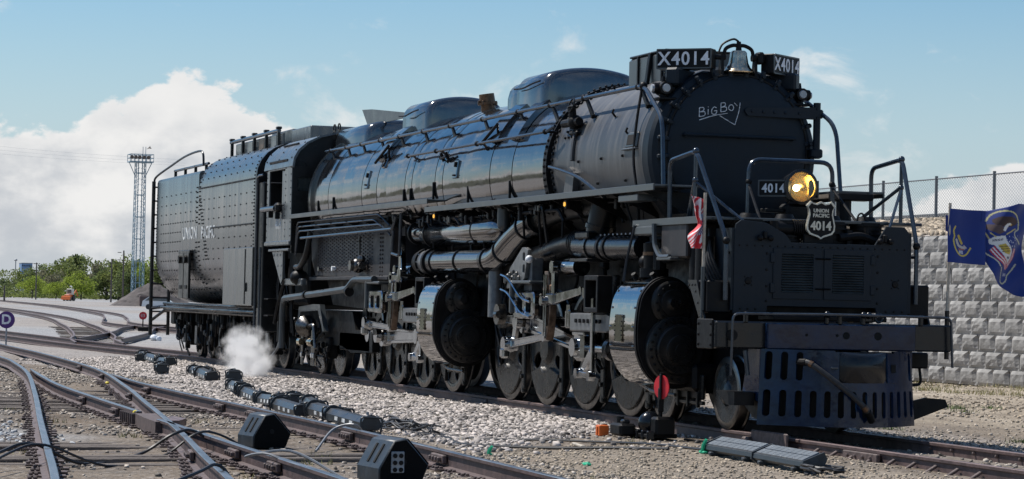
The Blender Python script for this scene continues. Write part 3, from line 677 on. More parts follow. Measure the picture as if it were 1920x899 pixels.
# ---- boiler jacket, one sheet after another with dark seams
JX = [-2.62, -4.2, -5.25, -6.7, -7.9, -8.35, -9.3, -9.85, -10.3, -11.6, -12.3, -13.4, -14.9, -16.1, -17.45]
for i in range(len(JX)-1):
    x0, x1 = JX[i], JX[i+1]; g = 0.012; dr = 0.004*((i*7) % 3)
    b = MB(); n = 72; prof = []
    m = 8
    for k in range(m+1):
        t = k/m; x = x0-g+(x1+g-(x0-g))*t; bulge = 0.005*sin(pi*t); prof.append((x, RJ(x)+dr+bulge))
    prof = [(prof[0][0], prof[0][1]-0.05)]+prof+[(prof[-1][0], prof[-1][1]-0.05)]
    vs = []; fs = []
    A0, A1 = -0.62, pi+0.62
    for x, r in prof:
        for k in range(n+1):
            a = A0+(A1-A0)*k/n; vs.append((x, -r*cos(a), ZJ+r*sin(a)))
    for j in range(len(prof)-1):
        for k in range(n): o = j*(n+1)+k; fs.append((o, o+1, o+n+2, o+n+1))
    b.add(vs, fs); o = b.build('jacket_sheet', 'jacket_gloss', LOCO, ang=50); fixn(o)
b = MB().lathe([(-17.5, 0.6), (-17.5, 1.27), (-2.56, 1.17), (-2.56, 0.6)], (0, 0, ZJ-0.02), (1, 0, 0), 64); b.build('boiler_barrel', 'grime', LOCO)
b = MB().lathe([(-2.66, 1.2), (-2.66, 1.275), (-2.5, 1.275), (-2.5, 1.2)], (0, 0, ZJ+0.015), (1, 0, 0), 96); bd = b.build('jacket_end_band', 'grime', LOCO); fixn(bd)
b = MB()
for k in range(54): th = -0.6+k*(pi+0.9)/53; b.rivet(surf(-2.58, th, 1.275, ZJ+0.015), (0, -cos(th), sin(th)), 0.026, 0.03)
b.build('band_bolts', 'grime', bd, kind='stuff')
b = MB().lathe([(-17.62, 1.2), (-17.62, 1.375), (-17.42, 1.375), (-17.42, 1.2)], (0, 0, ZJ), (1, 0, 0), 80); o = b.build('firebox_end_band', 'dome_gloss', LOCO); fixn(o)
# sand-pipe fairings standing on the jacket
for x0, x1 in ((-4.55, -4.05), (-5.55, -4.98), (-12.55, -11.95)):
    o = shell(x0, x1, 0.42, 1.0, lambda x: RJ(x)+0.01, ZJ, 0.085, 12).build('sand_fairing', 'jacket_gloss', LOCO); fixn(o)
# latches, washout covers and stop cocks on the jacket
for x, th, h in ((-7.1, 0.13, 0.3), (-13.0, 0.17, 0.34), (-12.0, 0.42, 0.3)):
    c = surf(x, th, None, None, 0.012); nrm = Vector((0, -cos(th), sin(th))); tz = Vector((0, sin(th), cos(th))); R_ = M3((1, 0, 0), nrm, tz).to_3x3()
    o = MB().box(c, (0.22, 0.035, h), 0.01, R_).build('washout_cover', 'jacket_gloss', LOCO)
    b = MB().box(c+nrm*0.03+tz*0.08, (0.05, 0.03, 0.09), 0.01, R_); b.box(c+nrm*0.03-tz*0.1, (0.1, 0.03, 0.03), 0.01, R_); b.build('latch', 'grime', o)
for x, th in ((-9.9, -0.14), (-10.35, -0.14), (-8.4, -0.1), (-16.9, -0.14), (-15.6, -0.12), (-6.4, -0.2), (-4.3, -0.2)):
    c = surf(x, th, None, None, 0.02); MB().box(c, (0.04, 0.04, 0.3), 0.01).build('jacket_strap', 'grime', LOCO)

# ---- domes, sand boxes, stack
def dome(x0, x1, hw, zb, zt, rc, rt, crown, name, m, parent=LOCO):
    xc = (x0+x1)/2; hl = abs(x1-x0)/2; b = MB(); rings = [(0, zb)]
    for k in range(7): a = pi/2*k/6; rings.append((rt*(1-cos(a)), zt-rt+rt*sin(a)))
    for k in range(1, 5): rings.append((rt+(min(hw, hl)-rt)*k/4.5, zt+crown*sin(pi/2*k/4)))
    vs = []; n = None
    for d, z in rings:
        r = max(rc-d*0.5, 0.04); q = rrect(-hl+d, -hw+d, hl-d, hw-d, min(r, hl-d-1e-3, hw-d-1e-3), 5); n = len(q); vs += [(xc+p[0], p[1], z) for p in q]
    fs = [(k*n+i, k*n+(i+1) % n, (k+1)*n+(i+1) % n, (k+1)*n+i) for k in range(len(rings)-1) for i in range(n)]+[tuple(range((len(rings)-1)*n, len(rings)*n))]
    return b.add(vs, fs).build(name, m, parent, ang=40)
def dome2(x0, x1, hw, zs, zt, name, m='dome_gloss', parent=LOCO, zb=4.3):
    # long casing with an arched top and softly rounded ends
    n = 40; st = [(x0, 0.10), (x0+0.02, 0.05), (x0+0.06, 0.018), (x0+0.12, 0.0), ((x0+x1)/2, 0.0), (x1-0.12, 0.0), (x1-0.06, 0.018), (x1-0.02, 0.05), (x1, 0.10)]; vs = []
    def sec(d):
        q = [(-(hw-d), zb)]
        for k in range(n+1):
            t = -1+2*k/n; a = abs(t); e_ = max(0.0, (a-0.74)/0.26); z = zs+(zt-zs)*(1-a**2)-0.20*(1-sqrt(max(0.0, 1-e_*e_))); q.append(((hw-d)*t, z-d))
        return q+[(hw-d, zb)]
    for x, d in st: vs += [(x, *p) for p in sec(d)]
    m_ = len(sec(0)); fs = [(k*m_+i, k*m_+i+1, (k+1)*m_+i+1, (k+1)*m_+i) for k in range(len(st)-1) for i in range(m_-1)]+[tuple(range(m_)), tuple(range((len(st)-1)*m_, len(st)*m_))]
    o = MB().add(vs, fs).build(name, m, parent, ang=38); return fixn(o)
sd1 = dome2(-5.64, -4.18, 0.80, 5.06, 5.20, 'sand_dome')
dome2(-6.45, -5.6, 0.70, 5.02, 5.12, 'sand_dome')
sd2 = dome2(-12.85, -11.1, 0.74, 5.08, 5.22, 'sand_dome')
dome2(-18.1, -15.5, 0.74, 4.93, 5.06, 'turret_cover')
for s, o in ((-4.9, sd1), (-12.0, sd2)):
    MB().tube(smooth_path([(s-0.7, -0.82, 4.92), (s-0.2, -0.84, 4.90), (s+0.3, -0.84, 4.94), (s+0.62, -0.82, 4.96)], 4), 0.014, 6).build('grab_iron', 'grime', o)
MB().prism([(-16.9, 5.0), (-14.3, 5.0), (-13.6, 5.06), (-16.6, 5.32), (-17.4, 5.36)], 'y', -0.35, -0.32).build('whistle_screen', 'paint_walk', LOCO)
b = MB(); c = Vector((-8.5, -0.36, 4.74)); tl = Vector((0.0, -0.16, 1)).normalized(); b.cyl(c, c+tl*0.15, 0.125, n=16); b.cyl(c+tl*0.15, c+tl*0.19, 0.165, n=16); b.cyl(c+tl*0.19, c+tl*0.33, 0.135, 0.13, 16)
for k in range(8): b.box(c+tl*0.17+Vector((0.155*cos(k*pi/4), 0.155*sin(k*pi/4), 0)), (0.035, 0.035, 0.07), 0.006)
b.build('safety_valve', 'copper', LOCO)
MB().cyl((-7.9, -0.05, 4.8), (-7.9, -0.05, 4.98), 0.12, n=12).build('safety_valve', 'grime', LOCO)
# stack casing
b = MB(); q = [(-0.54, 4.45), (-0.54, 5.0), (-0.49, 5.05), (0.49, 5.05), (0.54, 5.0), (0.54, 4.45)]
b.prism(q, 'x', -1.02, 0.38); SK = b.build('stack_casing', 'paint_walk', LOCO)
b = MB()
for x, w in ((-0.62, 0.05), (0.33, 0.05)): b.box((x, -0.548, 4.8), (w, 0.03, 0.5), 0.006)
b.box((-0.12, -0.58, 4.78), (0.1, 0.05, 0.56), 0.01, Matrix.Rotation(-0.12, 3, 'X')); b.build('stack_strap', 'grime', SK)
b = MB().box((-0.32, 0, 5.06), (1.46, 1.06, 0.03), 0.012); b.build('stack_lid', 'paint_black', SK)
MB().cyl((-0.32, 0, 4.6), (-0.32, 0, 5.08), 0.42, 0.45, 24).build('chimney', 'grime', SK)

# ---- number boards
def nboard(cx, cy, cz, w, h, th, txt, size, parent, depth=0.2, name='number_board', sgn=1, sxx=0.9, m='grime'):
    nrm = Vector((cos(th), sin(th), 0)); ey = Vector((-sin(th), cos(th), 0)); M = M3(ey, (0, 0, 1), nrm, (cx, cy, cz)); R_ = M.to_3x3()
    o = MB().box(Vector((cx, cy, cz))-nrm*depth/2, (w, h, depth), 0.012, R_).build(name, m, parent)
    b = MB().add(*plate(rrect(-w/2, -h/2, w/2, h/2, 0.012), [rrect(-w/2+0.018, -h/2+0.018, w/2-0.018, h/2-0.018, 0.01)], 0.016)); b.v = [tuple(M @ Vector(v)) for v in b.v]; b.build('rim', 'paint_walk', o)
    t = text(txt, size, M @ Matrix.Translation((0, -0.005, 0.006)), 0.006, 'CENTER', sxx, 1.12, 0.004); t.build('lettering', 'white_paint', o, ang=0)
    return o
nl = nboard(1.62, -0.72, 4.825, 0.77, 0.27, rad(-40), 'X4014', 0.25, LOCO, sxx=0.98); nl['label'] = 'left number board reading X4014'
nr = nboard(1.62, 0.76, 4.80, 0.74, 0.27, rad(40), 'X4014', 0.25, LOCO, sxx=0.98); nr['label'] = 'right number board reading X4014'
for s in (-1, 1):
    MB().box((1.5, s*0.72, 4.58), (0.2, 0.5, 0.24), 0.03, Matrix.Rotation(-s*rad(40), 3, 'Z')).build('board_bracket', 'front_paint', LOCO)
    # classification lamps
    b = MB().cyl((1.45, s*0.98, 4.42), (1.68, s*0.98, 4.42), 0.095, 0.085, 14); b.cyl((1.56, s*0.85, 4.42), (1.56, s*1.12, 4.42), 0.075, n=12); b.cyl((1.56, s*0.98, 4.3), (1.56, s*0.98, 4.58), 0.06, 0.02, 12); b.box((1.55, s*0.96, 4.28), (0.3, 0.26, 0.035), 0.008)
    cl = b.build('marker_lamp', 'grime', LOCO)
    MB().cyl((1.66, s*0.98, 4.42), (1.70, s*0.98, 4.42), 0.068, 0.05, 14).build('lens', 'lens_clear', cl); MB().cyl((1.56, s*1.10, 4.42), (1.56, s*1.15, 4.42), 0.06, 0.045, 12).build('lens', 'lens_clear', cl)
# ---- bell
BX, BY, BZ = 1.72, 0.02, 4.68
b = MB().lathe([(0, 0.215), (0.015, 0.218), (0.03, 0.205), (0.07, 0.165), (0.13, 0.135), (0.22, 0.118), (0.27, 0.112), (0.295, 0.09), (0.30, 0.02)], (BX, BY, BZ-0.02), (0, 0, 1), 40); BELL = b.build('bell', 'brass', LOCO, ang=40)
b = MB().tube(smooth_path([(BX, BY-0.21, BZ+0.17), (BX, BY-0.19, BZ+0.29), (BX, BY-0.09, BZ+0.345), (BX, BY, BZ+0.345), (BX, BY+0.09, BZ+0.345), (BX, BY+0.19, BZ+0.29), (BX, BY+0.21, BZ+0.17)], 5), 0.026, 8)
b.cyl((BX, BY, BZ+0.26), (BX, BY, BZ+0.40), 0.045, 0.03, 10); b.cyl((BX, BY+0.19, BZ+0.19), (BX, BY+0.36, BZ+0.19), 0.05, n=10); b.box((BX, BY+0.3, BZ+0.19), (0.16, 0.09, 0.16), 0.02); b.cyl((BX, BY-0.19, BZ+0.18), (BX, BY-0.34, BZ+0.18), 0.035, n=10)
b.tube(smooth_path([(BX-0.02, BY-0.28, BZ+0.24), (BX-0.02, BY-0.22, BZ+0.36), (BX, BY-0.08, BZ+0.43), (BX, BY, BZ+0.40)], 5), 0.014, 6)
b.build('bell_yoke', 'grime', BELL)
b = MB()
for s in (-1, 1): b.prism([(BX-0.1, 4.55), (BX+0.05, 4.55), (BX+0.03, 4.9), (BX-0.03, 4.9)], 'y', BY+s*0.24-0.02, BY+s*0.24+0.02)
b.build('bell_stand', 'grime', BELL)

# ---- handrails along the boiler
for s in (1, -1):
    Yr = lambda y: y*s
    P = bend([(-17.3, Yr(-1.10), 4.48), (1.15, Yr(-1.10), 4.48), (2.22, Yr(-1.23), 3.98), (2.36, Yr(-1.25), 3.08)], 0.25, 5)
    HR = MB().tube(P, 0.03, 8).build('boiler_handrail', 'handrail', LOCO)
    for x in (-16.9, -15.6, -14.4, -13.0, -11.6, -10.0, -8.3, -6.4, -4.5, -2.9, -1.35, 0.9):
        y0 = -1.10; zz = 4.20; yy = -sqrt(max(0.05, (RJ(x) if x < -2.6 else RS)**2-(zz-ZJ)**2))
        b = MB().ball((x, Yr(y0), 4.48), 0.045, 8, 5, (1.3, 1, 1))
        b.prism([(x-0.02, 4.47), (x+0.04, 4.49), (x+0.36, 4.22), (x+0.30, 4.17)], 'y', Yr(y0+0.02), Yr(y0+0.055))
        b.cyl((x+0.33, Yr(y0), 4.20), (x+0.33, Yr(yy+0.06), 4.20), 0.025, n=6)
        b.build('rail_bracket', 'grime', HR)
    b = MB().ball((1.12, Yr(-1.1), 4.48), 0.06, 8, 6); b.build('rail_joint', 'grime', HR)
    MB().tube(bend([(1.12, Yr(-1.12), 4.45), (1.15, Yr(-1.2), 4.0), (1.2, Yr(-1.26), 3.5), (1.35, Yr(-1.25), 3.08)], 0.3, 4), 0.02, 6).build('conduit', 'grime', HR)
P = bend([(-10.3, -1.33, 4.05), (-2.35, -1.33, 4.05), (-2.1, -1.28, 4.12)], 0.1, 3); H2 = MB().tube(P, 0.024, 8).build('lower_handrail', 'handrail', LOCO)
for x in (-10.1, -8.3, -5.9, -2.4): MB().cyl((x, -1.33, 4.05), (x, -1.15, 4.05), 0.022, n=6).ball((x, -1.33, 4.05), 0.045, 8, 5).build('rail_bracket', 'grime', H2)
for x in (-5.7, -12.4): MB().tube([(x, -1.33, 4.03), (x+0.6, -1.24, 4.32)], 0.026, 6).tube([(x+0.6, -1.24, 4.32), (x+0.55, -1.2, 4.0)], 0.02, 6).build('valve_rod', 'grime', H2)
b = MB()
for x in (-7.6, -7.9): b.cyl((x, -1.36, 4.0), (x, -1.3, 3.86), 0.03, n=6)
b.tube([(-7.9, -1.36, 3.9), (-7.5, -1.38, 3.92)], 0.02, 6); b.build('gauge_cock', 'grime', H2)

# ---- walkways (running boards)
for s in (-1, 1):
    y0, y1 = (-1.60, -0.95) if s < 0 else (0.95, 1.60)
    w = MB().box((-2.5, (y0+y1)/2, 3.065), (10.9, 0.65, 0.03), 0.006).box((-2.5, s*1.60, 3.045), (10.9, 0.02, 0.085), 0.004).build('running_board', 'paint_walk', LOCO)
    w = MB().box((-13.05, (y0+y1)/2, 3.205), (10.5, 0.65, 0.03), 0.006).box((-13.05, s*1.60, 3.185), (10.5, 0.02, 0.085), 0.004).build('running_board', 'paint_walk', LOCO)
b = MB()
for x in np.arange(-17.5, 2.9, 1.25): b.prism([(-1.58, 3.0), (-0.9, 3.0), (-0.9, 2.7)], 'x', x, x+0.03)
b.build('running_board_bracket', 'grime', LOCO)
MB().box((1.95, -1.45, 2.93), (0.75, 0.28, 0.09), 0.01).build('step', 'paint_walk', LOCO)
# two amber marker lights hanging below the running board
for x in (-7.55, -0.75):
    a_ = MB().box((x, -1.52, 2.93), (0.1, 0.06, 0.13), 0.01).build('ground_light', 'grime', LOCO); MB().cyl((x, -1.55, 2.93), (x, -1.565, 2.93), 0.032, n=10).build('lens', 'amber', a_)
# ---- front deck, shield and what stands on it
MB().box((3.1, 0, 2.62), (2.5, 2.95, 0.04), 0.008).box((3.1, -1.47, 2.60), (2.5, 0.02, 0.09), 0.004).build('front_deck', 'paint_walk', LOCO)
MB().box((2.35, -1.30, 2.50), (0.8, 0.4, 0.12), 0.02).build('deck_box', 'paint_walk', LOCO)
MB().box((3.3, -1.2, 2.36), (0.9, 0.5, 0.44), 0.02).build('deck_tank', 'grime_brown', LOCO)
MB().tube(bend([(2.72, -1.5, 2.58), (2.75, -1.5, 2.3), (3.0, -1.52, 2.15), (3.35, -1.52, 2.15)], 0.08, 3), 0.035, 6).build('step_bracket', 'paint_walk', LOCO)
MB().box((3.2, -1.45, 2.13), (0.5, 0.2, 0.04), 0.008).build('step', 'paint_walk', LOCO)
MB().tube([(2.0, -1.5, 2.58), (1.75, -1.52, 2.1), (1.65, -1.52, 1.85)], 0.02, 6).build('deck_stay', 'handrail', LOCO)
XS = 4.62
outer = [(-1.17, 1.46), (-0.74, 1.46), (-0.72, 1.56), (0.72, 1.56), (0.74, 1.46), (1.16, 1.46), (1.16, 2.50), (1.10, 2.57), (0.85, 2.57), (0.70, 2.34), (-0.42, 2.34), (-0.50, 2.44), (-0.75, 2.57), (-1.08, 2.60), (-1.15, 2.55), (-1.17, 2.45)]
hl = [rrect(-0.545, 1.73, -0.13, 2.20, 0.01), rrect(0.13, 1.73, 0.545, 2.20, 0.01)]
SH = plateMB(outer, hl, 0.03, FRONT(XS), 0.004).build('front_shield', 'front_paint', LOCO)
MB().box((XS-0.05, 0, 1.96), (0.02, 1.2, 0.6)).build('louvre_back', 'black_void', SH)
for s in (-1, 1):
    c = s*0.3375
    dr_ = plateMB(rrect(c-0.32, 1.65, c+0.32, 2.27, 0.01), [rrect(c-0.21, 1.73, c+0.21, 2.20, 0.008)], 0.016, FRONT(XS+0.022), 0.003).build('louvre_door', 'front_paint', SH)
    for k in range(15):
        z = 1.745+k*0.0315; MB().box((XS+0.012, c, z), (0.034, 0.42, 0.009), 0, Matrix.Rotation(0.6, 3, 'Y')).build('louvre_slat', 'paint_walk', dr_)
    for z in (1.78, 2.15):
        MB().box((XS+0.034, c+s*0.33, z), (0.02, 0.06, 0.12), 0.006).build('hinge', 'front_paint', dr_); MB().cyl((XS+0.036, -0.10, z), (XS+0.036, 0.10, z), 0.012, n=6).build('latch', 'grime', dr_)
    b = MB()
    for a in (0, 1, 2, 3): b.rivet((XS+0.015, s*0.98+0.045*(1 if a % 2 else -1), 1.86+0.05*(1 if a > 1 else -1)), (1, 0, 0), 0.011, 0.012)
    b.rivet((XS+0.015, s*0.98, 1.86), (1, 0, 0), 0.05, 0.02, 8); b.build('bolt_plate', 'grime', SH)
    b = MB().box((XS+0.04, s*0.80+0.02, 2.42), (0.06, 0.05, 0.1), 0.012).ball((XS+0.06, s*0.80-0.05, 2.385), 0.04, 8, 6).ball((XS+0.06, s*0.80+0.09, 2.385), 0.04, 8, 6); b.build('lamp_bracket', 'grime', SH)
b = MB()
for y in np.linspace(-1.1, 1.1, 23):
    b.rivet((XS+0.015, y, 2.29), (1, 0, 0), 0.012, 0.012)
for y in (-1.08, -0.98, -0.88, 0.86, 0.97, 1.08): b.rivet((XS+0.015, y, 1.52), (1, 0, 0), 0.016, 0.014)
for z in (1.62, 1.8, 2.0, 2.2):
    for y in (-0.74, 0.74): b.rivet((XS+0.015, y, z), (1, 0, 0), 0.018, 0.014)
b.build('rivets', 'grime', SH, kind='stuff')
for s in (-1, 1):
    MB().prism([(s*1.16, 1.5), (s*1.16, 2.5), (s*1.20, 2.5), (s*1.20, 1.5)], 'x', 4.1, XS).build('shield_side', 'front_paint', SH)
# air compressors behind the shield
for s in (-1, 1):
    b = MB()
    for dy in (-0.26, 0.22):
        b.cyl((4.2, s*0.55+dy, 1.5), (4.2, s*0.55+dy, 2.05), 0.19, n=18); b.cyl((4.2, s*0.55+dy, 2.1), (4.2, s*0.55+dy, 2.62), 0.20, n=18)
        for k in range(9): b.cyl((4.2, s*0.55+dy, 2.14+k*0.055), (4.2, s*0.55+dy, 2.16+k*0.055), 0.225, n=18)
        b.cyl((4.2, s*0.55+dy, 2.62), (4.2, s*0.55+dy, 2.70), 0.14, 0.1, 14)
    b.build('air_compressor', 'grime', LOCO)
b = MB().cyl((4.35, -0.6, 2.52), (4.35, 0.1, 2.52), 0.09, n=12)
for k in range(12): b.cyl((4.35, -0.3+k*0.028, 2.52), (4.35, -0.29+k*0.028, 2.52), 0.115, n=12)
for y in (-0.95, -0.55, 0.45, 0.7): b.cyl((4.4, y, 2.3), (4.4, y, 2.56+0.05*sin(y*9)), 0.05, n=8)
b.tube(bend([(4.4, -0.95, 2.5), (4.4, -0.6, 2.56), (4.3, -0.4, 2.4)], 0.1), 0.03, 6); b.tube(bend([(4.45, 0.3, 2.42), (4.45, 0.6, 2.46), (4.45, 0.8, 2.38)], 0.1), 0.05, 8)
b.tube(smooth_path([(4.3, 0.62, 2.5), (4.3, 0.61, 2.68), (4.3, 0.66, 2.74), (4.3, 0.71, 2.68), (4.3, 0.72, 2.5)], 4), 0.012, 5); b.build('compressor_piping', 'grime', LOCO)
MB().box((4.48, 0.56, 2.50), (0.05, 0.06, 0.08), 0.01).build('red_valve', 'amber', LOCO) if False else None
for s in (-1, 1):
    b = MB()
    for k in range(5): b.tube(smooth_path([(4.0, s*1.25, 2.5-k*0.06), (4.2, s*(1.3+0.02*k), 2.2-k*0.05), (4.3, s*1.2, 1.9-k*0.07), (4.25, s*1.0, 1.7)], 4), 0.018, 5)
    b.build('hose_bundle', 'rubber', LOCO)
MB().cyl((4.0, -1.3, 1.6), (4.0, -1.3, 2.4), 0.12, n=14).cyl((3.75, -1.3, 1.75), (3.75, -1.3, 2.3), 0.1, n=12).build('distributing_valve', 'grime', LOCO)
# headlight
HX, HY, HZ = 3.95, -0.01, 3.06
b = MB().lathe([(-0.36, 0.10), (-0.30, 0.17), (-0.1, 0.20), (0.0, 0.222), (0.03, 0.222), (0.035, 0.19), (0.01, 0.185)], (HX, HY, HZ), (1, 0, 0), 40, caps=False); HL = b.build('headlight', 'paint_gloss', LOCO, ang=40); fixn(HL)
b = MB().lathe([(-0.24, 0.02), (-0.22, 0.07), (-0.16, 0.12), (-0.08, 0.16), (0.01, 0.188)], (HX, HY, HZ), (1, 0, 0), 40, caps=False); b.build('reflector', 'reflector', HL, ang=60)
MB().ball((HX-0.1, HY-0.02, HZ-0.01), 0.045, 10, 8).build('bulb', 'bulb', HL)
MB().lathe([(0.012, 0.187), (0.022, 0.12), (0.028, 0.01)], (HX, HY, HZ), (1, 0, 0), 32, caps=False).build('lens', 'lamp_glass', HL)
b = MB().box((HX-0.18, HY, HZ-0.36), (0.3, 0.34, 0.3), 0.04).box((HX-0.2, HY-0.3, HZ-0.3), (0.2, 0.25, 0.05), 0.01); b.build('headlight_stand', 'grime', HL)
n1_ = nboard(3.78, -0.31, 3.04, 0.40, 0.21, rad(-38), '4014', 0.155, LOCO, 0.12, 'headlight_number_plate', sxx=0.88, m='grime'); n1_['label'] = 'left number plate beside headlight reading 4014'
n2_ = nboard(3.78, 0.30, 3.04, 0.40, 0.21, rad(66), '4014', 0.155, LOCO, 0.12, 'headlight_number_plate', sxx=0.88); n2_['label'] = 'right number plate beside headlight reading 4014'
# shield emblem
def shieldpts(s):
    h = [(0, 0.232), (0.06, 0.205), (0.115, 0.215), (0.14, 0.235), (0.192, 0.175), (0.165, 0.135), (0.158, 0.07), (0.175, 0.0), (0.19, -0.07), (0.185, -0.13), (0.15, -0.175), (0.09, -0.195), (0.04, -0.21), (0, -0.235)]
    return [(a*s, c*s) for a, c in h]+[(-a*s, c*s) for a, c in h[-2:0:-1]]
EX, EY, EZ = 4.50, 0.02, 2.63
M = M3((0, 1, 0), (0, 0, 1), (1, 0, 0), (EX, EY, EZ))
b = MB().add(*plate(shieldpts(1), [], 0.03)); b.v = [tuple(M @ Vector(v)) for v in b.v]; EM = b.build('shield_emblem', 'grime', LOCO, label='shield-shaped emblem reading UNION PACIFIC 4014')
b = MB().add(*plate(shieldpts(1), [shieldpts(0.905)], 0.042)); b.v = [tuple(M @ Vector(v)) for v in b.v]; b.build('border', 'ivory', EM)
t_ = text('UNION', 0.062, M @ Matrix.Translation((0, 0.115, 0.018)), 0.006, bold=0.002); t_.build('lettering', 'ivory', EM, ang=0)
text('PACIFIC', 0.062, M @ Matrix.Translation((0, 0.055, 0.018)), 0.006, bold=0.002).build('lettering', 'ivory', EM, ang=0)
text('4014', 0.15, M @ Matrix.Translation((0, -0.075, 0.018)), 0.008, sx=0.92, bold=0.005).build('lettering', 'ivory', EM, ang=0)
MB().box((4.44, 0.02, 2.4), (0.04, 0.4, 0.12), 0.01).build('emblem_stand', 'grime', EM)
# deck handrails
for s in (-1, 1):
    P = bend([(3.0, s*1.4, 2.64), (2.98, s*1.4, 3.38), (3.9, s*1.4, 3.46), (4.62, s*1.27, 2.36), (4.62, s*1.27, 1.62)], 0.14, 5)
    h = MB().tube(P, 0.03, 8).build('deck_handrail', 'handrail', LOCO)
    MB().tube([(3.88, s*1.4, 2.62), (3.88, s*1.4, 3.46)], 0.026, 8).ball((3.88, s*1.4, 3.46), 0.045, 8, 6).ball((3.88, s*1.4, 3.1), 0.04, 8, 6).build('post', 'handrail', h)
    MB().tube([(3.86, s*1.4, 3.1), (3.0, s*1.15, 2.64)], 0.024, 8).tube([(3.88, s*1.4, 3.08), (4.5, s*0.95, 2.55)], 0.02, 6).build('brace', 'handrail', h)
    MB().ball((4.62, s*1.27, 2.34), 0.05, 8, 6).tube([(4.62, s*1.27, 2.2), (4.5, s*1.16, 2.2)], 0.02, 6).build('rail_joint', 'grime', h)
P = bend([(3.6, -0.58, 2.64), (3.6, -0.57, 3.40), (3.6, 0.57, 3.40), (3.6, 0.58, 2.64)], 0.17, 6); h = MB().tube(P, 0.03, 8).build('headlight_guard_rail', 'handrail', LOCO)
for y in (-0.57, 0.57): MB().ball((3.6, y, 3.12), 0.045, 8, 6).tube([(3.6, y, 3.08), (4.2, y*1.15, 2.62)], 0.018, 6).build('rail_joint', 'grime', h)
MB().box((3.35, 0.95, 2.98), (0.3, 0.5, 0.09), 0.01).cyl((3.35, 0.85, 2.64), (3.35, 0.85, 2.95), 0.1, n=10).build('feed_pump', 'grime', LOCO)
# ---- pilot beam
PB = MB().box((4.78, 0, 1.205), (0.56, 3.12, 0.33), 0.02).build('pilot_beam', 'paint_gloss', LOCO)
MB().box((5.10, 0.05, 1.20), (0.10, 1.95, 0.31), 0.012).build('beam_face', 'pilot_sky_tint', PB)
b = MB()
for y, r in ((-0.42, 0.018), (-0.02, 0.018), (0.10, 0.045), (0.52, 0.05)): b.cyl((5.14, y, 1.22), (5.155, y, 1.22), r, n=12)
b.build('beam_holes', 'black_void', PB)
b = MB().box((4.74, -1.565, 1.21), (0.5, 0.03, 0.36), 0.01)
for z in (1.08, 1.2, 1.33): b.rivet((4.55, -1.58, z), (0, -1, 0), 0.02, 0.02); b.rivet((4.95, -1.58, z), (0, -1, 0), 0.02, 0.02)
b.cyl((5.06, -1.35, 1.2), (5.075, -1.35, 1.2), 0.07, n=14); b.build('beam_end', 'grime', PB)
# uncoupling lever and fittings
b = MB().tube(bend([(5.12, -1.38, 0.72), (5.16, -1.38, 1.46), (5.2, -0.2, 1.47), (5.2, 0.3, 1.47), (5.14, 1.5, 1.46), (5.14, 1.53, 0.85)], 0.08, 4), 0.017, 6); b.build('uncoupling_lever', 'handrail', PB)
b = MB()
for y in (-1.2, -0.15, 0.02, 0.33, 1.1): b.box((5.12, y, 1.42), (0.07, 0.05, 0.14), 0.012)
for y in (-0.15, 0.33, 0.40): b.ball((5.14, y, 1.47), 0.045, 8, 6)
b.tube([(5.16+0.0, 0.52+0.05*cos(t), 1.44+0.05*sin(t)) for t in (2*pi*i/12 for i in range(12))], 0.016, 5, close=True); b.box((5.1, 0.4, 1.43), (0.05, 0.16, 0.1), 0.02); b.build('lever_bracket', 'paint_gloss', PB)
MB().box((4.66, 0, 1.42), (0.5, 1.5, 0.06), 0.01).box((4.4, 0, 1.5), (0.05, 1.4, 0.12), 0.01).build('deck_sill', 'grime', PB)
# ---- pilot: slotted, rounded wedge
def pil(sn, z):
    # sn in [-1,1] across the pilot; rounded nose
    k = 1.0+0.055*(1.04-z)/0.9; a = abs(sn); w = 0.985
    y = w*sn; x = 5.10+0.66*(1-(a**1.75))+0.03*(1.04-z)
    return Vector((x, y*k, z))
def pcell(bm, s0, s1, z0, z1, hole=None, th=0.035):
    # surface cell, optionally with a stadium-shaped slot
    def P(s, z, d): 
        p = pil(s, z); q = (pil(min(1, s+0.02), z)-pil(max(-1, s-0.02), z)); n = Vector((q.y, -q.x, 0)).normalized(); return p-n*d
    if hole is None:
        n = 3; 
        for k in range(n):
            a, c = s0+(s1-s0)*k/n, s0+(s1-s0)*(k+1)/n
            bm.add([P(a, z0, 0), P(c, z0, 0), P(c, z1, 0), P(a, z1, 0), P(a, z0, th), P(c, z0, th), P(c, z1, th), P(a, z1, th)], [(0, 1, 2, 3), (7, 6, 5, 4), (0, 4, 5, 1), (3, 2, 6, 7)])
        return
    hs, hz0, hz1 = hole; sc_, zc_ = (s0+s1)/2, (z0+z1)/2; wz = hs*0.985; H = []
    for i in range(6): a = pi*i/5; H.append((sc_+hs*cos(a), hz1-wz+wz*sin(a)))
    for i in range(6): a = pi+pi*i/5; H.append((sc_+hs*cos(a), hz0+wz+wz*sin(a)))
    O = []
    for i, (a, c) in enumerate(H):
        if i == 0: O.append((s1, c))
        elif i == 5: O.append((s0, c))
        elif i == 6: O.append((s0, c))
        elif i == 11: O.append((s1, c))
        elif i == 1: O.append((s1, z1))
        elif i == 4: O.append((s0, z1))
        elif i == 7: O.append((s0, z0))
        elif i == 10: O.append((s1, z0))
        elif i in (2, 3): O.append((s1-(s1-s0)*(i-1)/3, z1))
        else: O.append((s0+(s1-s0)*(i-7)/3, z0))
    n = len(H); vs = [P(a, c, 0) for a, c in O]+[P(a, c, 0) for a, c in H]+[P(a, c, th) for a, c in O]+[P(a, c, th) for a, c in H]; fs = []
    for i in range(n):
        j = (i+1) % n; fs += [(i, j, n+j, n+i), (2*n+j, 2*n+i, 3*n+i, 3*n+j), (n+i, n+j, 3*n+j, 3*n+i)]
    bm.add(vs, fs)
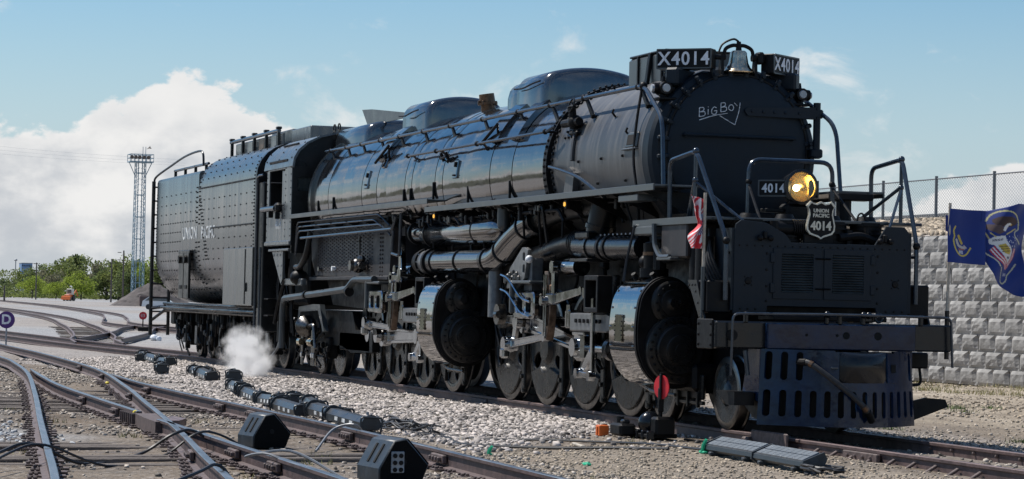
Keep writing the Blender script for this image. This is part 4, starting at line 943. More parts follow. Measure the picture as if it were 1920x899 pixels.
b = MB(); zb0, zb1, zl1, zm, zt0, zt = 0.14, 0.23, 0.62, 0.70, 0.72, 1.045
NS = 14
for i in range(NS):
    s0, s1 = -1+2*i/NS, -1+2*(i+1)/NS; hw = 0.5*2/NS*0.46
    pcell(b, s0, s1, 0.14, 0.225); pcell(b, s0, s1, 0.225, 0.585, (hw, 0.245, 0.565))
    pcell(b, s0, s1, 0.585, 0.66)
    sc_ = (s0+s1)/2
    if sc_ < -0.55: pcell(b, s0, s1, 0.66, 1.045, (hw, 0.68, 1.02))
    elif sc_ > 0.8: pcell(b, s0, s1, 0.66, 1.045, (hw, 0.68, 1.02))
    elif sc_ < -0.28 or sc_ > 0.5: pcell(b, s0, s1, 0.66, 1.045)
    else: pcell(b, s0, s1, 0.66, 0.70)
PIL = b.build('pilot', 'pilot_sky_tint', LOCO, ang=30)
# coupler doors and rounded coupler cover in the middle
b = MB()
for s0, s1 in ((-0.30, -0.13),): 
    for k in range(3): pass
def pdoor(s0, s1, z0, z1, d, name):
    b = MB(); n = 5; vs = []
    for k in range(n+1):
        s = s0+(s1-s0)*k/n; p0 = pil(s, z0); p1 = pil(s, z1); q = (pil(min(1, s+0.02), z0)-pil(max(-1, s-0.02), z0)); nr_ = Vector((q.y, -q.x, 0)).normalized()
        vs += [p0+nr_*d, p1+nr_*d, p0-nr_*0.03, p1-nr_*0.03]
    fs = []
    for k in range(n): o = 4*k; fs += [(o, o+4, o+5, o+1), (o+1, o+5, o+7, o+3), (o, o+2, o+6, o+4)]
    fs += [(0, 1, 3, 2), (4*n, 4*n+2, 4*n+3, 4*n+1)]; return b.add(vs, fs).build(name, 'pilot_sky_tint', PIL)
dl = pdoor(-0.42, -0.24, 0.67, 1.03, 0.012, 'coupler_door'); drr = pdoor(0.42, 0.64, 0.67, 1.02, 0.014, 'coupler_door')
MB().box(pil(-0.30, 0.84)+Vector((0.03, 0, 0)), (0.02, 0.10, 0.03), 0.008).build('handle', 'handrail', dl); MB().box(pil(0.52, 0.84)+Vector((0.03, 0.0, 0)), (0.03, 0.07, 0.1), 0.008).build('slot', 'black_void', drr)
b = MB(); vs = []; 
for z, dx in ((0.665, 0.0), (0.72, 0.03), (0.85, 0.05), (0.96, 0.045), (1.01, 0.0), (1.03, -0.09)):
    for k in range(13):
        s = -0.235+0.65*k/12; p = pil(s, z); vs.append(p+Vector((dx*sin(pi*k/12)**0.5 if 0 < k < 12 else 0.0, 0, 0)))
fs = [(r*13+k, r*13+k+1, (r+1)*13+k+1, (r+1)*13+k) for r in range(5) for k in range(12)]
b.add(vs, fs).build('coupler_cover', 'paint_gloss', PIL, ang=50)
MB().prism([(-0.9, 4.5), (-0.9, 5.0), (-0.4, 5.5), (0.4, 5.5), (0.9, 5.0), (0.9, 4.5)][0:0] or [(4.5, -0.85), (4.98, -0.88), (5.35, -0.5), (5.5, 0.0), (5.35, 0.5), (4.98, 0.88), (4.5, 0.85)], 'z', 0.2, 1.02).build('slot_shade_block', 'grime', PIL)  # dark mass added behind the slots to stand for the shade there
b = MB()
for s in (-1, 1): b.prism([(4.55, 0.42), (5.10, 0.42), (5.10, 1.04), (4.75, 1.04)], 'y', s*0.99-0.015, s*0.99+0.015)
b.build('pilot_side', 'pilot_sky_tint', PIL)
b = MB()
for s in (-1, 1): b.prism([(4.45, 0.52), (5.10, 0.52), (5.10, 0.2), (4.9, 0.2), (4.45, 0.40)], 'y', s*0.92-0.05, s*0.92+0.05)
b.build('pilot_bracket', 'grime', PIL)
b = MB().prism([(4.4, 0.52), (5.0, 0.52), (5.0, 0.36), (4.75, 0.36)], 'y', -1.28, -1.02); b.build('footstep', 'grime', PIL)
b = MB().prism([(1.05, 0.40), (1.35, 0.47), (1.62, 0.45), (1.66, 0.36), (1.05, 0.14)], 'x', 4.75, 4.79); b.build('snow_wing', 'grime', PIL)
MB().prism([(4.35, 1.44), (4.5, 1.44), (4.55, 1.0), (4.4, 1.0)], 'y', 1.52, 1.56).build('end_bracket', 'grime', LOCO) if False else None
# air hose hanging across the pilot
P = smooth_path([pil(-0.62, 0.90)+Vector((0.02, -0.02, 0)), pil(-0.60, 0.90)+Vector((0.10, 0, 0)), pil(-0.52, 0.84)+Vector((0.13, 0, 0)), pil(-0.30, 0.66)+Vector((0.12, 0, 0)), pil(-0.08, 0.47)+Vector((0.12, 0, 0)), pil(0.06, 0.33)+Vector((0.1, 0, 0)), pil(0.14, 0.22)+Vector((0.06, 0, 0))], 6)
AH = MB().tube(P, 0.034, 10).build('air_hose', 'rubber', LOCO)
MB().tube([P[8], P[9], P[10]], 0.041, 10).tube(P[27:30], 0.041, 10).build('hose_clamp', 'copper', AH)
MB().tube(P[30:], 0.045, 10).tube([P[0]-Vector((0.1, 0, 0)), P[0], P[5]], 0.042, 10).build('hose_coupling', 'grime', AH)
# steps at both ends of the beam, with riveted hanger plates
for s in (-1, 1):
    y = s*1.5
    b = MB().prism([(3.98, 1.86), (4.28, 1.86), (4.55, 1.38), (4.58, 1.05), (4.47, 1.05), (4.42, 1.35)], 'y', y-0.012, y+0.012)
    for p in ((4.03, 1.80), (4.13, 1.80), (4.23, 1.80), (4.25, 1.72), (4.33, 1.58), (4.42, 1.42)): b.rivet((p[0], y-0.012, p[1]), (0, -1, 0), 0.018, 0.012)
    b.build('step_hanger', 'paint_black', LOCO)
    MB().box((4.40, s*1.33, 1.66), (0.35, 0.30, 0.40), 0.02).build('step_box', 'grime', LOCO)
    if s > 0: MB().box((4.2, s*1.42, 0.92), (0.5, 0.26, 0.2), 0.02).tube(bend([(4.3, s*1.48, 0.95), (4.35, s*1.5, 0.62), (4.35, s*1.2, 0.60), (4.3, s*0.95, 0.6)], 0.06, 3), 0.02, 6).build('corner_step', 'grime', LOCO)
MB().tube([(5.0, -1.15, 1.02), (5.02, -1.12, 0.72)], 0.03, 8).build('train_pipe', 'handrail', LOCO)
# ---- frames and dark masses under the boiler
FR = MB()
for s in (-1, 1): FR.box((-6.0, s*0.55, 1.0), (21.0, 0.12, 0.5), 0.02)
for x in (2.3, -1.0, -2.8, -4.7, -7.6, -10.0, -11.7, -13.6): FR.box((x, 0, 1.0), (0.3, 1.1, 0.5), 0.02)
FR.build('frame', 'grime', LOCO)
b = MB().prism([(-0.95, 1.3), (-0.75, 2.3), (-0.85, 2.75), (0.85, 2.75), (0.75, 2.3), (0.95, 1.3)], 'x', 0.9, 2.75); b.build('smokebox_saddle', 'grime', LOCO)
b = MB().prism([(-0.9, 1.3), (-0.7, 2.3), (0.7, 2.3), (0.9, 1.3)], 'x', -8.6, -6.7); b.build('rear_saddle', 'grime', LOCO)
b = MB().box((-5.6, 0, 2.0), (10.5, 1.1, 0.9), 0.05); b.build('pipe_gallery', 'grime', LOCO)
# ---- wheels
WM = {}
def wheel_mesh(kind):
    # local: axle along y, outer face towards -y at y=0
    if kind in WM: return WM[kind]
    R = {'driver': 0.8636, 'lead': 0.457, 'trail': 0.533}[kind]; out = {}
    b = MB().lathe([(-0.002, R-0.085), (0.0, R-0.075), (0.0, R-0.012), (0.008, R), (0.125, R+0.004), (0.135, R+0.028), (0.155, R+0.028), (0.16, R-0.02), (0.16, R-0.09)], (0, 0, 0), (0, 1, 0), 56, caps=False)
    out['tyre'] = (b, 'wheel_steel')
    if kind == 'driver':
        holes = []
        for k in range(8):
            a = 2*pi*(k+0.5)/8
            if k % 2 == 0: holes.append(ell(0.53*cos(a), 0.53*sin(a), 0.19, 0.115, 16, a))
            else: holes.append(ell(0.55*cos(a), 0.55*sin(a), 0.165, 0.09, 16, a))
        b = plateMB(ell(0, 0, R-0.08, R-0.08, 56), holes, 0.05, M3((1, 0, 0), (0, 0, 1), (0, -1, 0), (0, 0.04, 0)), 0.008)
        b.lathe([(0.02, R-0.06), (0.0, R-0.08), (0.005, R-0.13), (0.03, R-0.15)], (0, 0, 0), (0, 1, 0), 56, caps=False)
        b.lathe([(-0.05, 0.12), (-0.05, 0.2), (0.02, 0.27), (0.2, 0.24)], (0, 0, 0), (0, 1, 0), 32)
        out['wheel_centre'] = (b, 'wheel_paint')
        MBb = plateMB(ell(0, 0, R-0.1, R-0.1, 48), [], 0.02, M3((1, 0, 0), (0, 0, 1), (0, -1, 0), (0, 0.14, 0))); out['wheel_back'] = (MBb, 'black_void')
    else:
        b = MB().lathe([(0.0, R-0.08), (0.05, R-0.11), (0.07, 0.22), (0.0, 0.17), (-0.04, 0.12), (-0.05, 0.03)], (0, 0, 0), (0, 1, 0), 48); out['wheel_centre'] = (b, 'wheel_blue')
    res = {}
    for n, (mb, m) in out.items():
        me = bpy.data.meshes.new(n); me.from_pydata(mb.v, [], mb.f); me.materials.append(MATS[m]); me.polygons.foreach_set('use_smooth', [True]*len(me.polygons)); me.set_sharp_from_angle(angle=rad(35))
        bm = bmesh.new(); bm.from_mesh(me); bmesh.ops.recalc_face_normals(bm, faces=bm.faces); bm.to_mesh(me); bm.free(); res[n] = me
    WM[kind] = res; return res
def wheel(name, kind, x, side, parent, crank=None):
    r = {'driver': 0.8636, 'lead': 0.457, 'trail': 0.533}[kind]; w = None
    for n, me in wheel_mesh(kind).items():
        o = bpy.data.objects.new(name if w is None else n, me); COL.objects.link(o)
        if w is None: o.parent = parent; o.location = (x, -0.80 if side < 0 else 0.80, r); o.rotation_euler = (0, 0, 0 if side < 0 else pi); w = o
        else: o.parent = w
    if crank is not None:
        # counterweight opposite the crank pin, plus pin boss
        R = r-0.09; a0 = crank+pi if side < 0 else pi-(crank+pi); h = 1.05; q = [(R*cos(a0-h+2*h*i/20), R*sin(a0-h+2*h*i/20)) for i in range(21)]
        q += [(0.37*cos(a0+h*0.62-2*h*0.62*i/8)*1.0, 0.37*sin(a0+h*0.62-2*h*0.62*i/8)) for i in range(9)]
        b = plateMB(q, [], 0.075, M3((1, 0, 0), (0, 0, 1), (0, -1, 0), (0, 0.0, 0)), 0.012); b.build('counterweight', 'wheel_paint', w)
        c = crank if side < 0 else pi-crank; MB().cyl((0.406*cos(c), 0.05, 0.406*sin(c)), (0.406*cos(c), -0.09, 0.406*sin(c)), 0.15, 0.12, 18).cyl((0.406*cos(c), -0.05, 0.406*sin(c)), (0.406*cos(c), -0.2, 0.406*sin(c)), 0.09, n=16).build('crank_pin', 'rod_dark', w)
    return w
DX = 1.8542
FX = [0, -DX, -2*DX, -3*DX]; G0 = -3*DX-3.277; RX = [G0, G0-DX, G0-2*DX, G0-3*DX]
CF, CR = pi/2, 0.0
for side in (-1, 1):
    for x in FX: wheel('driving_wheel', 'driver', x, side, LOCO, CF if side < 0 else 0.0)
    for x in RX: wheel('driving_wheel', 'driver', x, side, LOCO, CR+0.06 if side < 0 else pi/2)
    for x in (3.56, 1.33): wheel('leading_wheel', 'lead', x, side, LOCO)
    for x in (-16.93, -18.53): wheel('trailing_wheel', 'trail', x, side, LOCO)
b = MB()
for x in FX+RX: b.cyl((x, -0.7, 0.8636), (x, 0.7, 0.8636), 0.12, n=12)
for x in (3.56, 1.33): b.cyl((x, -0.7, 0.457), (x, 0.7, 0.457), 0.09, n=10)
for x in (-16.93, -18.53): b.cyl((x, -0.7, 0.533), (x, 0.7, 0.533), 0.09, n=10)
b.build('axle', 'grime', LOCO)
b = MB().box((2.45, 0, 0.6), (2.9, 1.0, 0.3), 0.05).box((2.45, 0, 0.62), (0.7, 1.9, 0.36), 0.05); b.build('leading_truck_frame', 'grime', LOCO)
b = MB().box((2.45, -0.84, 0.50), (0.9, 0.06, 0.32), 0.02).box((2.45, -0.86, 0.30), (1.0, 0.05, 0.05), 0.01)
for x in (2.1, 2.45, 2.8): b.box((x, -0.88, 0.34), (0.05, 0.05, 0.2), 0.01)
b.build('truck_spring_gear', 'paint_black', LOCO)
# brake hangers between the driving wheels and sand pipes
for X in (FX, RX):
    for x in X:
        b = MB().box((x+0.93, -0.86, 0.68), (0.14, 0.05, 0.95), 0.015); b.box((x+0.93, -0.885, 0.95), (0.05, 0.02, 0.09), 0.008); b.box((x+0.90, -0.84, 0.2), (0.1, 0.1, 0.12), 0.02); b.cyl((x+0.93, -0.83, 0.40), (x+0.93, -0.92, 0.40), 0.035, n=8); b.build('brake_hanger', 'wheel_paint', LOCO)

# ---- cylinders
def hull2(c1, r1, c2, r2, n=40):
    pts = [(c1[0]+r1*cos(2*pi*i/n), c1[1]+r1*sin(2*pi*i/n)) for i in range(n)]+[(c2[0]+r2*cos(2*pi*i/n), c2[1]+r2*sin(2*pi*i/n)) for i in range(n)]
    pts = sorted(pts)
    def half(P):
        h = []
        for p in P:
            while len(h) > 1 and (h[-1][0]-h[-2][0])*(p[1]-h[-2][1])-(h[-1][1]-h[-2][1])*(p[0]-h[-2][0]) <= 0: h.pop()
            h.append(p)
        return h
    return half(pts)[:-1]+half(pts[::-1])[:-1]
def cylinder(xo, side, detail=True):
    s = side; vc, cc = (s*1.17, 1.57), (s*1.10, 0.97)
    def skin(d):
        h_ = hull2((s*1.215, 1.55), 0.36+d, cc, 0.50+d); o_ = []
        for i_ in range(len(h_)):
            a_, c_ = h_[i_], h_[(i_+1) % len(h_)]; n_ = max(1, int(hypot(c_[0]-a_[0], c_[1]-a_[1])/0.05))
            for k_ in range(n_):
                y_, z_ = a_[0]+(c_[0]-a_[0])*k_/n_, a_[1]+(c_[1]-a_[1])*k_/n_
                if s*y_ > 1.35 and 0.8 < z_ < 1.75: y_ += s*0.05*sin(pi*(z_-0.8)/0.95)
                o_.append((y_, z_))
        return o_
    prof = skin(0.0)
    # polished casing wraps the flank
    J = MB().prism(prof, 'x', xo-1.05, xo-0.08).build('cylinder_casing', 'chrome', LOCO, ang=40)
    b = MB().prism(skin(0.006), 'x', xo-0.085, xo-0.02); b.prism(skin(-0.012), 'x', xo-0.02, xo+0.02); fe = b.build('casing_front', 'grime', LOCO, ang=40)
    C = (xo, cc[0], cc[1])
    b = MB().lathe([(0.0, 0.44), (0.10, 0.44), (0.13, 0.43), (0.14, 0.40), (0.15, 0.33), (0.19, 0.32), (0.205, 0.30), (0.21, 0.22), (0.215, 0.20), (0.235, 0.19), (0.24, 0.16), (0.24, 0.09), (0.25, 0.085), (0.25, 0.02)], C, (1, 0, 0), 48); h = b.build('cylinder_head', 'paint_black', LOCO, ang=30)
    b = MB()
    for k in range(24): a = 2*pi*k/24; b.rivet((xo+0.142, cc[0]+0.385*cos(a), cc[1]+0.385*sin(a)), (1, 0, 0), 0.022, 0.03)
    b.build('head_bolts', 'grime', h, kind='stuff')
    C = (xo-0.05, vc[0], vc[1])
    b = MB().lathe([(0.0, 0.29), (0.10, 0.29), (0.12, 0.27), (0.13, 0.25), (0.135, 0.18), (0.16, 0.17), (0.17, 0.12), (0.175, 0.08), (0.19, 0.06), (0.19, 0.01)], C, (1, 0, 0), 40); h = b.build('valve_head', 'paint_black', LOCO, ang=30)
    b = MB()
    for k in range(14): a = 2*pi*k/14; b.rivet((xo+0.082, vc[0]+0.225*cos(a), vc[1]+0.225*sin(a)), (1, 0, 0), 0.02, 0.028)
    b.build('head_bolts', 'grime', h, kind='stuff')
    if s < 0:
        # bolted flap, casing studs and a raised seam
        fy = lambda z: np.interp(z, [0.9, 1.0, 1.55, 1.65, 1.75, 1.85], [-1.597, -1.597, -1.573, -1.56, -1.515, -1.415])-(0.05*sin(pi*(z-0.8)/0.95) if z < 1.75 else 0); ta = math.atan2(fy(1.41)-fy(1.05), 0.36); MB().box((xo-0.66, fy(1.23)-0.008, 1.23), (0.27, 0.02, 0.36), 0.006, Matrix.Rotation(-ta, 3, 'X')).build('inspection_flap', 'chrome', J)
        b = MB()
        for x in (xo-0.79, xo-0.53):
            for k in range(6): b.rivet((x, fy(1.08+k*0.06)-0.018, 1.08+k*0.06), (0, -1, 0), 0.012, 0.012)
        b.build('flap_screws', 'grime', J, kind='stuff')
        b = MB()
        for x in (xo-1.0, xo-0.14):
            for z in (1.72, 1.5, 1.25, 1.0): b.rivet((x, fy(z), z), (0, -1, 0.1), 0.02, 0.02)
        b.build('casing_studs', 'rod_steel', J, kind='stuff')
        b = MB()
        for x in (xo-0.95, xo-0.25): b.box((x, -1.30, 1.88), (0.12, 0.07, 0.07), 0.02); b.cyl((x, -1.30, 1.88), (x+0.02, -1.36, 1.95), 0.035, n=8)
        b.build('casing_lug', 'grime', J)
        b = MB().tube(bend([(xo-1.0, -1.2, 0.5), (xo-0.4, -1.25, 0.42), (xo+0.3, -1.2, 0.40)], 0.1), 0.025, 6)
        for x in (xo-0.75, xo-0.3): b.cyl((x, -1.12, 0.52), (x, -1.12, 0.36), 0.05, n=8)
        b.build('drain_cock', 'rod_dark', LOCO)
for s in (-1, 1): cylinder(2.52, s); cylinder(-7.12, s)
# lubricator heads and valves above the front casing
b = MB(); c = Vector((1.95, -1.2, 1.9))
b.cyl(c, c+Vector((0, 0, 0.12)), 0.19, n=14); b.cyl(c+Vector((-0.06, 0, 0.1)), c+Vector((-0.06, 0, 0.45)), 0.12, 0.13, 12); b.cyl(c+Vector((0.2, 0, 0.1)), c+Vector((0.2, 0, 0.5)), 0.09, n=10); b.ball(c+Vector((-0.2, -0.05, 0.2)), 0.1, 8, 6)
b.cyl(c+Vector((-0.06, 0, 0.45)), c+Vector((-0.06, 0, 0.68)), 0.05, n=8); b.tube([c+Vector((-0.06+0.1*cos(t), 0.1*sin(t), 0.68)) for t in (2*pi*i/12 for i in range(12))], 0.014, 5, close=True); b.tube([c+Vector((-0.2, -0.05, 0.45)), c+Vector((0.3, -0.05, 0.47))], 0.015, 5); b.cyl(c+Vector((0.3, 0.05, 0.3)), c+Vector((0.75, 0.05, 0.35)), 0.12, n=10)
b.build('valve_cluster', 'grime', LOCO); MB().cyl(c+Vector((-0.06, 0, 0.29)), c+Vector((-0.06, 0, 0.335)), 0.134, n=12).build('copper_band', 'copper', LOCO); MB().cyl(c+Vector((-0.22, -0.02, 0.02)), c+Vector((-0.22, -0.02, 0.13)), 0.07, n=8).build('lubricator_cap', 'copper', LOCO)
MB().cyl(c+Vector((0.62, -0.05, 0.62)), c+Vector((0.95, -0.05, 0.6)), 0.1, n=12).build('relief_valve', 'handrail', LOCO)

# ---- rods and valve gear (one set for each engine unit and side)
def rod2(p0, p1, y, w0, w1, th, name, m, parent=LOCO, e0=0.0, e1=0.0, fl=True):
    # tapering flat rod in the x-z plane with optional round ends and a fluted web
    p0 = Vector((p0[0], p0[1])); p1 = Vector((p1[0], p1[1])); d = (p1-p0).normalized(); n = Vector((-d.y, d.x)); L_ = (p1-p0).length
    q = [p0+n*w0/2, p1+n*w1/2, p1-n*w1/2, p0-n*w0/2]; b = plateMB([tuple(v) for v in q], [], th, SIDE(y), 0.008)
    if fl:
        f = [p0+d*0.12*L_+n*w0*0.28, p0+d*0.88*L_+n*w1*0.28, p0+d*0.88*L_-n*w1*0.28, p0+d*0.12*L_-n*w0*0.28]
        b = plateMB([tuple(v) for v in q], [[tuple(v) for v in f]], th, SIDE(y), 0.008); vs, fs = plate([tuple(v) for v in q], [], th*0.5); b.add([SIDE(y) @ v for v in vs], fs)
    for p, e in ((p0, e0), (p1, e1)):
        if e: b.cyl((p.x, y+th*0.75, p.y), (p.x, y-th*0.75, p.y), e, n=20)
    return b.build(name, m, parent, ang=30)
def gear(xm, pins, crank, s, xh, main_i):
    """xm: x of the main axle; pins: axle xs; crank: crank angle; s: side; xh: crosshead x"""
    Y = lambda y: -s*-y if False else (y if s < 0 else -y)
    zc = 0.8636; cx, cz = 0.406*cos(crank), 0.406*sin(crank)
    P = [(x+cx, zc+cz) for x in pins]
    b = None
    for i in range(3): rod2(P[i], P[i+1], Y(-0.955), 0.15, 0.15, 0.07, 'side_rod', 'rod_steel', e0=0.15, e1=0.15)
    pm = P[main_i]
    mr = rod2(pm, (xh, 0.92), Y(-1.13), 0.30, 0.19, 0.10, 'main_rod', 'rod_steel', e0=0.20, e1=0.13)
    MB().cyl((pm[0], Y(-0.9), pm[1]), (pm[0], Y(-1.25), pm[1]), 0.1, n=16).build('main_pin', 'rod_dark', mr)
    return pm
def valve_gear(x0, s, pm, ecc, xh, guide=True, rear=False):
    """x0 = main axle x"""
    Y = lambda y: y if s < 0 else -y
    # eccentric crank and rod
    ec = rod2(pm, ecc, Y(-1.28), 0.17, 0.13, 0.06, 'eccentric_crank', 'rod_steel', e0=0.13, e1=0.10, fl=False)
    xl, zl = x0+1.66, 1.05
    er = rod2(ecc, (xl, zl), Y(-1.37), 0.13, 0.10, 0.06, 'eccentric_rod', 'rod_steel', e0=0.12, e1=0.075, fl=True)
    MB().cyl((ecc[0], Y(-1.30), ecc[1]), (ecc[0], Y(-1.46), ecc[1]), 0.115, n=16).box((ecc[0]-0.02, Y(-1.42), ecc[1]-0.13), (0.17, 0.12, 0.16), 0.03).build('eccentric_big_end', 'rod_steel', er)
    # expansion link, curved and slotted
    q = [(xl+0.09+0.12*sin(pi*t), 1.0+1.0*t) for t in (i/10 for i in range(11))]; q2 = [(a-0.17, c) for a, c in q[::-1]]
    L_ = plateMB(q+q2, [[(a-0.055, c) for a, c in q[2:9]]+[(a-0.115, c) for a, c in q[8:1:-1]]], 0.11, SIDE(Y(-1.33)), 0.01).build('expansion_link', 'rod_rust', LOCO)
    for d in (0.02, 0.11): MB().cyl((xl+d, Y(-1.41), 1.06), (xl+d, Y(-1.41), 1.95), 0.016, n=6).build('oil_line', 'rod_steel', L_)
    # link support box with two windows
    xb = x0+0.86; LB = plateMB(rrect(xb-0.50, 1.30, xb+0.50, 1.70, 0.09, 4), [rrect(xb-0.36, 1.40, xb-0.06, 1.60, 0.04), rrect(xb+0.06, 1.40, xb+0.36, 1.60, 0.04)], 0.10, SIDE(Y(-1.42)), 0.02).build('link_support', 'rod_steel', LOCO)
    MB().box((xb, Y(-1.25), 1.5), (1.0, 0.26, 0.36), 0.03).build('support_arm', 'grime', LB); MB().box((xb-0.55, Y(-1.36), 1.62), (0.08, 0.3, 0.5), 0.02).box((xb-0.1, Y(-1.36), 1.84), (0.95, 0.28, 0.05), 0.015).build('support_shelf', 'paint_walk', LB)
    # radius rod and hanger
    xr = x0+3.25
    rr = rod2((xl+0.06, 1.57), (xr, 1.72), Y(-1.36), 0.16, 0.10, 0.06, 'radius_rod', 'rod_steel', e0=0.10, e1=0.06, fl=False)
    MB().cyl((xl+0.06, Y(-1.28), 1.57), (xl+0.06, Y(-1.48), 1.57), 0.07, n=14).box((xl+0.25, Y(-1.36), 1.6), (0.3, 0.14, 0.16), 0.02).build('die_block', 'rod_steel', rr)
    HG = rod2((xl+0.34, 1.60), (xl+0.34, 2.06), Y(-1.36), 0.13, 0.13, 0.07, 'link_hanger', 'rod_steel', fl=False, e1=0.09)
    b = MB().cyl((xl+0.34, Y(-1.42), 2.06), (xl+0.34, Y(-1.0), 2.06), 0.09, n=14).cyl((xl+0.5, Y(-1.2), 2.06), (xl+1.05, Y(-1.2), 2.06), 0.13, n=18); b.build('reverse_shaft', 'rod_steel', HG)
    MB().box((xl+0.0, Y(-1.34), 1.74), (0.2, 0.12, 0.05), 0.01).box((xl+0.2, Y(-1.34), 1.76), (0.1, 0.1, 0.1), 0.02).build('oil_cup', 'copper', HG)
    # valve spindle guide frame
    fx = x0+3.85; VG = plateMB(rrect(fx-0.24, 1.42, fx+0.34, 1.93, 0.02), [rrect(fx-0.17, 1.49, fx+0.27, 1.86, 0.01)], 0.22, SIDE(Y(-1.36)), 0.01).build('spindle_guide', 'grime', LOCO)
    MB().box((fx+0.05, Y(-1.28), 1.68), (0.4, 0.05, 0.4)).build('guide_back', 'black_void', VG)
    b = MB().box((fx-0.36, Y(-1.36), 1.70), (0.16, 0.14, 0.16), 0.02)
    for z in (1.58, 1.82): b.cyl((fx-0.36, Y(-1.36), z-0.05), (fx-0.36, Y(-1.36), z+0.06), 0.055, n=10)
    b.build('spindle_crosshead', 'rod_steel', VG)
    # combination lever
    CL = rod2((fx-0.02, 1.62), (fx-0.02, 0.55), Y(-1.40), 0.075, 0.09, 0.05, 'combination_lever', 'rod_steel', e1=0.06, fl=False)
    ul = rod2((fx-0.55, 0.57), (fx-0.02, 0.55), Y(-1.42), 0.075, 0.075, 0.06, 'union_link', 'rod_steel', parent=LOCO, e0=0.07, e1=0.07, fl=False)
    rod2((fx-0.12, 0.86), (fx-0.50, 0.60), Y(-1.36), 0.15, 0.09, 0.08, 'crosshead_arm', 'rod_steel', e1=0.05, fl=False)
    # crosshead, guides and piston rod
    CHD = MB().box((xh+0.02, Y(-1.14), 0.94), (0.36, 0.26, 0.42), 0.05).cyl((xh, Y(-1.0), 0.92), (xh, Y(-1.34), 0.92), 0.13, n=18).build('crosshead', 'rod_steel', LOCO)
    MB().cyl((xh+0.15, Y(-1.14), 0.92), (xh+1.6, Y(-1.14), 0.92), 0.062, n=18).build('piston_rod', 'rod_steel', CHD)
    gx0 = xh-0.15 if not rear else xh-0.9
    GD = MB().box((gx0+0.75, Y(-1.22), 1.28), (1.55, 0.20, 0.26), 0.02).prism([(gx0+1.5, 1.16), (gx0+1.75, 1.2), (gx0+1.75, 1.36), (gx0+1.5, 1.40)], 'y', Y(-1.32), Y(-1.12)).build('crosshead_guide', 'guide_grey', LOCO)
    b = MB()
    for k in range(7): b.cyl((gx0+0.28+k*0.17, Y(-1.315), 1.30), (gx0+0.28+k*0.17, Y(-1.345), 1.30), 0.032, n=6)
    b.build('guide_bolts', 'grime', GD, kind='stuff')
    MB().box((gx0-0.12, Y(-1.22), 1.32), (0.2, 0.22, 0.26), 0.02).cyl((gx0-0.12, Y(-1.30), 1.2), (gx0-0.12, Y(-1.30), 1.52), 0.04, n=8).build('guide_yoke', 'rod_steel', GD)
    MB().box((xh+0.1, Y(-1.2), 1.12), (0.5, 0.18, 0.06), 0.015).build('crosshead_shoe', 'rod_steel', CHD)
    MB().lathe([(0, 0.16), (0.12, 0.17), (0.16, 0.12), (0.2, 0.1)], (fx+0.22, Y(-1.14), 0.92), (-1, 0, 0), 20).build('piston_gland', 'rod_dark', CHD)
for s in (-1, 1):
    Yv = -1
    pm = gear(FX[2], FX, CF if s < 0 else 0.0, s, -0.95, 2)
    if s < 0: valve_gear(FX[2], s, pm, (-3.86, 0.90), -0.95)
    pm = gear(RX[2], RX, CR+0.06 if s < 0 else pi/2, s, RX[2]+0.406+2.8, 2)
    if s < 0: valve_gear(RX[2], s, pm, (-12.52, 1.10), RX[2]+0.406+2.8, rear=True)
# gusset bracket with slots above the front link, and oil lines to it
BR = plateMB([(-3.9, 1.75), (-3.35, 1.75), (-3.0, 1.9), (-2.85, 2.32), (-3.0, 2.36), (-3.15, 2.36), (-3.75, 2.05)], [rrect(-3.10, 1.98, -3.0, 2.10, 0.02), rrect(-3.10, 2.16, -3.0, 2.28, 0.02), rrect(-3.62, 1.80, -3.48, 2.02, 0.05)], 0.06, SIDE(-1.38), 0.008).build('guide_bracket', 'guide_grey', LOCO)
MB().box((-3.05, -1.25, 1.95), (0.35, 0.2, 0.5), 0.02).build('bracket_web', 'guide_grey', BR); MB().ball((-2.75, -1.42, 2.18), 0.06, 10, 6).build('lamp', 'white_paint', BR)
for dz in (0.0, -0.22): MB().tube(smooth_path([(-3.95, -1.48, 1.95+dz), (-3.5, -1.5, 1.88+dz), (-2.9, -1.5, 1.62+dz), (-2.5, -1.48, 1.55+dz)], 5), 0.02, 6).build('flexible_oil_line', 'rod_steel', BR)
MB().cyl((-4.35, -1.3, 1.35), (-4.35, -1.42, 1.35), 0.16, n=18).cyl((-4.35, -1.42, 1.35), (-4.2, -1.42, 1.35), 0.06, n=10).build('lubricator_drive', 'rod_dark', LOCO)
b = MB()
for k in range(7): b.box((-3.9+0.11*k, -1.4, 1.88+0.03*(k % 3)), (0.07, 0.1, 0.13), 0.02)
b.build('oil_lubricator', 'rod_dark', LOCO)
# long lifting arm of the rear gear
LA = rod2((-10.12, 2.65), (-10.05, 1.98), -1.40, 0.13, 0.2, 0.09, 'reverse_arm', 'rod_steel', e1=0.12, fl=False)
MB().box((-10.35, -1.40, 1.93), (0.75, 0.14, 0.16), 0.04).cyl((-10.62, -1.33, 1.93), (-10.62, -1.47, 1.93), 0.1, n=14).build('reverse_link', 'rod_steel', LA)
rod2((-10.66, 1.93), (-10.72, 1.55), -1.40, 0.05, 0.05, 0.04, 'lift_rod', 'rod_steel', fl=False)

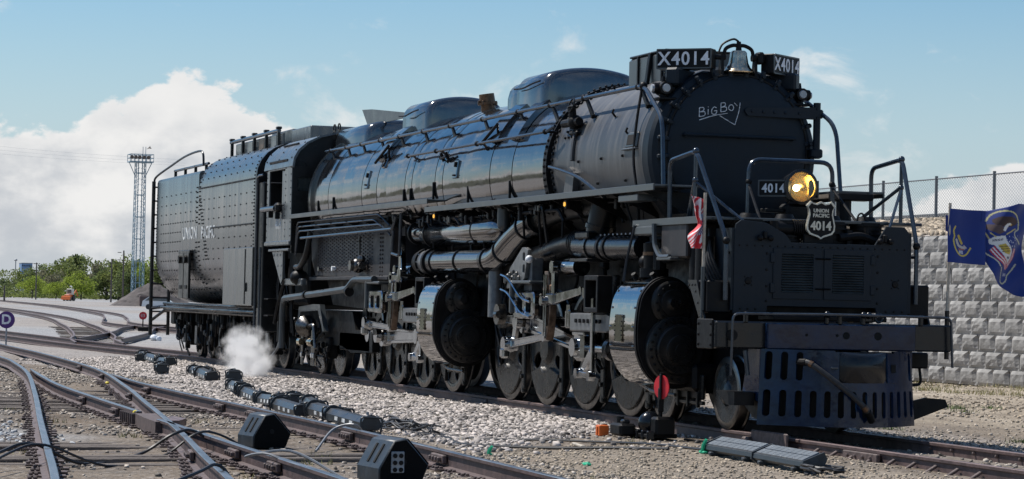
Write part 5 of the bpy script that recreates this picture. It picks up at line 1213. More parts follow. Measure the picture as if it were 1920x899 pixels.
# ---- big steam and exhaust pipes, reservoirs
def pipe(path, r, name, m, flanges=(), n=20, parent=LOCO, ang=40):
    o = MB().tube(path, r, n).build(name, m, parent, ang=ang)
    for i, w in flanges:
        p = Vector(path[i]); d = (Vector(path[min(i+1, len(path)-1)])-Vector(path[max(i-1, 0)])).normalized(); MB().cyl(p-d*w/2, p+d*w/2, r*1.10, n=24).build('flange', 'paint_gloss', o)
    return o
EP = smooth_path([(-8.3, -1.25, 2.19), (-6.5, -1.25, 2.19), (-5.3, -1.25, 2.19), (-4.75, -1.25, 2.26), (-4.2, -1.23, 2.48), (-3.6, -1.2, 2.68), (-3.2, -1.16, 2.76)], 6)
o = pipe(EP, 0.19, 'exhaust_pipe', 'jacket_gloss', ((0, 0.2), (5, 0.03), (12, 0.12), (20, 0.03), (30, 0.03), (36, 0.14)))
for x, r, w in ((-8.55, 0.235, 0.1), (-8.75, 0.205, 0.34), (-8.98, 0.235, 0.08), (-9.15, 0.2, 0.26)): MB().cyl((x-w/2, -1.25, 2.19), (x+w/2, -1.25, 2.19), r, n=28).build('slip_joint', 'guide_grey' if w > 0.3 else 'grime', o)
b = MB()
for k in range(10): a = 2*pi*k/10; b.cyl((-9.0, -1.25-0.21*cos(a), 2.19+0.21*sin(a)), (-8.9, -1.25-0.21*cos(a), 2.19+0.21*sin(a)), 0.02, n=6)
b.build('joint_bolts', 'rod_steel', o, kind='stuff')
pipe(smooth_path([(-3.25, -1.15, 2.75), (-2.9, -1.1, 2.84), (-2.45, -1.05, 2.90), (-1.9, -1.02, 2.92), (-1.0, -1.0, 2.92), (-0.55, -0.98, 2.86)], 5), 0.165, 'exhaust_elbow', 'paint_black', ((0, 0.12),))
pipe(smooth_path([(-6.0, -0.95, 1.95), (-4.5, -0.98, 2.15), (-3.0, -1.0, 2.32), (-2.0, -1.05, 2.4), (-1.3, -1.1, 2.42)], 5), 0.15, 'inner_pipe', 'paint_black')
for k in range(5): MB().cyl((-1.45+k*0.075, -1.1, 2.40), (-1.41+k*0.075, -1.1, 2.40), 0.2, n=24).build('bellows_ring', 'grime', LOCO)
o = pipe([(-1.15, -1.15, 2.36), (-0.5, -1.18, 2.34), (0.2, -1.2, 2.32), (1.6, -1.2, 2.30)], 0.17, 'steam_delivery_pipe', 'paint_gloss', ((1, 0.1),))
for x in (0.05, 0.3): MB().cyl((x, -1.2, 2.32), (x+0.08, -1.2, 2.32), 0.185, n=24).build('clamp_band', 'grime', o)
b = MB()
for x in np.arange(0.0, 1.5, 0.17): b.rivet((x, -1.27, 2.485), (0, -0.3, 1), 0.012, 0.02)
b.build('casing_screws', 'white_paint', o, kind='stuff')
pipe([(-0.55, -1.1, 2.45), (-0.5, -1.1, 2.62), (-0.45, -1.05, 2.95)], 0.2, 'riser_pipe', 'paint_black', ((0, 0.1), (1, 0.06)))
MB().box((-0.62, -1.15, 2.5), (0.55, 0.4, 0.1), 0.02).box((-0.65, -1.2, 2.15), (0.75, 0.35, 0.05), 0.01).build('riser_flange', 'paint_black', LOCO)
MB().cyl((-5.1, -1.22, 1.3), (-5.15, -1.2, 2.05), 0.11, 0.11, 16).build('drop_pipe', 'guide_grey', LOCO)
b = MB().lathe([(-9.0, 0.06), (-8.98, 0.2), (-8.9, 0.235), (-5.0, 0.235), (-4.82, 0.215), (-4.72, 0.16), (-4.67, 0.06)], (0, -1.2, 2.67), (1, 0, 0), 36); RSV = b.build('air_reservoir', 'jacket_gloss', LOCO, ang=35)
for x in (-8.65, -5.85): MB().lathe([(-0.02, 0.243), (0.02, 0.243)], (x, -1.2, 2.67), (1, 0, 0), 36).build('reservoir_strap', 'grime', RSV); MB().box((x, -1.2, 2.98), (0.05, 0.05, 0.2), 0.01).build('strap_hanger', 'grime', RSV)
b = MB().lathe([(-9.75, 0.1), (-9.72, 0.17), (-9.1, 0.17), (-9.05, 0.1)], (0, -1.2, 2.70), (1, 0, 0), 28); b.build('air_reservoir', 'jacket_gloss', LOCO, ang=35)
MB().cyl((-9.82, -1.2, 2.7), (-9.72, -1.2, 2.7), 0.2, n=24).build('reservoir_flange', 'grime', LOCO)
b = MB()
for x in np.arange(-7.9, -4.9, 0.1):
    if int((x+9)*3) % 4: b.rivet((x, -1.27, 2.90), (0, -0.3, 1), 0.010, 0.016)
b.build('reservoir_screws', 'white_paint', RSV, kind='stuff')
MB().cyl((-4.3, -1.35, 2.72), (-4.3, -1.35, 2.98), 0.1, n=16).ball((-4.3, -1.35, 2.72), 0.1, 12, 6).build('dirt_collector', 'paint_walk', LOCO)
# clutter of pipes and valves below the running boards
rg = random.Random(5)
for k in range(46):
    x = rg.uniform(-11.5, 0.3); z = rg.uniform(2.86, 3.02); L_ = rg.uniform(0.4, 1.8); y = rg.uniform(-1.45, -0.95)
    b = MB().tube(bend([(x, y, z), (x+L_, y+rg.uniform(-.05, .05), z), (x+L_+rg.uniform(-.1, .2), y+0.05, z-rg.uniform(0.15, 0.6))], 0.08, 3), rg.uniform(0.012, 0.03), 6)
    for q in range(2): b.box((x+rg.uniform(0, L_), y-0.02, z+rg.uniform(-.05, .03)), (0.09, 0.07, rg.uniform(0.06, 0.16)), 0.015)
    b.build('pipe_run', 'grime' if k % 3 else 'paint_black', LOCO)
for k in range(34):
    x = rg.uniform(-10.5, 1.6); z = rg.uniform(1.25, 2.5); y = rg.uniform(-0.95, -0.7)
    MB().tube(bend([(x, y, z), (x+rg.uniform(-.2, .2), y, z-rg.uniform(0.3, 0.8)), (x+rg.uniform(-.5, .5), y+0.02, z-0.9)], 0.1, 3), rg.uniform(0.012, 0.028), 6).box((x, y, z), (rg.uniform(.08, .25), 0.08, rg.uniform(.08, .25)), 0.02).build('pipe_run', 'grime', LOCO)
# ---- firebox side, ashpan and trailing truck
b = MB().prism([(-11.25, 3.05), (-17.7, 3.1), (-17.55, 2.3), (-17.2, 2.0), (-11.4, 1.92)], 'y', -1.28, 1.28); FB = b.build('firebox', 'grime_brown', LOCO)
b = MB()
for i in range(27):
    for j in range(14): b.rivet((-16.95+i*0.165, -1.28, 2.06+j*0.066+(0.03 if i % 2 else 0)), (0, -1, 0), 0.016, 0.02, 5)
for j in range(14):
    for dx in (0, 0.16): b.rivet((-12.05+dx, -1.28, 1.98+j*0.075), (0, -1, 0), 0.024, 0.024, 6)
for i in range(60): b.rivet((-17.3+i*0.1, -1.28, 1.985-0.0005*i), (0, -1, 0), 0.018, 0.016, 5)
b.build('staybolts', 'grime_brown', FB, kind='stuff')
MB().box((-14.4, -1.27, 1.93), (6.2, 0.14, 0.07), 0.01).build('mud_ring', 'grime_brown', FB)
b = MB().prism([(-17.2, 1.95), (-11.4, 1.9), (-11.6, 1.45), (-13.6, 1.35), (-16.6, 1.42)], 'y', -1.05, 1.05); b.build('ashpan', 'grime', FB)
for x in (-16.65, -15.5): MB().cyl((x, -1.28, 2.12), (x, -1.36, 2.12), 0.05, n=10).build('washout_plug', 'white_paint' if x > -16 else 'rod_steel', FB)
b = MB(); c = Vector((-13.25, -1.4, 2.16)); b.cyl(c+Vector((-0.5, 0, 0)), c+Vector((0.35, 0, 0)), 0.07, n=10); b.ball(c, 0.14, 10, 6); b.cyl(c+Vector((0, -0.02, 0)), c+Vector((0, -0.16, 0)), 0.1, n=12); b.cyl(c+Vector((0.1, 0, 0)), c+Vector((0.1, 0, 0.55)), 0.025, n=6); b.ball(c+Vector((0.25, 0, 0.12)), 0.08, 8, 5); b.build('blow_down_valve', 'rod_dark', FB)
b = MB().prism([(-11.4, 1.9), (-10.7, 1.9), (-10.9, 3.0), (-11.3, 3.05)], 'y', -1.15, 1.15); b.build('throat_sheet', 'grime_brown', FB)
# pipes along the firebox, below the running board
for k, (z, x1) in enumerate(((3.06, -11.3), (2.97, -11.6), (2.88, -11.2))): MB().tube(bend([(-18.0, -1.52, 2.5-0.05*k), (-17.9+0.06*k, -1.52, z), (x1, -1.52, z), (x1+0.3, -1.4, z-0.2)], 0.15, 4), 0.018, 8).build('side_pipe', 'handrail', LOCO)
MB().tube(bend([(-17.6, -1.5, 2.74), (-10.4, -1.5, 2.78), (-10.2, -1.5, 3.0)], 0.1, 3), 0.03, 8).build('side_pipe', 'handrail', LOCO)
MB().tube(bend([(-10.4, -1.5, 2.35), (-9.9, -1.5, 2.3), (-9.85, -1.5, 3.05)], 0.1, 3), 0.028, 8).tube([(-10.4, -1.5, 2.35), (-10.35, -1.5, 2.75)], 0.025, 8).build('side_pipe', 'handrail', LOCO)
MB().tube(bend([(-17.0, -1.45, 2.85), (-17.1, -1.5, 2.4), (-17.6, -1.5, 2.16), (-18.0, -1.5, 2.16)], 0.2, 5), 0.06, 10).tube(bend([(-17.15, -1.42, 2.85), (-17.3, -1.42, 2.4), (-17.7, -1.42, 2.25)], 0.2, 5), 0.05, 10).build('injector_pipe', 'paint_black', LOCO)
MB().ball((-17.9, -1.45, 1.95), 0.2, 12, 8, (1, 1, 0.8)).cyl((-17.9, -1.45, 1.8), (-17.9, -1.45, 2.2), 0.07, n=8).build('injector', 'grime', LOCO)
MB().tube(bend([(-19.2, -1.5, 0.5), (-19.15, -1.5, 1.52), (-13.6, -1.5, 1.72), (-13.3, -1.45, 1.9), (-11.8, -1.45, 1.9)], 0.25, 6), 0.065, 10).build('feed_pipe', 'paint_walk', LOCO)
for x in (-17.0, -13.5): MB().cyl((x-0.05, -1.5, 1.6+0.02*(x+17)), (x+0.05, -1.5, 1.6+0.02*(x+17)), 0.09, n=12).build('pipe_clamp', 'grime', LOCO)
b = MB().prism([(-19.6, 1.3), (-15.2, 1.3), (-14.9, 0.95), (-13.6, 0.9), (-13.6, 0.55), (-15.2, 0.5), (-16.0, 0.62), (-19.4, 0.62), (-19.6, 0.9)], 'y', -1.0, -0.86); TT = b.build('trailing_truck_frame', 'grime', LOCO)
b = MB()
for x in (-16.93, -18.53): b.box((x, -0.98, 0.56), (0.36, 0.2, 0.42), 0.03)
b.box((-15.0, -0.95, 0.72), (2.4, 0.1, 0.36), 0.02); b.build('journal_box', 'grime', TT)
P = [(-18.6, 0.9), (-18.45, 1.36), (-17.2, 1.42), (-16.6, 1.42), (-16.2, 0.9), (-16.3, 0.88), (-16.75, 1.30), (-18.3, 1.26), (-18.45, 0.9)]
MB().prism(P, 'y', -1.32, -1.22).build('cradle_casting', 'paint_walk', TT)
b = MB().lathe([(0, 0.05), (0.03, 0.2), (0.14, 0.22), (0.28, 0.15), (0.36, 0.06)], (-17.75, -1.35, 0.98), (1, 0, -0.05), 24); b.tube(bend([(-17.4, -1.35, 0.98), (-16.75, -1.4, 1.02), (-16.55, -1.4, 0.55)], 0.08, 3), 0.035, 8); b.build('steam_trap', 'rod_dark', TT)
for x in (-18.0, -17.1, -16.95):
    MB().cyl((x, -1.38, 0.66), (x+0.16, -1.38, 0.66), 0.085, 0.07, 12).build('cylinder_cock', 'brass', TT); MB().cyl((x+0.1, -1.35, 0.2), (x+0.1, -1.35, 0.9), 0.035, n=8).box((x+0.1, -1.35, 0.4), (0.1, 0.08, 0.12), 0.02).build('cock_pipe', 'rod_steel', TT)
b = MB()
for k in range(20):
    x = rg.uniform(-19.4, -16.2); z = rg.uniform(0.4, 1.2); b.tube(bend([(x, -1.15, z), (x+rg.uniform(-.3, .3), -1.15, z-0.2), (x+rg.uniform(-.4, .4), -1.1, z-0.5*rg.random())], 0.06, 3), 0.02, 6); b.box((x, -1.14, z), (0.12, 0.08, 0.12), 0.02)
b.build('booster_gear', 'grime', TT)
# ---- cab
XC0, XC1 = -20.67, -18.3
CAB = plateMB([(XC0, 2.70), (XC1, 2.70), (XC1, 4.27), (XC0, 4.27)], [rrect(-20.44, 3.42, -18.92, 4.19, 0.02)], 0.03, SIDE(-1.55), 0.004).build('cab_side', 'cab_paint', LOCO)
plateMB([(XC0, 2.70), (XC1, 2.70), (XC1, 4.27), (XC0, 4.27)], [rrect(-20.44, 3.42, -18.92, 4.19, 0.02)], 0.03, SIDE(1.55), 0.004).build('cab_side', 'cab_paint', LOCO)
RF = [(-1.58, 4.22), (-1.55, 4.40), (-1.46, 4.56), (-1.28, 4.72), (-1.02, 4.85), (-0.7, 4.93), (-0.35, 4.98), (0, 5.0)]
RF2 = RF+[(-a, c) for a, c in RF[-2::-1]]
b = MB(); inner = [(a*0.975, c-0.035) for a, c in RF2]; n = len(RF2); vs = []
for x in (-20.95, -18.2):
    vs += [(x, *p) for p in RF2]+[(x, *p) for p in inner]
fs = []
for i in range(n-1): fs += [(i, i+1, 2*n+i+1, 2*n+i), (n+i+1, n+i, 3*n+i, 3*n+i+1), (i+1, i, n+i, n+i+1), (2*n+i, 2*n+i+1, 3*n+i+1, 3*n+i)]
fs += [(0, 2*n, 3*n, n), (n-1, 2*n-1, 4*n-1, 3*n-1)]
CR_ = b.add(vs, fs).build('cab_roof', 'cab_paint', LOCO); fixn(CR_)
b = MB()
for x in (-20.8, -19.6, -18.4):
    for p in RF[1:]: b.rivet((x, p[0], p[1]+0.0), (0, p[0], 1), 0.022, 0.016)
b.build('roof_rivets', 'grime', CR_, kind='stuff')
MB().tube([(-20.3, -1.3, 4.725), (-18.9, -1.3, 4.725)], 0.02, 6).build('rain_gutter', 'grime', CR_)
MB().box((-19.6, -1.56, 4.36), (1.7, 0.03, 0.06), 0.01, Matrix.Rotation(0.3, 3, 'X')).build('window_awning', 'grime', CR_)
for x in (-18.9, -18.5): MB().tube([(x+0.1*cos(t), -0.55, 5.06+0.08*sin(t)) for t in (2*pi*i/10 for i in range(10))], 0.016, 5, close=True).build('lifting_eye', 'grime', CR_)
fp = [(-1.55, 2.45), (-1.55, 4.25)]+[(a*0.985, c-0.02) for a, c in RF2[1:-1]]+[(1.55, 4.25), (1.55, 2.45)]
FW = plateMB(fp, [rrect(-1.45, 3.72, -1.08, 4.0, 0.02), rrect(1.08, 3.72, 1.45, 4.0, 0.02)], 0.03, FRONT(XC1+0.0)).build('cab_front', 'paint_black', LOCO)
MB().add(*plate(rrect(-1.46, 3.71, -1.07, 4.01, 0.02), [rrect(-1.42, 3.75, -1.11, 3.97, 0.02)], 0.03)).add([], []).build('x', 'paint_black') if False else None
MB().box((XC1-0.01, -1.265, 3.86), (0.01, 0.36, 0.27)).build('window', 'window_glass', FW)
b = MB()
for z in np.arange(3.4, 4.4, 0.1): b.rivet((XC1+0.016, -1.5, z), (1, 0, 0), 0.014, 0.01)
for y in np.arange(-1.45, -1.05, 0.08): b.rivet((XC1+0.016, y, 3.55), (1, 0, 0), 0.012, 0.01); b.rivet((XC1+0.016, y, 4.1), (1, 0, 0), 0.012, 0.01)
b.build('rivets', 'grime', FW, kind='stuff')
MB().box((-18.7, 0, 3.0), (0.6, 2.9, 0.6)).build('backhead', 'black_void', FW)
b = MB().box(((XC0+XC1)/2, 0, 2.72), (XC1-XC0, 3.0, 0.05)).build('cab_floor', 'grime', LOCO)
b = MB()
for x in (-20.62, -18.86, -18.36):
    for z in np.arange(2.8, 4.2, 0.14): b.rivet((x, -1.566, z), (0, -1, 0), 0.016, 0.012)
b.build('rivets', 'grime', CAB, kind='stuff')
MB().box((-19.12, -1.53, 3.80), (0.36, 0.02, 0.72), 0.006).build('window_sash', 'cab_paint', CAB); MB().box((-18.98, -1.50, 3.8), (0.03, 0.03, 0.74)).box((-19.45, -1.48, 3.8), (0.04, 0.04, 0.76)).build('sash_post', 'paint_black', CAB)
b = MB().cyl((-20.65, -1.66, 3.385), (-19.35, -1.66, 3.385), 0.06, n=14); AR = b.build('arm_rest', 'handrail', CAB)
MB().box((-19.3, -1.62, 3.4), (0.3, 0.14, 0.2), 0.05).box((-19.9, -1.64, 3.28), (0.06, 0.1, 0.16), 0.01).box((-19.25, -1.64, 3.24), (0.06, 0.1, 0.16), 0.01).build('arm_rest_bracket', 'grime', AR)
text('4014', 0.34, M3((1, 0, 0), (0, 0, 1), (0, -1, 0), (-19.5, -1.568, 3.06)), 0.004, sx=0.8, bold=0.004).build('cab_number', 'faded_white', CAB, ang=0, label='worn pale number 4014 under the cab window')
MB().box((-19.5, -1.55, 2.66), (2.4, 0.1, 0.1), 0.02).box((-19.3, -1.5, 2.52), (1.9, 0.2, 0.05), 0.01).build('cab_sill', 'cab_paint', CAB)
b = MB().prism([(-20.1, 2.5), (-19.05, 2.5), (-19.05, 1.92), (-19.2, 1.82)], 'y', -1.55, -1.50)
for x, z in ((-19.9, 2.42), (-19.6, 2.42), (-19.3, 2.42), (-19.15, 2.2), (-19.5, 2.2), (-19.2, 2.0)): b.rivet((x, -1.55, z), (0, -1, 0), 0.03, 0.012)
b.build('cab_bracket', 'cab_paint', LOCO)
MB().box((-18.4, -1.45, 1.86), (1.9, 0.12, 0.14), 0.02).build('cab_support_beam', 'cab_paint', LOCO)
b = MB()
for k in range(16):
    x = rg.uniform(-20.4, -18.8); z = rg.uniform(1.2, 2.4); b.tube(bend([(x, -1.35, z), (x+rg.uniform(-.1, .1), -1.38, z-0.4), (x+rg.uniform(-.3, .3), -1.35, z-0.9)], 0.1, 3), rg.uniform(0.02, 0.045), 6)
b.tube(bend([(-19.9, -1.5, 1.0), (-19.6, -1.5, 1.4), (-19.0, -1.5, 1.9)], 0.2, 4), 0.045, 8); b.cyl((-19.3, -1.45, 0.62), (-19.3, -1.45, 1.05), 0.13, n=12); b.build('cab_piping', 'grime', LOCO)
MB().box((-19.6, 0, 2.0), (2.0, 2.2, 1.2), 0.05).build('cab_underframe', 'grime', LOCO)
MB().tube(smooth_path([(-19.5, -1.45, 0.75), (-19.55, -1.5, 0.5), (-19.9, -1.55, 0.3), (-20.2, -1.55, 0.2)], 5), 0.03, 8).build('drain_hose', 'guide_grey', LOCO)
for z in (0.45, 0.8, 1.15, 1.5): MB().box((-20.6, -1.4, z), (0.4, 0.3, 0.03), 0.006).build('cab_step', 'grime', LOCO)

# ---- person leaning at the cab window
def skin_person(name, joints, edges, radii, m, parent=None):
    me = bpy.data.meshes.new(name); me.from_pydata(joints, edges, []); o = bpy.data.objects.new(name, me); COL.objects.link(o)
    md = o.modifiers.new('skin', 'SKIN'); md.use_smooth_shade = True
    for v, r in zip(me.skin_vertices[0].data, radii): v.radius = (r, r)
    me.skin_vertices[0].data[0].use_root = True; o.modifiers.new('sub', 'SUBSURF').levels = 1
    dg = bpy.context.evaluated_depsgraph_get(); m2 = bpy.data.meshes.new_from_object(o.evaluated_get(dg)); bpy.data.objects.remove(o)
    return link(name, m2, m, parent, ang=180)
px, py, pz = -20.05, -1.12, 3.0
J = [(px, py, pz+0.02), (px, py, pz+0.28), (px+0.02, py-0.02, pz+0.48), (px+0.03, py-0.02, pz+0.58), (px+0.04, py-0.03, pz+0.66), (px+0.06, py-0.04, pz+0.80),
     (px, py-0.18, pz+0.46), (px+0.05, py-0.30, pz+0.24), (px+0.28, py-0.40, pz+0.44-0.0), (px, py+0.18, pz+0.46), (px+0.08, py+0.26, pz+0.22), (px+0.3, py+0.18, pz+0.18),
     (px+0.42, py-0.1, pz+0.02), (px+0.45, py-0.1, pz-0.26), (px+0.42, py+0.12, pz+0.02), (px+0.45, py+0.12, pz-0.26), (px+0.36, py-0.41, pz+0.45)]
E_ = [(0, 1), (1, 2), (2, 3), (3, 4), (4, 5), (2, 6), (6, 7), (7, 8), (2, 9), (9, 10), (10, 11), (0, 12), (12, 13), (0, 14), (14, 15), (8, 16)]
PR = skin_person('person', J, E_, [0.17, 0.16, 0.15, 0.06, 0.08, 0.09, 0.07, 0.055, 0.04, 0.07, 0.055, 0.04, 0.085, 0.06, 0.085, 0.06, 0.04], 'denim')
tag(PR, 'person in blue denim sitting at the open cab window', 'person')
b = MB().ball((px+0.06, py-0.04, pz+0.76), 0.105, 12, 9, (1, 0.85, 1.2)).ball((px+0.17, py-0.05, pz+0.74), 0.022, 6, 5); b.build('head', 'skin', PR); MB().ball((px+0.05, py-0.04, pz+0.85), 0.11, 12, 6, (1.05, 0.95, 0.6)).box((px+0.17, py-0.05, pz+0.83), (0.12, 0.15, 0.012), 0.004).build('cap', 'denim', PR)
MB().box((px-0.05, py+0.02, pz-0.16), (0.5, 0.5, 0.1), 0.04).box((px-0.05, py+0.02, pz-0.24), (0.12, 0.12, 0.1), 0.01).build('seat', 'rubber', LOCO)

# ================================================================ tender
TEN = empty('tender', (0, 0, 0)); tag(TEN, 'tall riveted black tender lettered UNION PACIFIC behind the cab', 'tender')
BOT = [(-0.3, 1.34), (-0.75, 1.38), (-1.1, 1.52), (-1.36, 1.78), (-1.53, 2.12), (-1.595, 2.5)]
TOPR = [(-1.6, 3.2), (-1.6, 4.44), (-1.575, 4.51), (-1.52, 4.54), (-0.6, 4.58)]
TOPF = [(-1.6, 3.2), (-1.6, 4.12), (-1.575, 4.32), (-1.5, 4.5), (-1.37, 4.66), (-1.2, 4.78), (-1.0, 4.86), (-0.6, 4.9)]
def loft(x0, x1, half, name, n=10):
    sec = half+[(-a, c) for a, c in half[::-1]]; m = len(sec); vs = []; fs = []
    for k in range(n+1):
        x = x0+(x1-x0)*k/n; vs += [(x, *p) for p in sec]
    for k in range(n): fs += [(k*m+i, k*m+(i+1) % m, (k+1)*m+(i+1) % m, (k+1)*m+i) for i in range(m)]
    fs += [tuple(range(m)), tuple(range(n*m, n*m+m))]; o = MB().add(vs, fs).build(name, 'tender_paint', TEN, ang=30); fixn(o); return o
TKr = loft(-34.15, -28.3, BOT+TOPR, 'water_tank'); TKf = loft(-28.302, -21.75, BOT+TOPF, 'coal_bunker')
def tside(z, d=0.0):
    P = BOT+TOPF; 
    for (a, c), (a2, c2) in zip(P, P[1:]):
        if c <= z <= c2: t = (z-c)/(c2-c+1e-9); y = a+(a2-a)*t; n = Vector((0, -(c2-c), (a2-a))).normalized(); return Vector((0, y, z)), (n if n.y < 0 else -n)
    return Vector((0, -1.6, z)), Vector((0, -1, 0))
def trow(xs, zs, par, r=0.021):
    b = MB()
    for x in xs:
        for z in zs:
            if (x < -28.3 and z > 4.4) or (-30.5 < x < -25.9 and 2.84 < z < 3.24): continue
            p, n = tside(z); b.rivet(p+Vector((x, 0, 0)), n, r, 0.018, 6)
    return b
b = trow(np.arange(-33.4, -28.6, 0.68), np.arange(1.7, 4.4, 0.235), TKr); bb = trow(np.arange(-33.06, -28.6, 0.68), np.arange(1.7, 3.35, 0.235), TKr); b.add(bb.v, bb.f)
for c in (trow((-34.1,), np.arange(1.5, 4.5, 0.085), TKr, 0.022), trow((-28.55, -28.42), np.arange(1.5, 4.45, 0.12), TKr, 0.024)): b.add(c.v, c.f)
b.build('rivets', 'grime', TKr, kind='stuff')
b = trow(np.arange(-27.6, -22.0, 0.62), np.arange(1.7, 3.95, 0.235), TKf); bb = trow(np.arange(-27.9, -22.0, 0.68), (4.3, 4.45, 4.62, 4.78, 4.85), TKf)
for c in (bb, trow((-28.2, -28.1), np.arange(1.5, 4.88, 0.11), TKf, 0.024), trow((-21.82,), np.arange(1.4, 4.6, 0.075), TKf, 0.022)): b.add(c.v, c.f)
for k in range(18): b.rivet((-28.0+0.055*k, -1.6, 3.85-0.085*k), (0, -1, 0), 0.024, 0.018); b.rivet((-28.16+0.055*k, -1.6, 3.85-0.085*k), (0, -1, 0), 0.024, 0.018)
b.build('rivets', 'grime', TKf, kind='stuff')
MB().box((-25.05, -1.605, 4.10), (6.5, 0.03, 0.035), 0.006).build('batten', 'grime', TKf); MB().box((-24.2, -1.605, 3.13), (4.9, 0.03, 0.035), 0.006).build('batten', 'grime', TKf)
text('UNION', 0.42, M3((1, 0, 0), (0, 0, 1), (0, -1, 0), (-29.35, -1.604, 3.04)), 0.006, sx=1.28, spacing=1.1, bold=0.006).build('lettering', 'faded_white', TKr, ang=0, label='faded pale word UNION'); text('PACIFIC', 0.42, M3((1, 0, 0), (0, 0, 1), (0, -1, 0), (-27.0, -1.606, 3.02)), 0.006, sx=1.08, spacing=1.06, bold=0.006).build('lettering', 'faded_white', TKf, ang=0, label='faded pale word PACIFIC')
PN = MB().box((-23.3, -1.61, 1.98), (3.2, 0.05, 1.27), 0.01).build('tool_cabinet', 'tender_paint', TEN)
MB().box((-23.0, -1.3, 1.7), (2.6, 0.6, 0.7), 0.02).build('cabinet_body', 'grime', PN); MB().box((-22.45, -1.64, 1.98), (0.02, 0.015, 1.2)).box((-22.3, -1.645, 1.75), (0.06, 0.03, 0.2), 0.01).build('cabinet_seam', 'grime', PN)
b = MB()
for s in (-0.35, 0.35): b.box((-29.6+s, -1.66, 2.02), (0.62, 0.06, 1.1), 0.01)
b.box((-29.6, -1.64, 2.6), (1.5, 0.1, 0.08), 0.01); HB = b.build('hanger_plate', 'paint_black', TEN)
b = MB()
for s in (-0.35, 0.35): b.cyl((-29.6+s, -1.7, 2.42), (-29.6+s, -1.76, 2.42), 0.1, n=10); b.box((-29.6+s, -1.69, 1.75), (0.3, 0.03, 0.1), 0.01)
b.build('hanger_fittings', 'grime', HB)
# front bulkhead and rounded wing
FB_ = [(-1.6, 1.3), (-1.6, 4.12)]+TOPF[2:]+[(-a, c) for a, c in (TOPF[2:])[::-1]]+[(1.6, 4.12), (1.6, 1.3)]
MB().prism(FB_, 'x', -21.76, -21.62).build('front_bulkhead', 'paint_black', TEN)
MB().tube(bend([(-21.4, -1.62, 0.55), (-21.4, -1.62, 4.1), (-21.2, -1.62, 4.14), (-20.9, -1.6, 4.14)], 0.04, 3), 0.028, 8).build('grab_pole', 'handrail', TEN); MB().tube([(-20.95, -1.62, 0.4), (-20.95, -1.62, 2.6)], 0.024, 8).build('grab_pole', 'handrail', TEN)
MB().box((-21.3, -1.2, 2.4), (0.5, 0.7, 3.2), 0.02).build('front_locker', 'paint_black', TEN)
# top: coal space walls, rail and hatches
MB().box((-25.6, -0.72, 5.02), (5.2, 0.05, 0.34), 0.01).box((-25.6, 0.72, 5.02), (5.2, 0.05, 0.34), 0.01).box((-28.2, 0, 5.02), (0.05, 1.4, 0.34), 0.01).build('coal_boards', 'cab_paint', TEN)
TRl = MB().tube([(-28.1, -0.88, 5.22), (-22.75, -0.88, 5.22)], 0.045, 10).build('top_rail', 'handrail', TEN)
for k in range(5):
    x = -28.0+k*1.3; MB().box((x, -0.88, 5.06), (0.09, 0.07, 0.42), 0.015).box((x, -0.88, 5.28), (0.14, 0.12, 0.06), 0.015).build('rail_post', 'paint_black', TRl)
for k in range(4): MB().box((-27.4+k*1.3, -0.83, 5.02), (0.55, 0.03, 0.26), 0.01).build('side_board', 'tender_paint' if k != 2 else 'copper', TRl)
MB().box((-22.7, 0.35, 5.12), (1.9, 1.5, 0.36), 0.02).build('coal_hatch', 'cab_paint', TEN); MB().box((-24.9, 0.3, 5.2), (2.2, 1.3, 0.28), 0.02).build('coal_hatch', 'paint_black', TEN)
LW = MB().tube(bend([(-33.3, -1.3, 4.74), (-28.7, -1.3, 4.74)], 0.1), 0.035, 8).build('deck_rail', 'handrail', TEN)
for x in (-33.2, -31.8, -30.4, -29.0): MB().box((x, -1.3, 4.64), (0.07, 0.07, 0.26), 0.01).build('rail_post', 'paint_black', LW)
# rear ladder with curved grab rail
LD = MB().tube([(-34.35, -1.66, 0.5), (-34.35, -1.66, 4.5)], 0.05, 8).tube([(-34.35, -1.2, 0.5), (-34.35, -1.2, 4.5)], 0.045, 8).build('rear_ladder', 'paint_black', TEN)
for k in range(11): MB().cyl((-34.35, -1.68, 0.75+k*0.36), (-34.35, -1.2, 0.75+k*0.36), 0.024, n=6).cyl((-34.35, -1.7, 0.75+k*0.36), (-34.35, -1.62, 0.75+k*0.36), 0.062, n=8).build('rung', 'paint_black', LD)
MB().tube(smooth_path([(-34.35, -1.66, 4.45), (-34.2, -1.62, 4.62), (-33.0, -1.45, 4.86), (-31.4, -1.4, 5.02), (-29.9, -1.36, 5.08), (-29.3, -1.34, 5.02), (-29.2, -1.33, 4.7)], 6), 0.028, 8).build('grab_rail', 'paint_black', LD)
MB().tube([(-34.3, -1.62, 0.9), (-33.4, -1.4, 1.2)], 0.04, 8).tube([(-34.3, -1.62, 1.2), (-33.7, -1.4, 1.25)], 0.05, 6).build('ladder_stay', 'paint_black', LD)
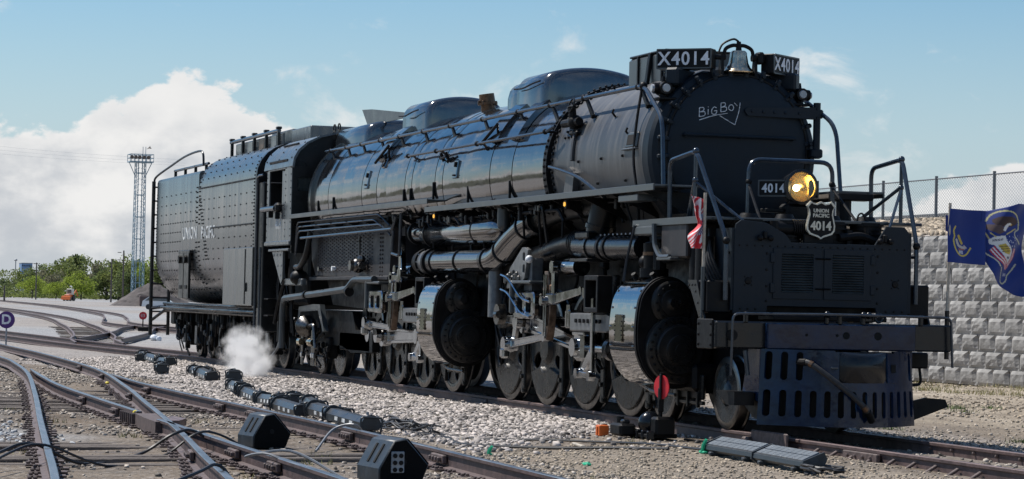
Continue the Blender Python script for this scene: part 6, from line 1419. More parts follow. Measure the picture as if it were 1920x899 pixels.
# underframe
MB().box((-28.0, 0, 1.2), (12.6, 2.7, 0.16), 0.02).build('underframe', 'grime', TEN)
for z, y in ((1.33, -1.45), (1.23, -1.52), (1.16, -1.42)): MB().tube([(-33.6, y, z), (-21.8, y, z-0.02)], 0.035, 8).build('train_pipe', 'paint_black', TEN)
TXS = [-32.0, -30.45, -28.9, -27.35, -25.8, -23.7, -22.1]
for x in TXS:
    for s in (-1, 1): wheel('tender_wheel', 'trail', x, s, TEN)
    MB().cyl((x, -0.7, 0.533), (x, 0.7, 0.533), 0.09, n=10).build('axle', 'grime', TEN)
b = MB().box((-28.9, -0.92, 0.95), (7.6, 0.08, 0.3), 0.02).box((-22.9, -0.92, 0.85), (2.8, 0.08, 0.3), 0.02); BF = b.build('pedestal_frame', 'grime', TEN)
for x in TXS:
    b = MB().box((x, -1.0, 0.55), (0.34, 0.3, 0.44), 0.04); b.box((x+0.26, -0.98, 0.75), (0.1, 0.2, 0.9), 0.02); b.box((x-0.26, -0.98, 0.75), (0.1, 0.2, 0.9), 0.02); b.cyl((x, -1.1, 0.9), (x, -1.1, 1.15), 0.1, n=10); j = b.build('journal_box', 'grime', BF)
    MB().prism([(x-0.15, 0.36), (x+0.13, 0.36), (x+0.17, 0.80), (x-0.11, 0.80)], 'y', -1.19, -1.155).build('journal_lid', 'paint_walk', j)
    MB().tube([(x-0.4, -1.05, 0.15), (x-0.4, -1.05, 0.9)], 0.025, 6).box((x-0.4, -1.02, 0.35), (0.12, 0.12, 0.3), 0.02).build('brake_rod', 'grime', BF)
MB().box((-33.7, 0, 1.0), (0.5, 2.4, 0.4), 0.03).box((-33.2, -0.9, 0.85), (0.7, 0.5, 0.4), 0.03).build('rear_beam', 'grime', TEN)
MB().tube(smooth_path([(-33.6, -1.0, 0.8), (-33.5, -1.1, 0.5), (-33.2, -1.1, 0.42), (-33.0, -1.05, 0.55)], 5), 0.035, 8).build('rear_hose', 'rubber', TEN)
b = MB()
for k in range(40):
    x = rg.uniform(-33.0, -21.8); z = rg.uniform(0.5, 1.2); b.tube(bend([(x, -1.2, z), (x+rg.uniform(-.2, .2), -1.22, z-0.25), (x+rg.uniform(-.3, .3), -1.18, z-0.45)], 0.06, 3), rg.uniform(0.015, 0.035), 6); b.box((x, -1.18, z), (rg.uniform(.08, .25), 0.1, rg.uniform(.08, .22)), 0.02)
b.build('brake_rigging', 'grime', TEN)

# ================================================================ flags on the pilot beam
def flagmat(name):
    m = bpy.data.materials.new(name); m.use_nodes = True; MATS[name] = m; b = m.node_tree.nodes['Principled BSDF']; a = m.node_tree.nodes.new('ShaderNodeVertexColor'); a.layer_name = 'print'
    m.node_tree.links.new(a.outputs[0], b.inputs['Base Color']); b.inputs['Roughness'].default_value = 0.7; b.inputs['Sheen Weight'].default_value = 0.2; return m
flagmat('flag_print'); mat('pole_wood', (0.42, 0.37, 0.3), 0.5, var=0.2, vscale=15)
def cloth(name, nu, nv, fn, colfn, parent):
    U, V = np.meshgrid(np.linspace(0, 1, nu), np.linspace(0, 1, nv), indexing='ij'); P = fn(U, V).reshape(-1, 3); idx = np.arange(nu*nv).reshape(nu, nv)
    Q = np.stack([idx[:-1, :-1], idx[1:, :-1], idx[1:, 1:], idx[:-1, 1:]], -1).reshape(-1, 4); me = np_mesh(name, P, Q)
    c = me.color_attributes.new('print', 'FLOAT_COLOR', 'POINT'); cc = np.ones((nu*nv, 4), np.float32); cc[:, :3] = colfn(U.ravel(), V.ravel()); c.data.foreach_set('color', cc.ravel())
    o = link(name, me, 'flag_print', parent, ang=180); o.modifiers.new('thickness', 'SOLIDIFY').thickness = 0.003; return o
F1 = empty('national_flag', (4.46, -1.5, 1.4)); tag(F1, 'small furled red and white striped flag on a pole at the near beam end', 'flag')
MB().cyl((0, 0, 0), (0, 0, 0.62), 0.028, n=10).build('pole_socket', 'paint_walk', F1); MB().cyl((0, 0, 0.6), (0.02, 0, 1.52), 0.02, n=10).build('pole', 'pole_wood', F1)
def f1(U, V):
    w = 0.17+0.03*np.sin(V*7)-0.09*np.exp(-((V-0.52)/0.13)**2); y = -w*U*(1+0.1*np.sin(V*11+U*3)); x = 0.045*np.sin(U*9+V*5)*U*1.5+0.03*U; z = 0.84+0.60*V-0.05*U*np.sin(V*5)
    return np.stack([x-0.02, y, z], -1)
def c1(U, V):
    s = ((V*1.0+0.14*np.sin(U*5+V*9)+U*0.35)*6.5) % 1; c = np.where(s[:, None] > 0.38, np.array([[0.62, 0.02, 0.035]]), np.array([[0.75, 0.75, 0.76]]))
    k = (np.abs(V-0.5) < 0.2) & (U < 0.42); st = ((np.floor(U*24)+np.floor(V*30)) % 3 == 0); c[k] = np.where(st[k][:, None], np.array([[0.8, 0.8, 0.82]]), np.array([[0.05, 0.08, 0.28]])); return c
cloth('cloth', 40, 90, f1, c1, F1)
F2 = empty('state_flag', (4.93, 1.55, 0.95)); tag(F2, 'large dark blue flag with eagle emblem flying at the far beam end', 'flag')
MB().cyl((0, 0, 0), (0, 0, 0.6), 0.03, n=10).build('pole_socket', 'paint_gloss', F2); MB().cyl((0, 0, 0.5), (0.03, 0.0, 1.93), 0.019, n=10).build('pole', 'pole_wood', F2)
def inpoly(X, Y, poly):
    r = np.zeros(X.shape, bool); n = len(poly)
    for i in range(n):
        (a, b_), (c, d) = poly[i], poly[(i+1) % n]
        if b_ != d: r ^= ((b_ > Y) != (d > Y)) & (X < (c-a)*(Y-b_)/(d-b_)+a)
    return r
def near(X, Y, pts, w):
    r = np.zeros(X.shape, bool); P = smooth_path([(a, c, 0) for a, c in pts], 6)
    for p, q_ in zip(P, P[1:]):
        d = q_-p; L2 = d.x*d.x+d.y*d.y+1e-9; t = np.clip(((X-p.x)*d.x+(Y-p.y)*d.y)/L2, 0, 1); r |= np.hypot(X-p.x-t*d.x, Y-p.y-t*d.y) < w
    return r
# the cloth is drawn in centimetre-like units: gx to the right from the pole, gy down from the pole top
NAVY = (0.006, 0.03, 0.2)
def c2(U, V):
    X, Y = 40+U*800, 40+V*840; c = np.tile(np.array([NAVY]), (X.size, 1))
    def put(m, col): c[m] = col
    put(near(X, Y, [(440, 220), (500, 140), (600, 108), (700, 140), (742, 200), (738, 270)], 6), (0.6, 0.55, 0.25)); put(near(X, Y, [(440, 225), (385, 232), (372, 290), (340, 350), (342, 390), (375, 430), (420, 490), (500, 550), (545, 605)], 6), (0.6, 0.56, 0.4))
    put(near(X, Y, [(560, 620), (580, 700), (595, 750), (625, 765), (662, 740), (680, 690), (720, 650), (770, 590)], 6), (0.5, 0.5, 0.35)); put(near(X, Y, [(738, 275), (700, 300), (705, 340), (749, 372), (800, 400)], 6), (0.5, 0.5, 0.35))
    put(np.hypot((X-610)/118, (Y-205)/48) < 1, (0.05, 0.025, 0.022)); put(inpoly(X, Y, [(390, 235), (470, 230), (560, 240), (600, 290), (540, 320), (470, 290)]), (0.11, 0.07, 0.065))
    put(inpoly(X, Y, [(575, 285), (585, 245), (610, 222), (645, 215), (662, 232), (630, 240), (612, 262), (600, 292)]), (0.75, 0.75, 0.75)); put(inpoly(X, Y, [(640, 222), (668, 230), (650, 240)]), (0.7, 0.5, 0.1))
    put(inpoly(X, Y, [(450, 372), (500, 342), (600, 330), (612, 372), (692, 482), (690, 540), (650, 588), (590, 530), (500, 420), (455, 412)]), (0.72, 0.72, 0.7))
    put(inpoly(X, Y, [(530, 420), (600, 402), (662, 470), (650, 502), (590, 492)]), (0.55, 0.4, 0.06)); 
    for k in range(3): put(near(X, Y, [(540+k*14, 436+k*20), (640+k*6, 424+k*22)], 4), (0.2, 0.13, 0.03))
    for k in range(7): put(near(X, Y, [(486+k*14, 386-k*2), (490+k*14, 372-k*2)], 4), (0.05, 0.05, 0.1))
    for k in range(4): put(near(X, Y, [(622+k*11, 534), (624+k*11, 520)], 4), (0.05, 0.05, 0.1))
    for k in range(5):
        col = (0.55, 0.03, 0.05) if k % 2 == 0 else (0.75, 0.72, 0.72); put(near(X, Y, [(462+k*9, 470-k*9), (520+k*9, 545-k*9), (600+k*8, 600-k*6), (632+k*3, 632-k*2)], 6), col); put(near(X, Y, [(742-k*9, 448), (742-k*9, 520), (690-k*8, 590), (650+k*2, 632-k*4)], 6), col)
    put(near(X, Y, [(470, 310), (510, 345)], 5) | near(X, Y, [(610, 320), (705, 268)], 5), (0.6, 0.5, 0.15)); put(near(X, Y, [(415, 270), (455, 360)], 6), (0.6, 0.5, 0.2))
    for k, dg_ in enumerate('1847'): put(near(X, Y, [(620+k*12, 672), (622+k*12, 694)], 3.5), (0.5, 0.52, 0.6))
    r = np.random.RandomState(4)
    for k in range(26): a, b_ = r.uniform(620, 735), r.uniform(330, 430); put(np.hypot(X-a, Y-b_) < 4, (0.7, 0.7, 0.75))
    return c
S_ = 1/4.993/146.0
def f2(U, V):
    X, Y = 40+U*800, 40+V*840
    # outline of the flying part: raised to the right, hollow at the left
    top = np.interp(X, [40, 110, 400, 600, 749, 840], [160, 175, 130, 75, 25, 0]); bot = np.interp(X, [40, 110, 300, 400, 450, 500, 600, 749, 840], [300, 330, 400, 515, 640, 720, 790, 862, 890])
    Yc = np.clip(Y, top, bot); f = (X-40)/800
    x = 0.10*np.sin(X*0.011+Yc*0.004)*np.minimum(1, f*2)+0.035*np.sin(Yc*0.016+X*0.02)*f+0.05*f
    return np.stack([x-0.06, (X-50)*S_, 1.90-(Yc-75)*S_], -1)
cloth('cloth', 150, 160, f2, c2, F2)
def c3(U, V):
    X, Y = 40+U*370, 105+V*480; c = np.tile(np.array([NAVY]), (X.size, 1))
    def put(m, col): c[m] = col
    put(near(X, Y, [(108, 260), (95, 300), (104, 345), (95, 385), (110, 450), (142, 500), (190, 520), (242, 500), (280, 445)], 7), (0.62, 0.48, 0.08)); put(near(X, Y, [(150, 345), (170, 380), (185, 405)], 14), (0.6, 0.42, 0.06)); put(near(X, Y, [(125, 380), (150, 430), (215, 450)], 12), (0.55, 0.5, 0.45)); put(near(X, Y, [(150, 462), (210, 462)], 8), (0.35, 0.12, 0.1)); put(near(X, Y, [(215, 430), (235, 445)], 9), (0.5, 0.42, 0.4))
    for k in range(4): put(near(X, Y, [(153+k*13, 477), (156+k*13, 500)], 4), (0.72, 0.72, 0.75))
    return c
def f3(U, V):
    X, Y = 40+U*370-V*20, 105+V*480; Y = Y+U*(10*V+10); X = X*1.0; x = 0.03*np.sin(X*0.02)+0.02*np.sin(Y*0.012+1)
    X = np.where(U > 0.9, X-(V < 0.2)*20, X); return np.stack([x+0.03, (X-50)*S_, 1.90-(Y-75)*S_], -1)
cloth('cloth', 90, 110, f3, c3, F2)
# ================================================================ things standing on the ground
mat('speaker_black', (0.026, 0.034, 0.042), 0.42, var=0.25, vscale=8, rvar=0.1, bump=0.08, bscale=60, dust=0.12, ior=1.4)
mat('grille', (0.003, 0.0035, 0.004), 0.6, ior=1.2, bump=0.3, bscale=120)  # also covers the cabinet ends, their shade put into its colour
mat('lamp_housing', (0.02, 0.024, 0.028), 0.34, var=0.3, vscale=7, rvar=0.1, dust=0.25)
mat('led_lens', (0.21, 0.235, 0.26), 0.18, var=0.1, vscale=10)
mat('sign_red', (0.55, 0.02, 0.03), 0.5, var=0.15, vscale=8); mat('sign_purple', (0.075, 0.02, 0.16), 0.5, var=0.1); mat('orange_paint', (0.62, 0.13, 0.02), 0.5, var=0.15, vscale=9)
mat('green_tape', (0.02, 0.42, 0.22), 0.5); mat('cable_black', (0.018, 0.018, 0.02), 0.5); mat('cable_grey', (0.2, 0.21, 0.22), 0.45)
mat('steel_grey', (0.25, 0.27, 0.29), 0.5, metal=0.3, var=0.2, vscale=6)
def gz(x, y): return float(ground_z(np.array([x]), np.array([y]))[0])
# stage monitor wedges
SEC = [(0, 0), (0, 0.14), (0.15, 0.40), (0.27, 0.42), (0.50, 0.17), (0.43, 0.0)]
def wedge(x, y, rz, lab, L_=0.55, s=1.0, panel=False):
    r = empty('stage_monitor', (x, y, gz(x, y)+0.02), rz); tag(r, lab, 'loudspeaker', 'stage monitors on the ground')
    sec = [(a*s, c*s) for a, c in SEC]; bd = MB().prism(sec, 'x', -L_, 0).build('cabinet', 'speaker_black', r, ang=20); bd.modifiers.new('bevel', 'BEVEL').width = 0.012
    pl = [(0.06*s, 0.03*s), (0.05*s, 0.14*s), (0.17*s, 0.37*s), (0.26*s, 0.385*s), (0.45*s, 0.165*s), (0.40*s, 0.03*s)]
    MB().prism([(a*0.94+0.012*s, c*0.94+0.01*s) for a, c in sec], 'x', 0.002, 0.010).build('end_shade_panel', 'grille', bd); MB().cyl((0.01, 0.24*s, 0.2*s), (0.016, 0.24*s, 0.2*s), 0.03*s, n=10).build('pole_cup', 'black_void', bd)  # black sheet over the whole end paints the shade of that face
    # recessed handle on the lit shoulder
    [MB().box((-L_*q_, 0.072*s, 0.272*s), (L_*0.07, 0.2*s, 0.012), 0.003, Matrix.Rotation(rad(60), 3, 'X')).build('slot', 'black_void', bd) for q_ in (0.33, 0.62)]
    MB().prism([(0.29*s, 0.41*s), (0.505*s, 0.18*s), (0.512*s, 0.185*s), (0.297*s, 0.418*s)], 'x', -L_+0.03, -0.03).build('grille', 'grille', bd)
    if panel:
        p = MB().box((0.012, 0.18*s, 0.2*s), (0.02, 0.13*s, 0.2*s), 0.006).build('connector_panel', 'steel_grey', bd)
        for i in range(2):
            for j in range(3): MB().cyl((0.02, (0.15+0.06*i)*s, (0.13+0.065*j)*s), (0.03, (0.15+0.06*i)*s, (0.13+0.065*j)*s), 0.022*s, n=10).build('socket', 'black_void', p)
    return r
wedge(4.3, -6.98, rad(10), 'black wedge loudspeaker beside the rail, farther of the two', 0.5, 0.95)
wedge(10.65, -7.12, rad(6), 'black wedge loudspeaker with connector panel at the bottom edge of the picture', 0.6, 1.0, True)
# row of theatre flood lights
def flood():
    r = empty('flood_light', (0, 0, 0)); L_ = 1.85
    sec = [(-0.11, 0.03), (-0.11, 0.12), (-0.05, 0.19), (0.05, 0.19), (0.11, 0.12), (0.11, 0.03)]
    h = MB().prism(sec, 'x', -L_/2+0.05, L_/2-0.05).build('housing', 'lamp_housing', r, ang=20)
    for s in (-1, 1):
        q = arc((0, 0.105), 0.13, -0.5, pi+0.5, 12); MB().prism(q, 'x', s*(L_/2-0.05), s*(L_/2-0.01)).build('end_plate', 'speaker_black', r, ang=30)
        MB().tube(bend([(s*(L_/2+0.0), -0.13, 0.0), (s*(L_/2+0.0), -0.15, 0.2), (s*L_/2, 0.15, 0.2), (s*L_/2, 0.13, 0.0)], 0.05, 3), 0.014, 6).build('yoke', 'speaker_black', r)
    for k in range(3): MB().box((-0.35+k*0.35, -0.112, 0.085), (0.14, 0.006, 0.05)).build('label_sticker', 'faded_white', h)
    MB().cyl((L_/2-0.2, 0, 0.22), (L_/2-0.2, 0, 0.26), 0.02, n=8).build('knob', 'steel_grey', h); return r
FL0 = flood(); rf = random.Random(2)
POS = [(-32.6, -2.15), (-30.3, -2.25), (-28.0, -2.35), (-23.4, -3.25), (-20.9, -2.85), (-18.6, -3.15), (-16.4, -3.05), (-12.6, -3.75), (-10.2, -3.95), (-8.0, -3.72), (-6.9, -4.35), (-5.6, -3.95), (-4.3, -4.6), (-2.1, -4.55), (0.2, -4.8)]
DESC = ['farthest black flood light, at the tail of the row beside the tender', 'second flood light from the tail of the row', 'third flood light from the tail of the row', 'fourth flood light from the tail of the row', 'fifth flood light from the tail of the row', 'sixth flood light from the tail of the row', 'seventh flood light from the tail of the row', 'middle flood light of the row, on bare ballast', 'seventh flood light from the front of the row', 'sixth flood light from the front of the row', 'fifth flood light from the front, pushed towards the siding', 'fourth flood light from the front, set back towards the locomotive', 'third flood light from the front of the row', 'second flood light from the front of the row', 'nearest flood light of the long row, beside the cable pile']
for i, (x, y) in enumerate(POS):
    o = FL0 if i == 0 else dup(FL0); o.location = (x, y, gz(x, y)+0.03); o.rotation_euler = (rf.uniform(-0.12, 0.12), rf.uniform(-0.03, 0.03), rad(-4)+rf.uniform(-0.12, 0.12)); tag(o, DESC[i], 'floodlight', 'row of flood lights along the ballast')
# two LED bars in front
def ledbar(x, y, rz, lab):
    r = empty('led_light_bar', (x, y, gz(x, y)+0.02), rz); tag(r, lab, 'light bar', 'light bars before the pilot'); L_ = 1.5
    K_ = 0.72; h = MB().prism([(a*K_, c*K_) for a, c in [(-0.17, 0.08), (-0.12, 0.04), (0.02, 0.06), (0.15, 0.2), (0.12, 0.265), (-0.16, 0.14)]], 'x', -L_/2, L_/2).build('housing', 'speaker_black', r, ang=20)
    for i in range(9):
        for j in range(2):
            t0, t1 = j*0.5+0.03, j*0.5+0.47; a = ((-0.15+0.26*t0)*K_, (0.147+0.118*t0)*K_); c = ((-0.15+0.26*t1)*K_, (0.147+0.118*t1)*K_); x0 = -L_/2+0.06+i*(L_-0.12)/9
            MB().prism([a, c, (c[0]-0.004, c[1]+0.012), (a[0]-0.004, a[1]+0.012)], 'x', x0+0.006, x0+(L_-0.12)/9-0.006).build('lens', 'led_lens', h, ang=0)
    for s in (-1, 1): MB().prism([(a*K_, c*K_) for a, c in [(-0.19, 0.06), (-0.1, 0.0), (0.1, 0.0), (0.18, 0.19), (0.13, 0.285), (-0.18, 0.16)]], 'x', s*L_/2, s*(L_/2+0.03)).build('end_cap', 'speaker_black', r)
    MB().box((-0.5, 0, 0.02), (0.08, 0.3, 0.04), 0.01).box((0.5, 0, 0.02), (0.08, 0.3, 0.04), 0.01).build('foot', 'speaker_black', r); return r
ledbar(7.7, -2.32, rad(-1), 'black LED light bar with green tape on its far end'); ledbar(9.3, -2.42, rad(-3), 'nearer black LED light bar at the end of its pair')
# low switch stand with red target
r = empty('switch_stand', (3.35, -1.66, gz(3.35, -1.66))); tag(r, 'low black switch stand with a red disc target before the pilot', 'switch stand')
MB().box((0, 0, 0.05), (0.5, 0.4, 0.05), 0.01).box((0.2, 0.02, 0.17), (0.22, 0.26, 0.24), 0.03).build('base', 'grime', r); MB().ball((-0.05, -0.06, 0.2), 0.15, 14, 10, (0.9, 1, 1)).build('gear_case', 'paint_gloss', r)
b = MB()
for k in range(4): b.box((-0.32+0.2*k, -0.17, 0.06), (0.05, 0.1, 0.12), 0.015)
b.build('lug', 'paint_gloss', r); MB().cyl((0.16, 0, 0.28), (0.18, 0, 0.84), 0.028, n=8).box((0.17, 0, 0.5), (0.05, 0.07, 0.3), 0.01).build('mast', 'grime', r)
nrm = Vector((0.30, -0.95, 0)).normalized(); c_ = Vector((0.19, 0.0, 0.66)); MB().cyl(c_-nrm*0.006, c_+nrm*0.006, 0.15, n=32).build('target', 'sign_red', r); MB().box(c_+nrm*0.02, (0.05, 0.02, 0.32), 0.004).build('target_bar', 'grime', r)
r = empty('switch_motor', (2.95, -1.95, gz(2.95, -1.95))); tag(r, 'small black switch mechanism box left of the red target', 'switch box'); MB().box((0, 0, 0.1), (0.4, 0.22, 0.16), 0.03).build('case', 'grime', r); MB().cyl((-0.1, 0, 0.17), (-0.1, 0, 0.26), 0.05, n=10).box((0.08, 0, 0.2), (0.12, 0.1, 0.06), 0.02).build('cap', 'paint_gloss', r)
r = empty('orange_block', (2.45, -2.05, gz(2.45, -2.05))); tag(r, 'small bright orange block on the ground left of the switch stand', 'block'); MB().box((0, 0, 0.07), (0.16, 0.13, 0.14), 0.01).build('body', 'orange_paint', r); MB().box((0, -0.07, 0.07), (0.04, 0.02, 0.1), 0.004).build('lip', 'orange_paint', r)
# derail shoe and rods beside the rail
r = empty('derail_shoe', (5.15, -0.92, -0.2)); tag(r, 'dark iron derail plate leaning on the near rail below the leading wheel', 'derail'); MB().box((0.1, 0, 0.14), (1.1, 0.03, 0.24), 0.02).box((-0.5, -0.03, 0.1), (0.2, 0.1, 0.14), 0.02).build('plate', 'plate_rust', r); MB().tube(bend([(-1.4, -0.5, 0.08), (-0.6, -0.3, 0.08), (-0.2, -0.05, 0.1)], 0.1), 0.016, 6).build('connecting_rod', 'grime', r)
# green tape bits and stakes
for i, (x, y, h, lab) in enumerate(((5.9, -4.62, 0.11, 'short green stake standing on bare ground right of the cable pile'), (6.95, -2.45, 0.16, 'green tape tuft at the far end of the light bars'), (7.75, -4.1, 0.03, 'scrap of green tape lying flat on the ground'))):
    r = empty('green_marker', (x, y, gz(x, y))); tag(r, lab, 'marker', 'green markers on the ground'); MB().tube([(0, 0, 0), (0.02, 0.01, h*0.6), (0.05, 0.03, h)], [0.02, 0.025, 0.018], 6).box((0.0, 0.02, 0.015), (0.16 if h < 0.05 or h > 0.12 else 0.04, 0.06, 0.03), 0.01).build('strip', 'green_tape', r)
# cables
def cable(pts, rad_, name, lab, m='cable_black', z0=0.02):
    P = smooth_path([(x, y, (gz(x, y)+z0 if len(q_) == 0 else q_[0])) for x, y, *q_ in pts], 6); o = MB().tube(P, rad_, 6).build(name, m); tag(o, lab, 'cable'); return o
cable([(13.0, -12.3), (10.4, -11.2), (8.5, -10.4, -0.05), (8.1, -10.0, 0.03), (7.5, -9.4), (6.0, -8.6), (5.9, -8.2, 0.02), (5.6, -7.9, 0.03), (5.6, -7.5), (6.0, -7.0), (5.8, -6.6)], 0.018, 'power_cable', 'black cable looped over the left rails in the foreground')
cable([(13.2, -12.0), (10.6, -11.0), (8.7, -10.3, -0.03), (8.3, -9.9, 0.03), (7.7, -9.2), (6.3, -8.4), (6.1, -8.0, 0.03), (5.9, -7.7, 0.02), (5.9, -7.2), (6.2, -6.9)], 0.014, 'power_cable', 'thinner cable running beside the black cable over the left rails')
cable([(5.0, -6.4), (4.2, -6.0, 0.0), (4.3, -5.75, 0.05), (3.5, -5.4), (2.0, -5.0), (0.5, -4.7)], 0.016, 'power_cable', 'cable arching over the rail from the wedge loudspeaker to the flood lights', 'cable_grey')
cable([(10.0, -7.6), (9.7, -7.95, 0.03), (9.3, -8.1, -0.02), (9.5, -7.7, 0.05), (10.0, -7.3)], 0.014, 'power_cable', 'grey cable loop over the rail left of the bottom loudspeaker', 'cable_grey')
cable([(0.8, -4.3), (2.0, -4.0), (3.5, -4.2), (4.8, -3.6), (5.5, -3.0), (6.3, -2.6)], 0.02, 'power_cable', 'black cable lying across the sandy ground to the light bars')
cable([(0.8, -3.9), (2.2, -3.7), (3.2, -3.1), (4.0, -2.6), (5.2, -2.4), (6.8, -2.3)], 0.016, 'power_cable', 'second black cable lying across the sandy ground')
cable([(13.0, -9.9), (12.0, -9.1, 0.0), (11.6, -8.8, 0.04), (11.9, -8.6), (13.0, -8.3)], 0.016, 'power_cable', 'short cable over the rail at the bottom left')
b = MB(); rc = random.Random(9)
for k in range(16):
    c = (0.2+rc.uniform(-1.0, 1.0), -4.05+rc.uniform(-0.18, 0.18)); P = []
    a0 = rc.uniform(0, 6); 
    for j in range(9): a = a0+j*0.5; P.append((c[0]+rc.uniform(0.5, 0.9)*cos(a), c[1]+rc.uniform(0.12, 0.25)*sin(a), gz(*c)+0.02+rc.uniform(0, 0.12)))
    b.tube(smooth_path(P, 3), 0.012, 5)
tag(b.build('cable_pile', 'cable_black'), 'tangled pile of thin black cables beside the nearest flood light', 'cables')
b = MB()
for k in range(6):
    P = [(10.2+rc.uniform(-.1, .1)+0.3*cos(k+j*0.7), -2.45+0.15*sin(k+j*0.7), gz(10, -2.4)+0.03+rc.uniform(0, 0.06)) for j in range(8)]; b.tube(smooth_path(P, 3), 0.014, 5)
b.box((10.15, -2.55, -0.12), (0.14, 0.1, 0.08), 0.03); tag(b.build('cable_coil', 'cable_black'), 'coiled black leads at the near end of the light bars', 'cables')
# scrap wood on the ground
for i, (x, y, L_, a, lab) in enumerate(((4.6, -3.1, 0.5, -0.1, 'short weathered stick lying on the sandy ground'), (-0.6, -4.75, 0.4, 0.4, 'small block of wood wedged beside the near rail of the siding'))):
    r = MB().box((0, 0, 0), (L_, 0.05, 0.03), 0.008).build('wood_scrap', 'pole_wood'); r.location = (x, y, gz(x, y)+0.02); r.rotation_euler = (0, 0.02, a); tag(r, lab, 'wood')
# round purple sign on a short post, and the red switch target behind the tender
r = empty('letter_sign', (-45.8, -4.05, -0.2), rad(-20)); tag(r, 'round purple sign with a white letter D at the left edge', 'sign'); MB().cyl((-0.02, 0, 0), (-0.02, 0, 0.9), 0.025, n=8).build('post', 'steel_grey', r); MB().cyl((0, 0, 0.9), (0.02, 0, 0.9), 0.255, n=40).build('disc', 'sign_purple', r)
text('D', 0.40, M3((0, 1, 0), (0, 0, 1), (1, 0, 0), (0.024, 0, 0.9)), 0.006, bold=0.012).build('lettering', 'white_paint', r, ang=0)
r = empty('switch_target', (-92.0, 7.75, -0.2), rad(-20)); tag(r, 'small red round switch target numbered 03 left of the tender', 'switch stand'); MB().cyl((0, 0, 0), (0, 0, 0.6), 0.03, n=8).build('mast', 'grime', r); MB().cyl((0, 0, 0.75), (0.02, 0, 0.75), 0.19, n=24).build('disc', 'sign_red', r); text('03', 0.2, M3((0, 1, 0), (0, 0, 1), (1, 0, 0), (0.03, 0, 0.75)), 0.006).build('lettering', 'faded_white', r, ang=0)
MB().box((0, 0.1, 0.12), (0.5, 0.6, 0.22), 0.03).cyl((0, 0.3, 0.2), (0, 0.4, 1.1), 0.03, n=6).build('base', 'grime', r)
r = empty('white_rock', (-68.0, 4.2, -0.22)); tag(r, 'white lump of painted rock at the rail crossing', 'rock'); MB().ball((0, 0, 0.1), 0.17, 9, 6, (1.2, 1, 0.8)).ball((0.2, 0.15, 0.06), 0.12, 8, 5).build('stone', 'white_paint', r)

# ---- steam drifting from under the cab
def steam():
    m = bpy.data.materials.new('steam'); m.use_nodes = True; t = m.node_tree; t.nodes.clear(); MATS['steam'] = m
    o = t.nodes.new('ShaderNodeOutputMaterial'); v = t.nodes.new('ShaderNodeVolumePrincipled'); v.inputs['Color'].default_value = (0.98, 0.98, 0.98, 1); v.inputs['Anisotropy'].default_value = 0.2
    g = t.nodes.new('ShaderNodeTexCoord'); n = t.nodes.new('ShaderNodeTexNoise'); n.inputs['Scale'].default_value = 3.2; n.inputs['Detail'].default_value = 7; n.inputs['Roughness'].default_value = 0.6; t.links.new(g.outputs['Object'], n.inputs['Vector'])
    def M_(op, a, b=None, clamp=False):
        k = t.nodes.new('ShaderNodeMath'); k.operation = op; k.use_clamp = clamp
        for i, q_ in enumerate((a, b)):
            if q_ is None: continue
            if isinstance(q_, (int, float)): k.inputs[i].default_value = q_
            else: t.links.new(q_, k.inputs[i])
        return k.outputs[0]
    tot = None
    for c, r_ in (((0.0, 0, 0.42), 0.55), ((0.75, 0, 0.50), 0.52), ((-0.65, 0, 0.68), 0.46), ((0.2, 0, 0.8), 0.42), ((1.3, 0, 0.26), 0.42), ((-1.1, 0.1, 0.22), 0.4)):
        d = t.nodes.new('ShaderNodeVectorMath'); d.operation = 'DISTANCE'; t.links.new(g.outputs['Object'], d.inputs[0]); d.inputs[1].default_value = c
        f = M_('SUBTRACT', 1.0, M_('DIVIDE', d.outputs['Value'], r_)); tot = f if tot is None else M_('MAXIMUM', tot, f)
    den = M_('MULTIPLY', M_('MAXIMUM', M_('ADD', tot, M_('MULTIPLY', M_('SUBTRACT', n.outputs['Fac'], 0.54), 4.2)), 0.0), M_('MULTIPLY', M_('MAXIMUM', M_('ADD', tot, 0.35), 0.0), 7.0)); t.links.new(den, v.inputs['Density']); t.links.new(v.outputs[0], o.inputs['Volume'])
steam()
b = MB().ball((0, 0, 0), 1.0, 20, 12, (2.0, 0.85, 1.05)); st = b.build('steam_cloud', 'steam', ang=0); st.location = (-20.6, -1.95, 0.0); st.data.transform(Matrix.Translation((0.2, 0, 0.85))); st.location.z = -0.2; tag(st, 'white puff of steam drifting over the ballast below the cab', 'steam', kind='stuff')

# ================================================================ block wall, bank and fence on the right
mat('block_stone', (0.31, 0.303, 0.29), 0.9, var=0.16, vscale=4, bump=0.5, bscale=9, bdist=0.03); mat('bank_gravel', (0.38, 0.34, 0.3), 0.92, var=0.35, vscale=6, bump=0.8, bscale=14, bdist=0.06)
mat('fence_post', (0.16, 0.17, 0.18), 0.5, metal=0.5); mat('pipe_dark', (0.05, 0.045, 0.042), 0.7); mat('joint_dark', (0.09, 0.088, 0.085), 0.95)
_t = MATS['block_stone'].node_tree; _oi = _t.nodes.new('ShaderNodeObjectInfo'); _mr = _t.nodes.new('ShaderNodeMapRange'); _mr.inputs[3].default_value = 0.82; _mr.inputs[4].default_value = 1.12; _t.links.new(_oi.outputs['Random'], _mr.inputs[0])
_mm = _t.nodes.new('ShaderNodeMixRGB'); _mm.blend_type = 'MULTIPLY'; _mm.inputs[0].default_value = 1; _b = _t.nodes['Principled BSDF']; _t.links.new(_b.inputs['Base Color'].links[0].from_socket, _mm.inputs[1]); _t.links.new(_mr.outputs[0], _mm.inputs[2]); _t.links.new(_mm.outputs[0], _b.inputs['Base Color'])
WY = 16.5; wall = empty('retaining_wall', (-24, WY, -0.2)); tag(wall, 'grey retaining wall of rough split-face concrete blocks', 'wall')
BM = []
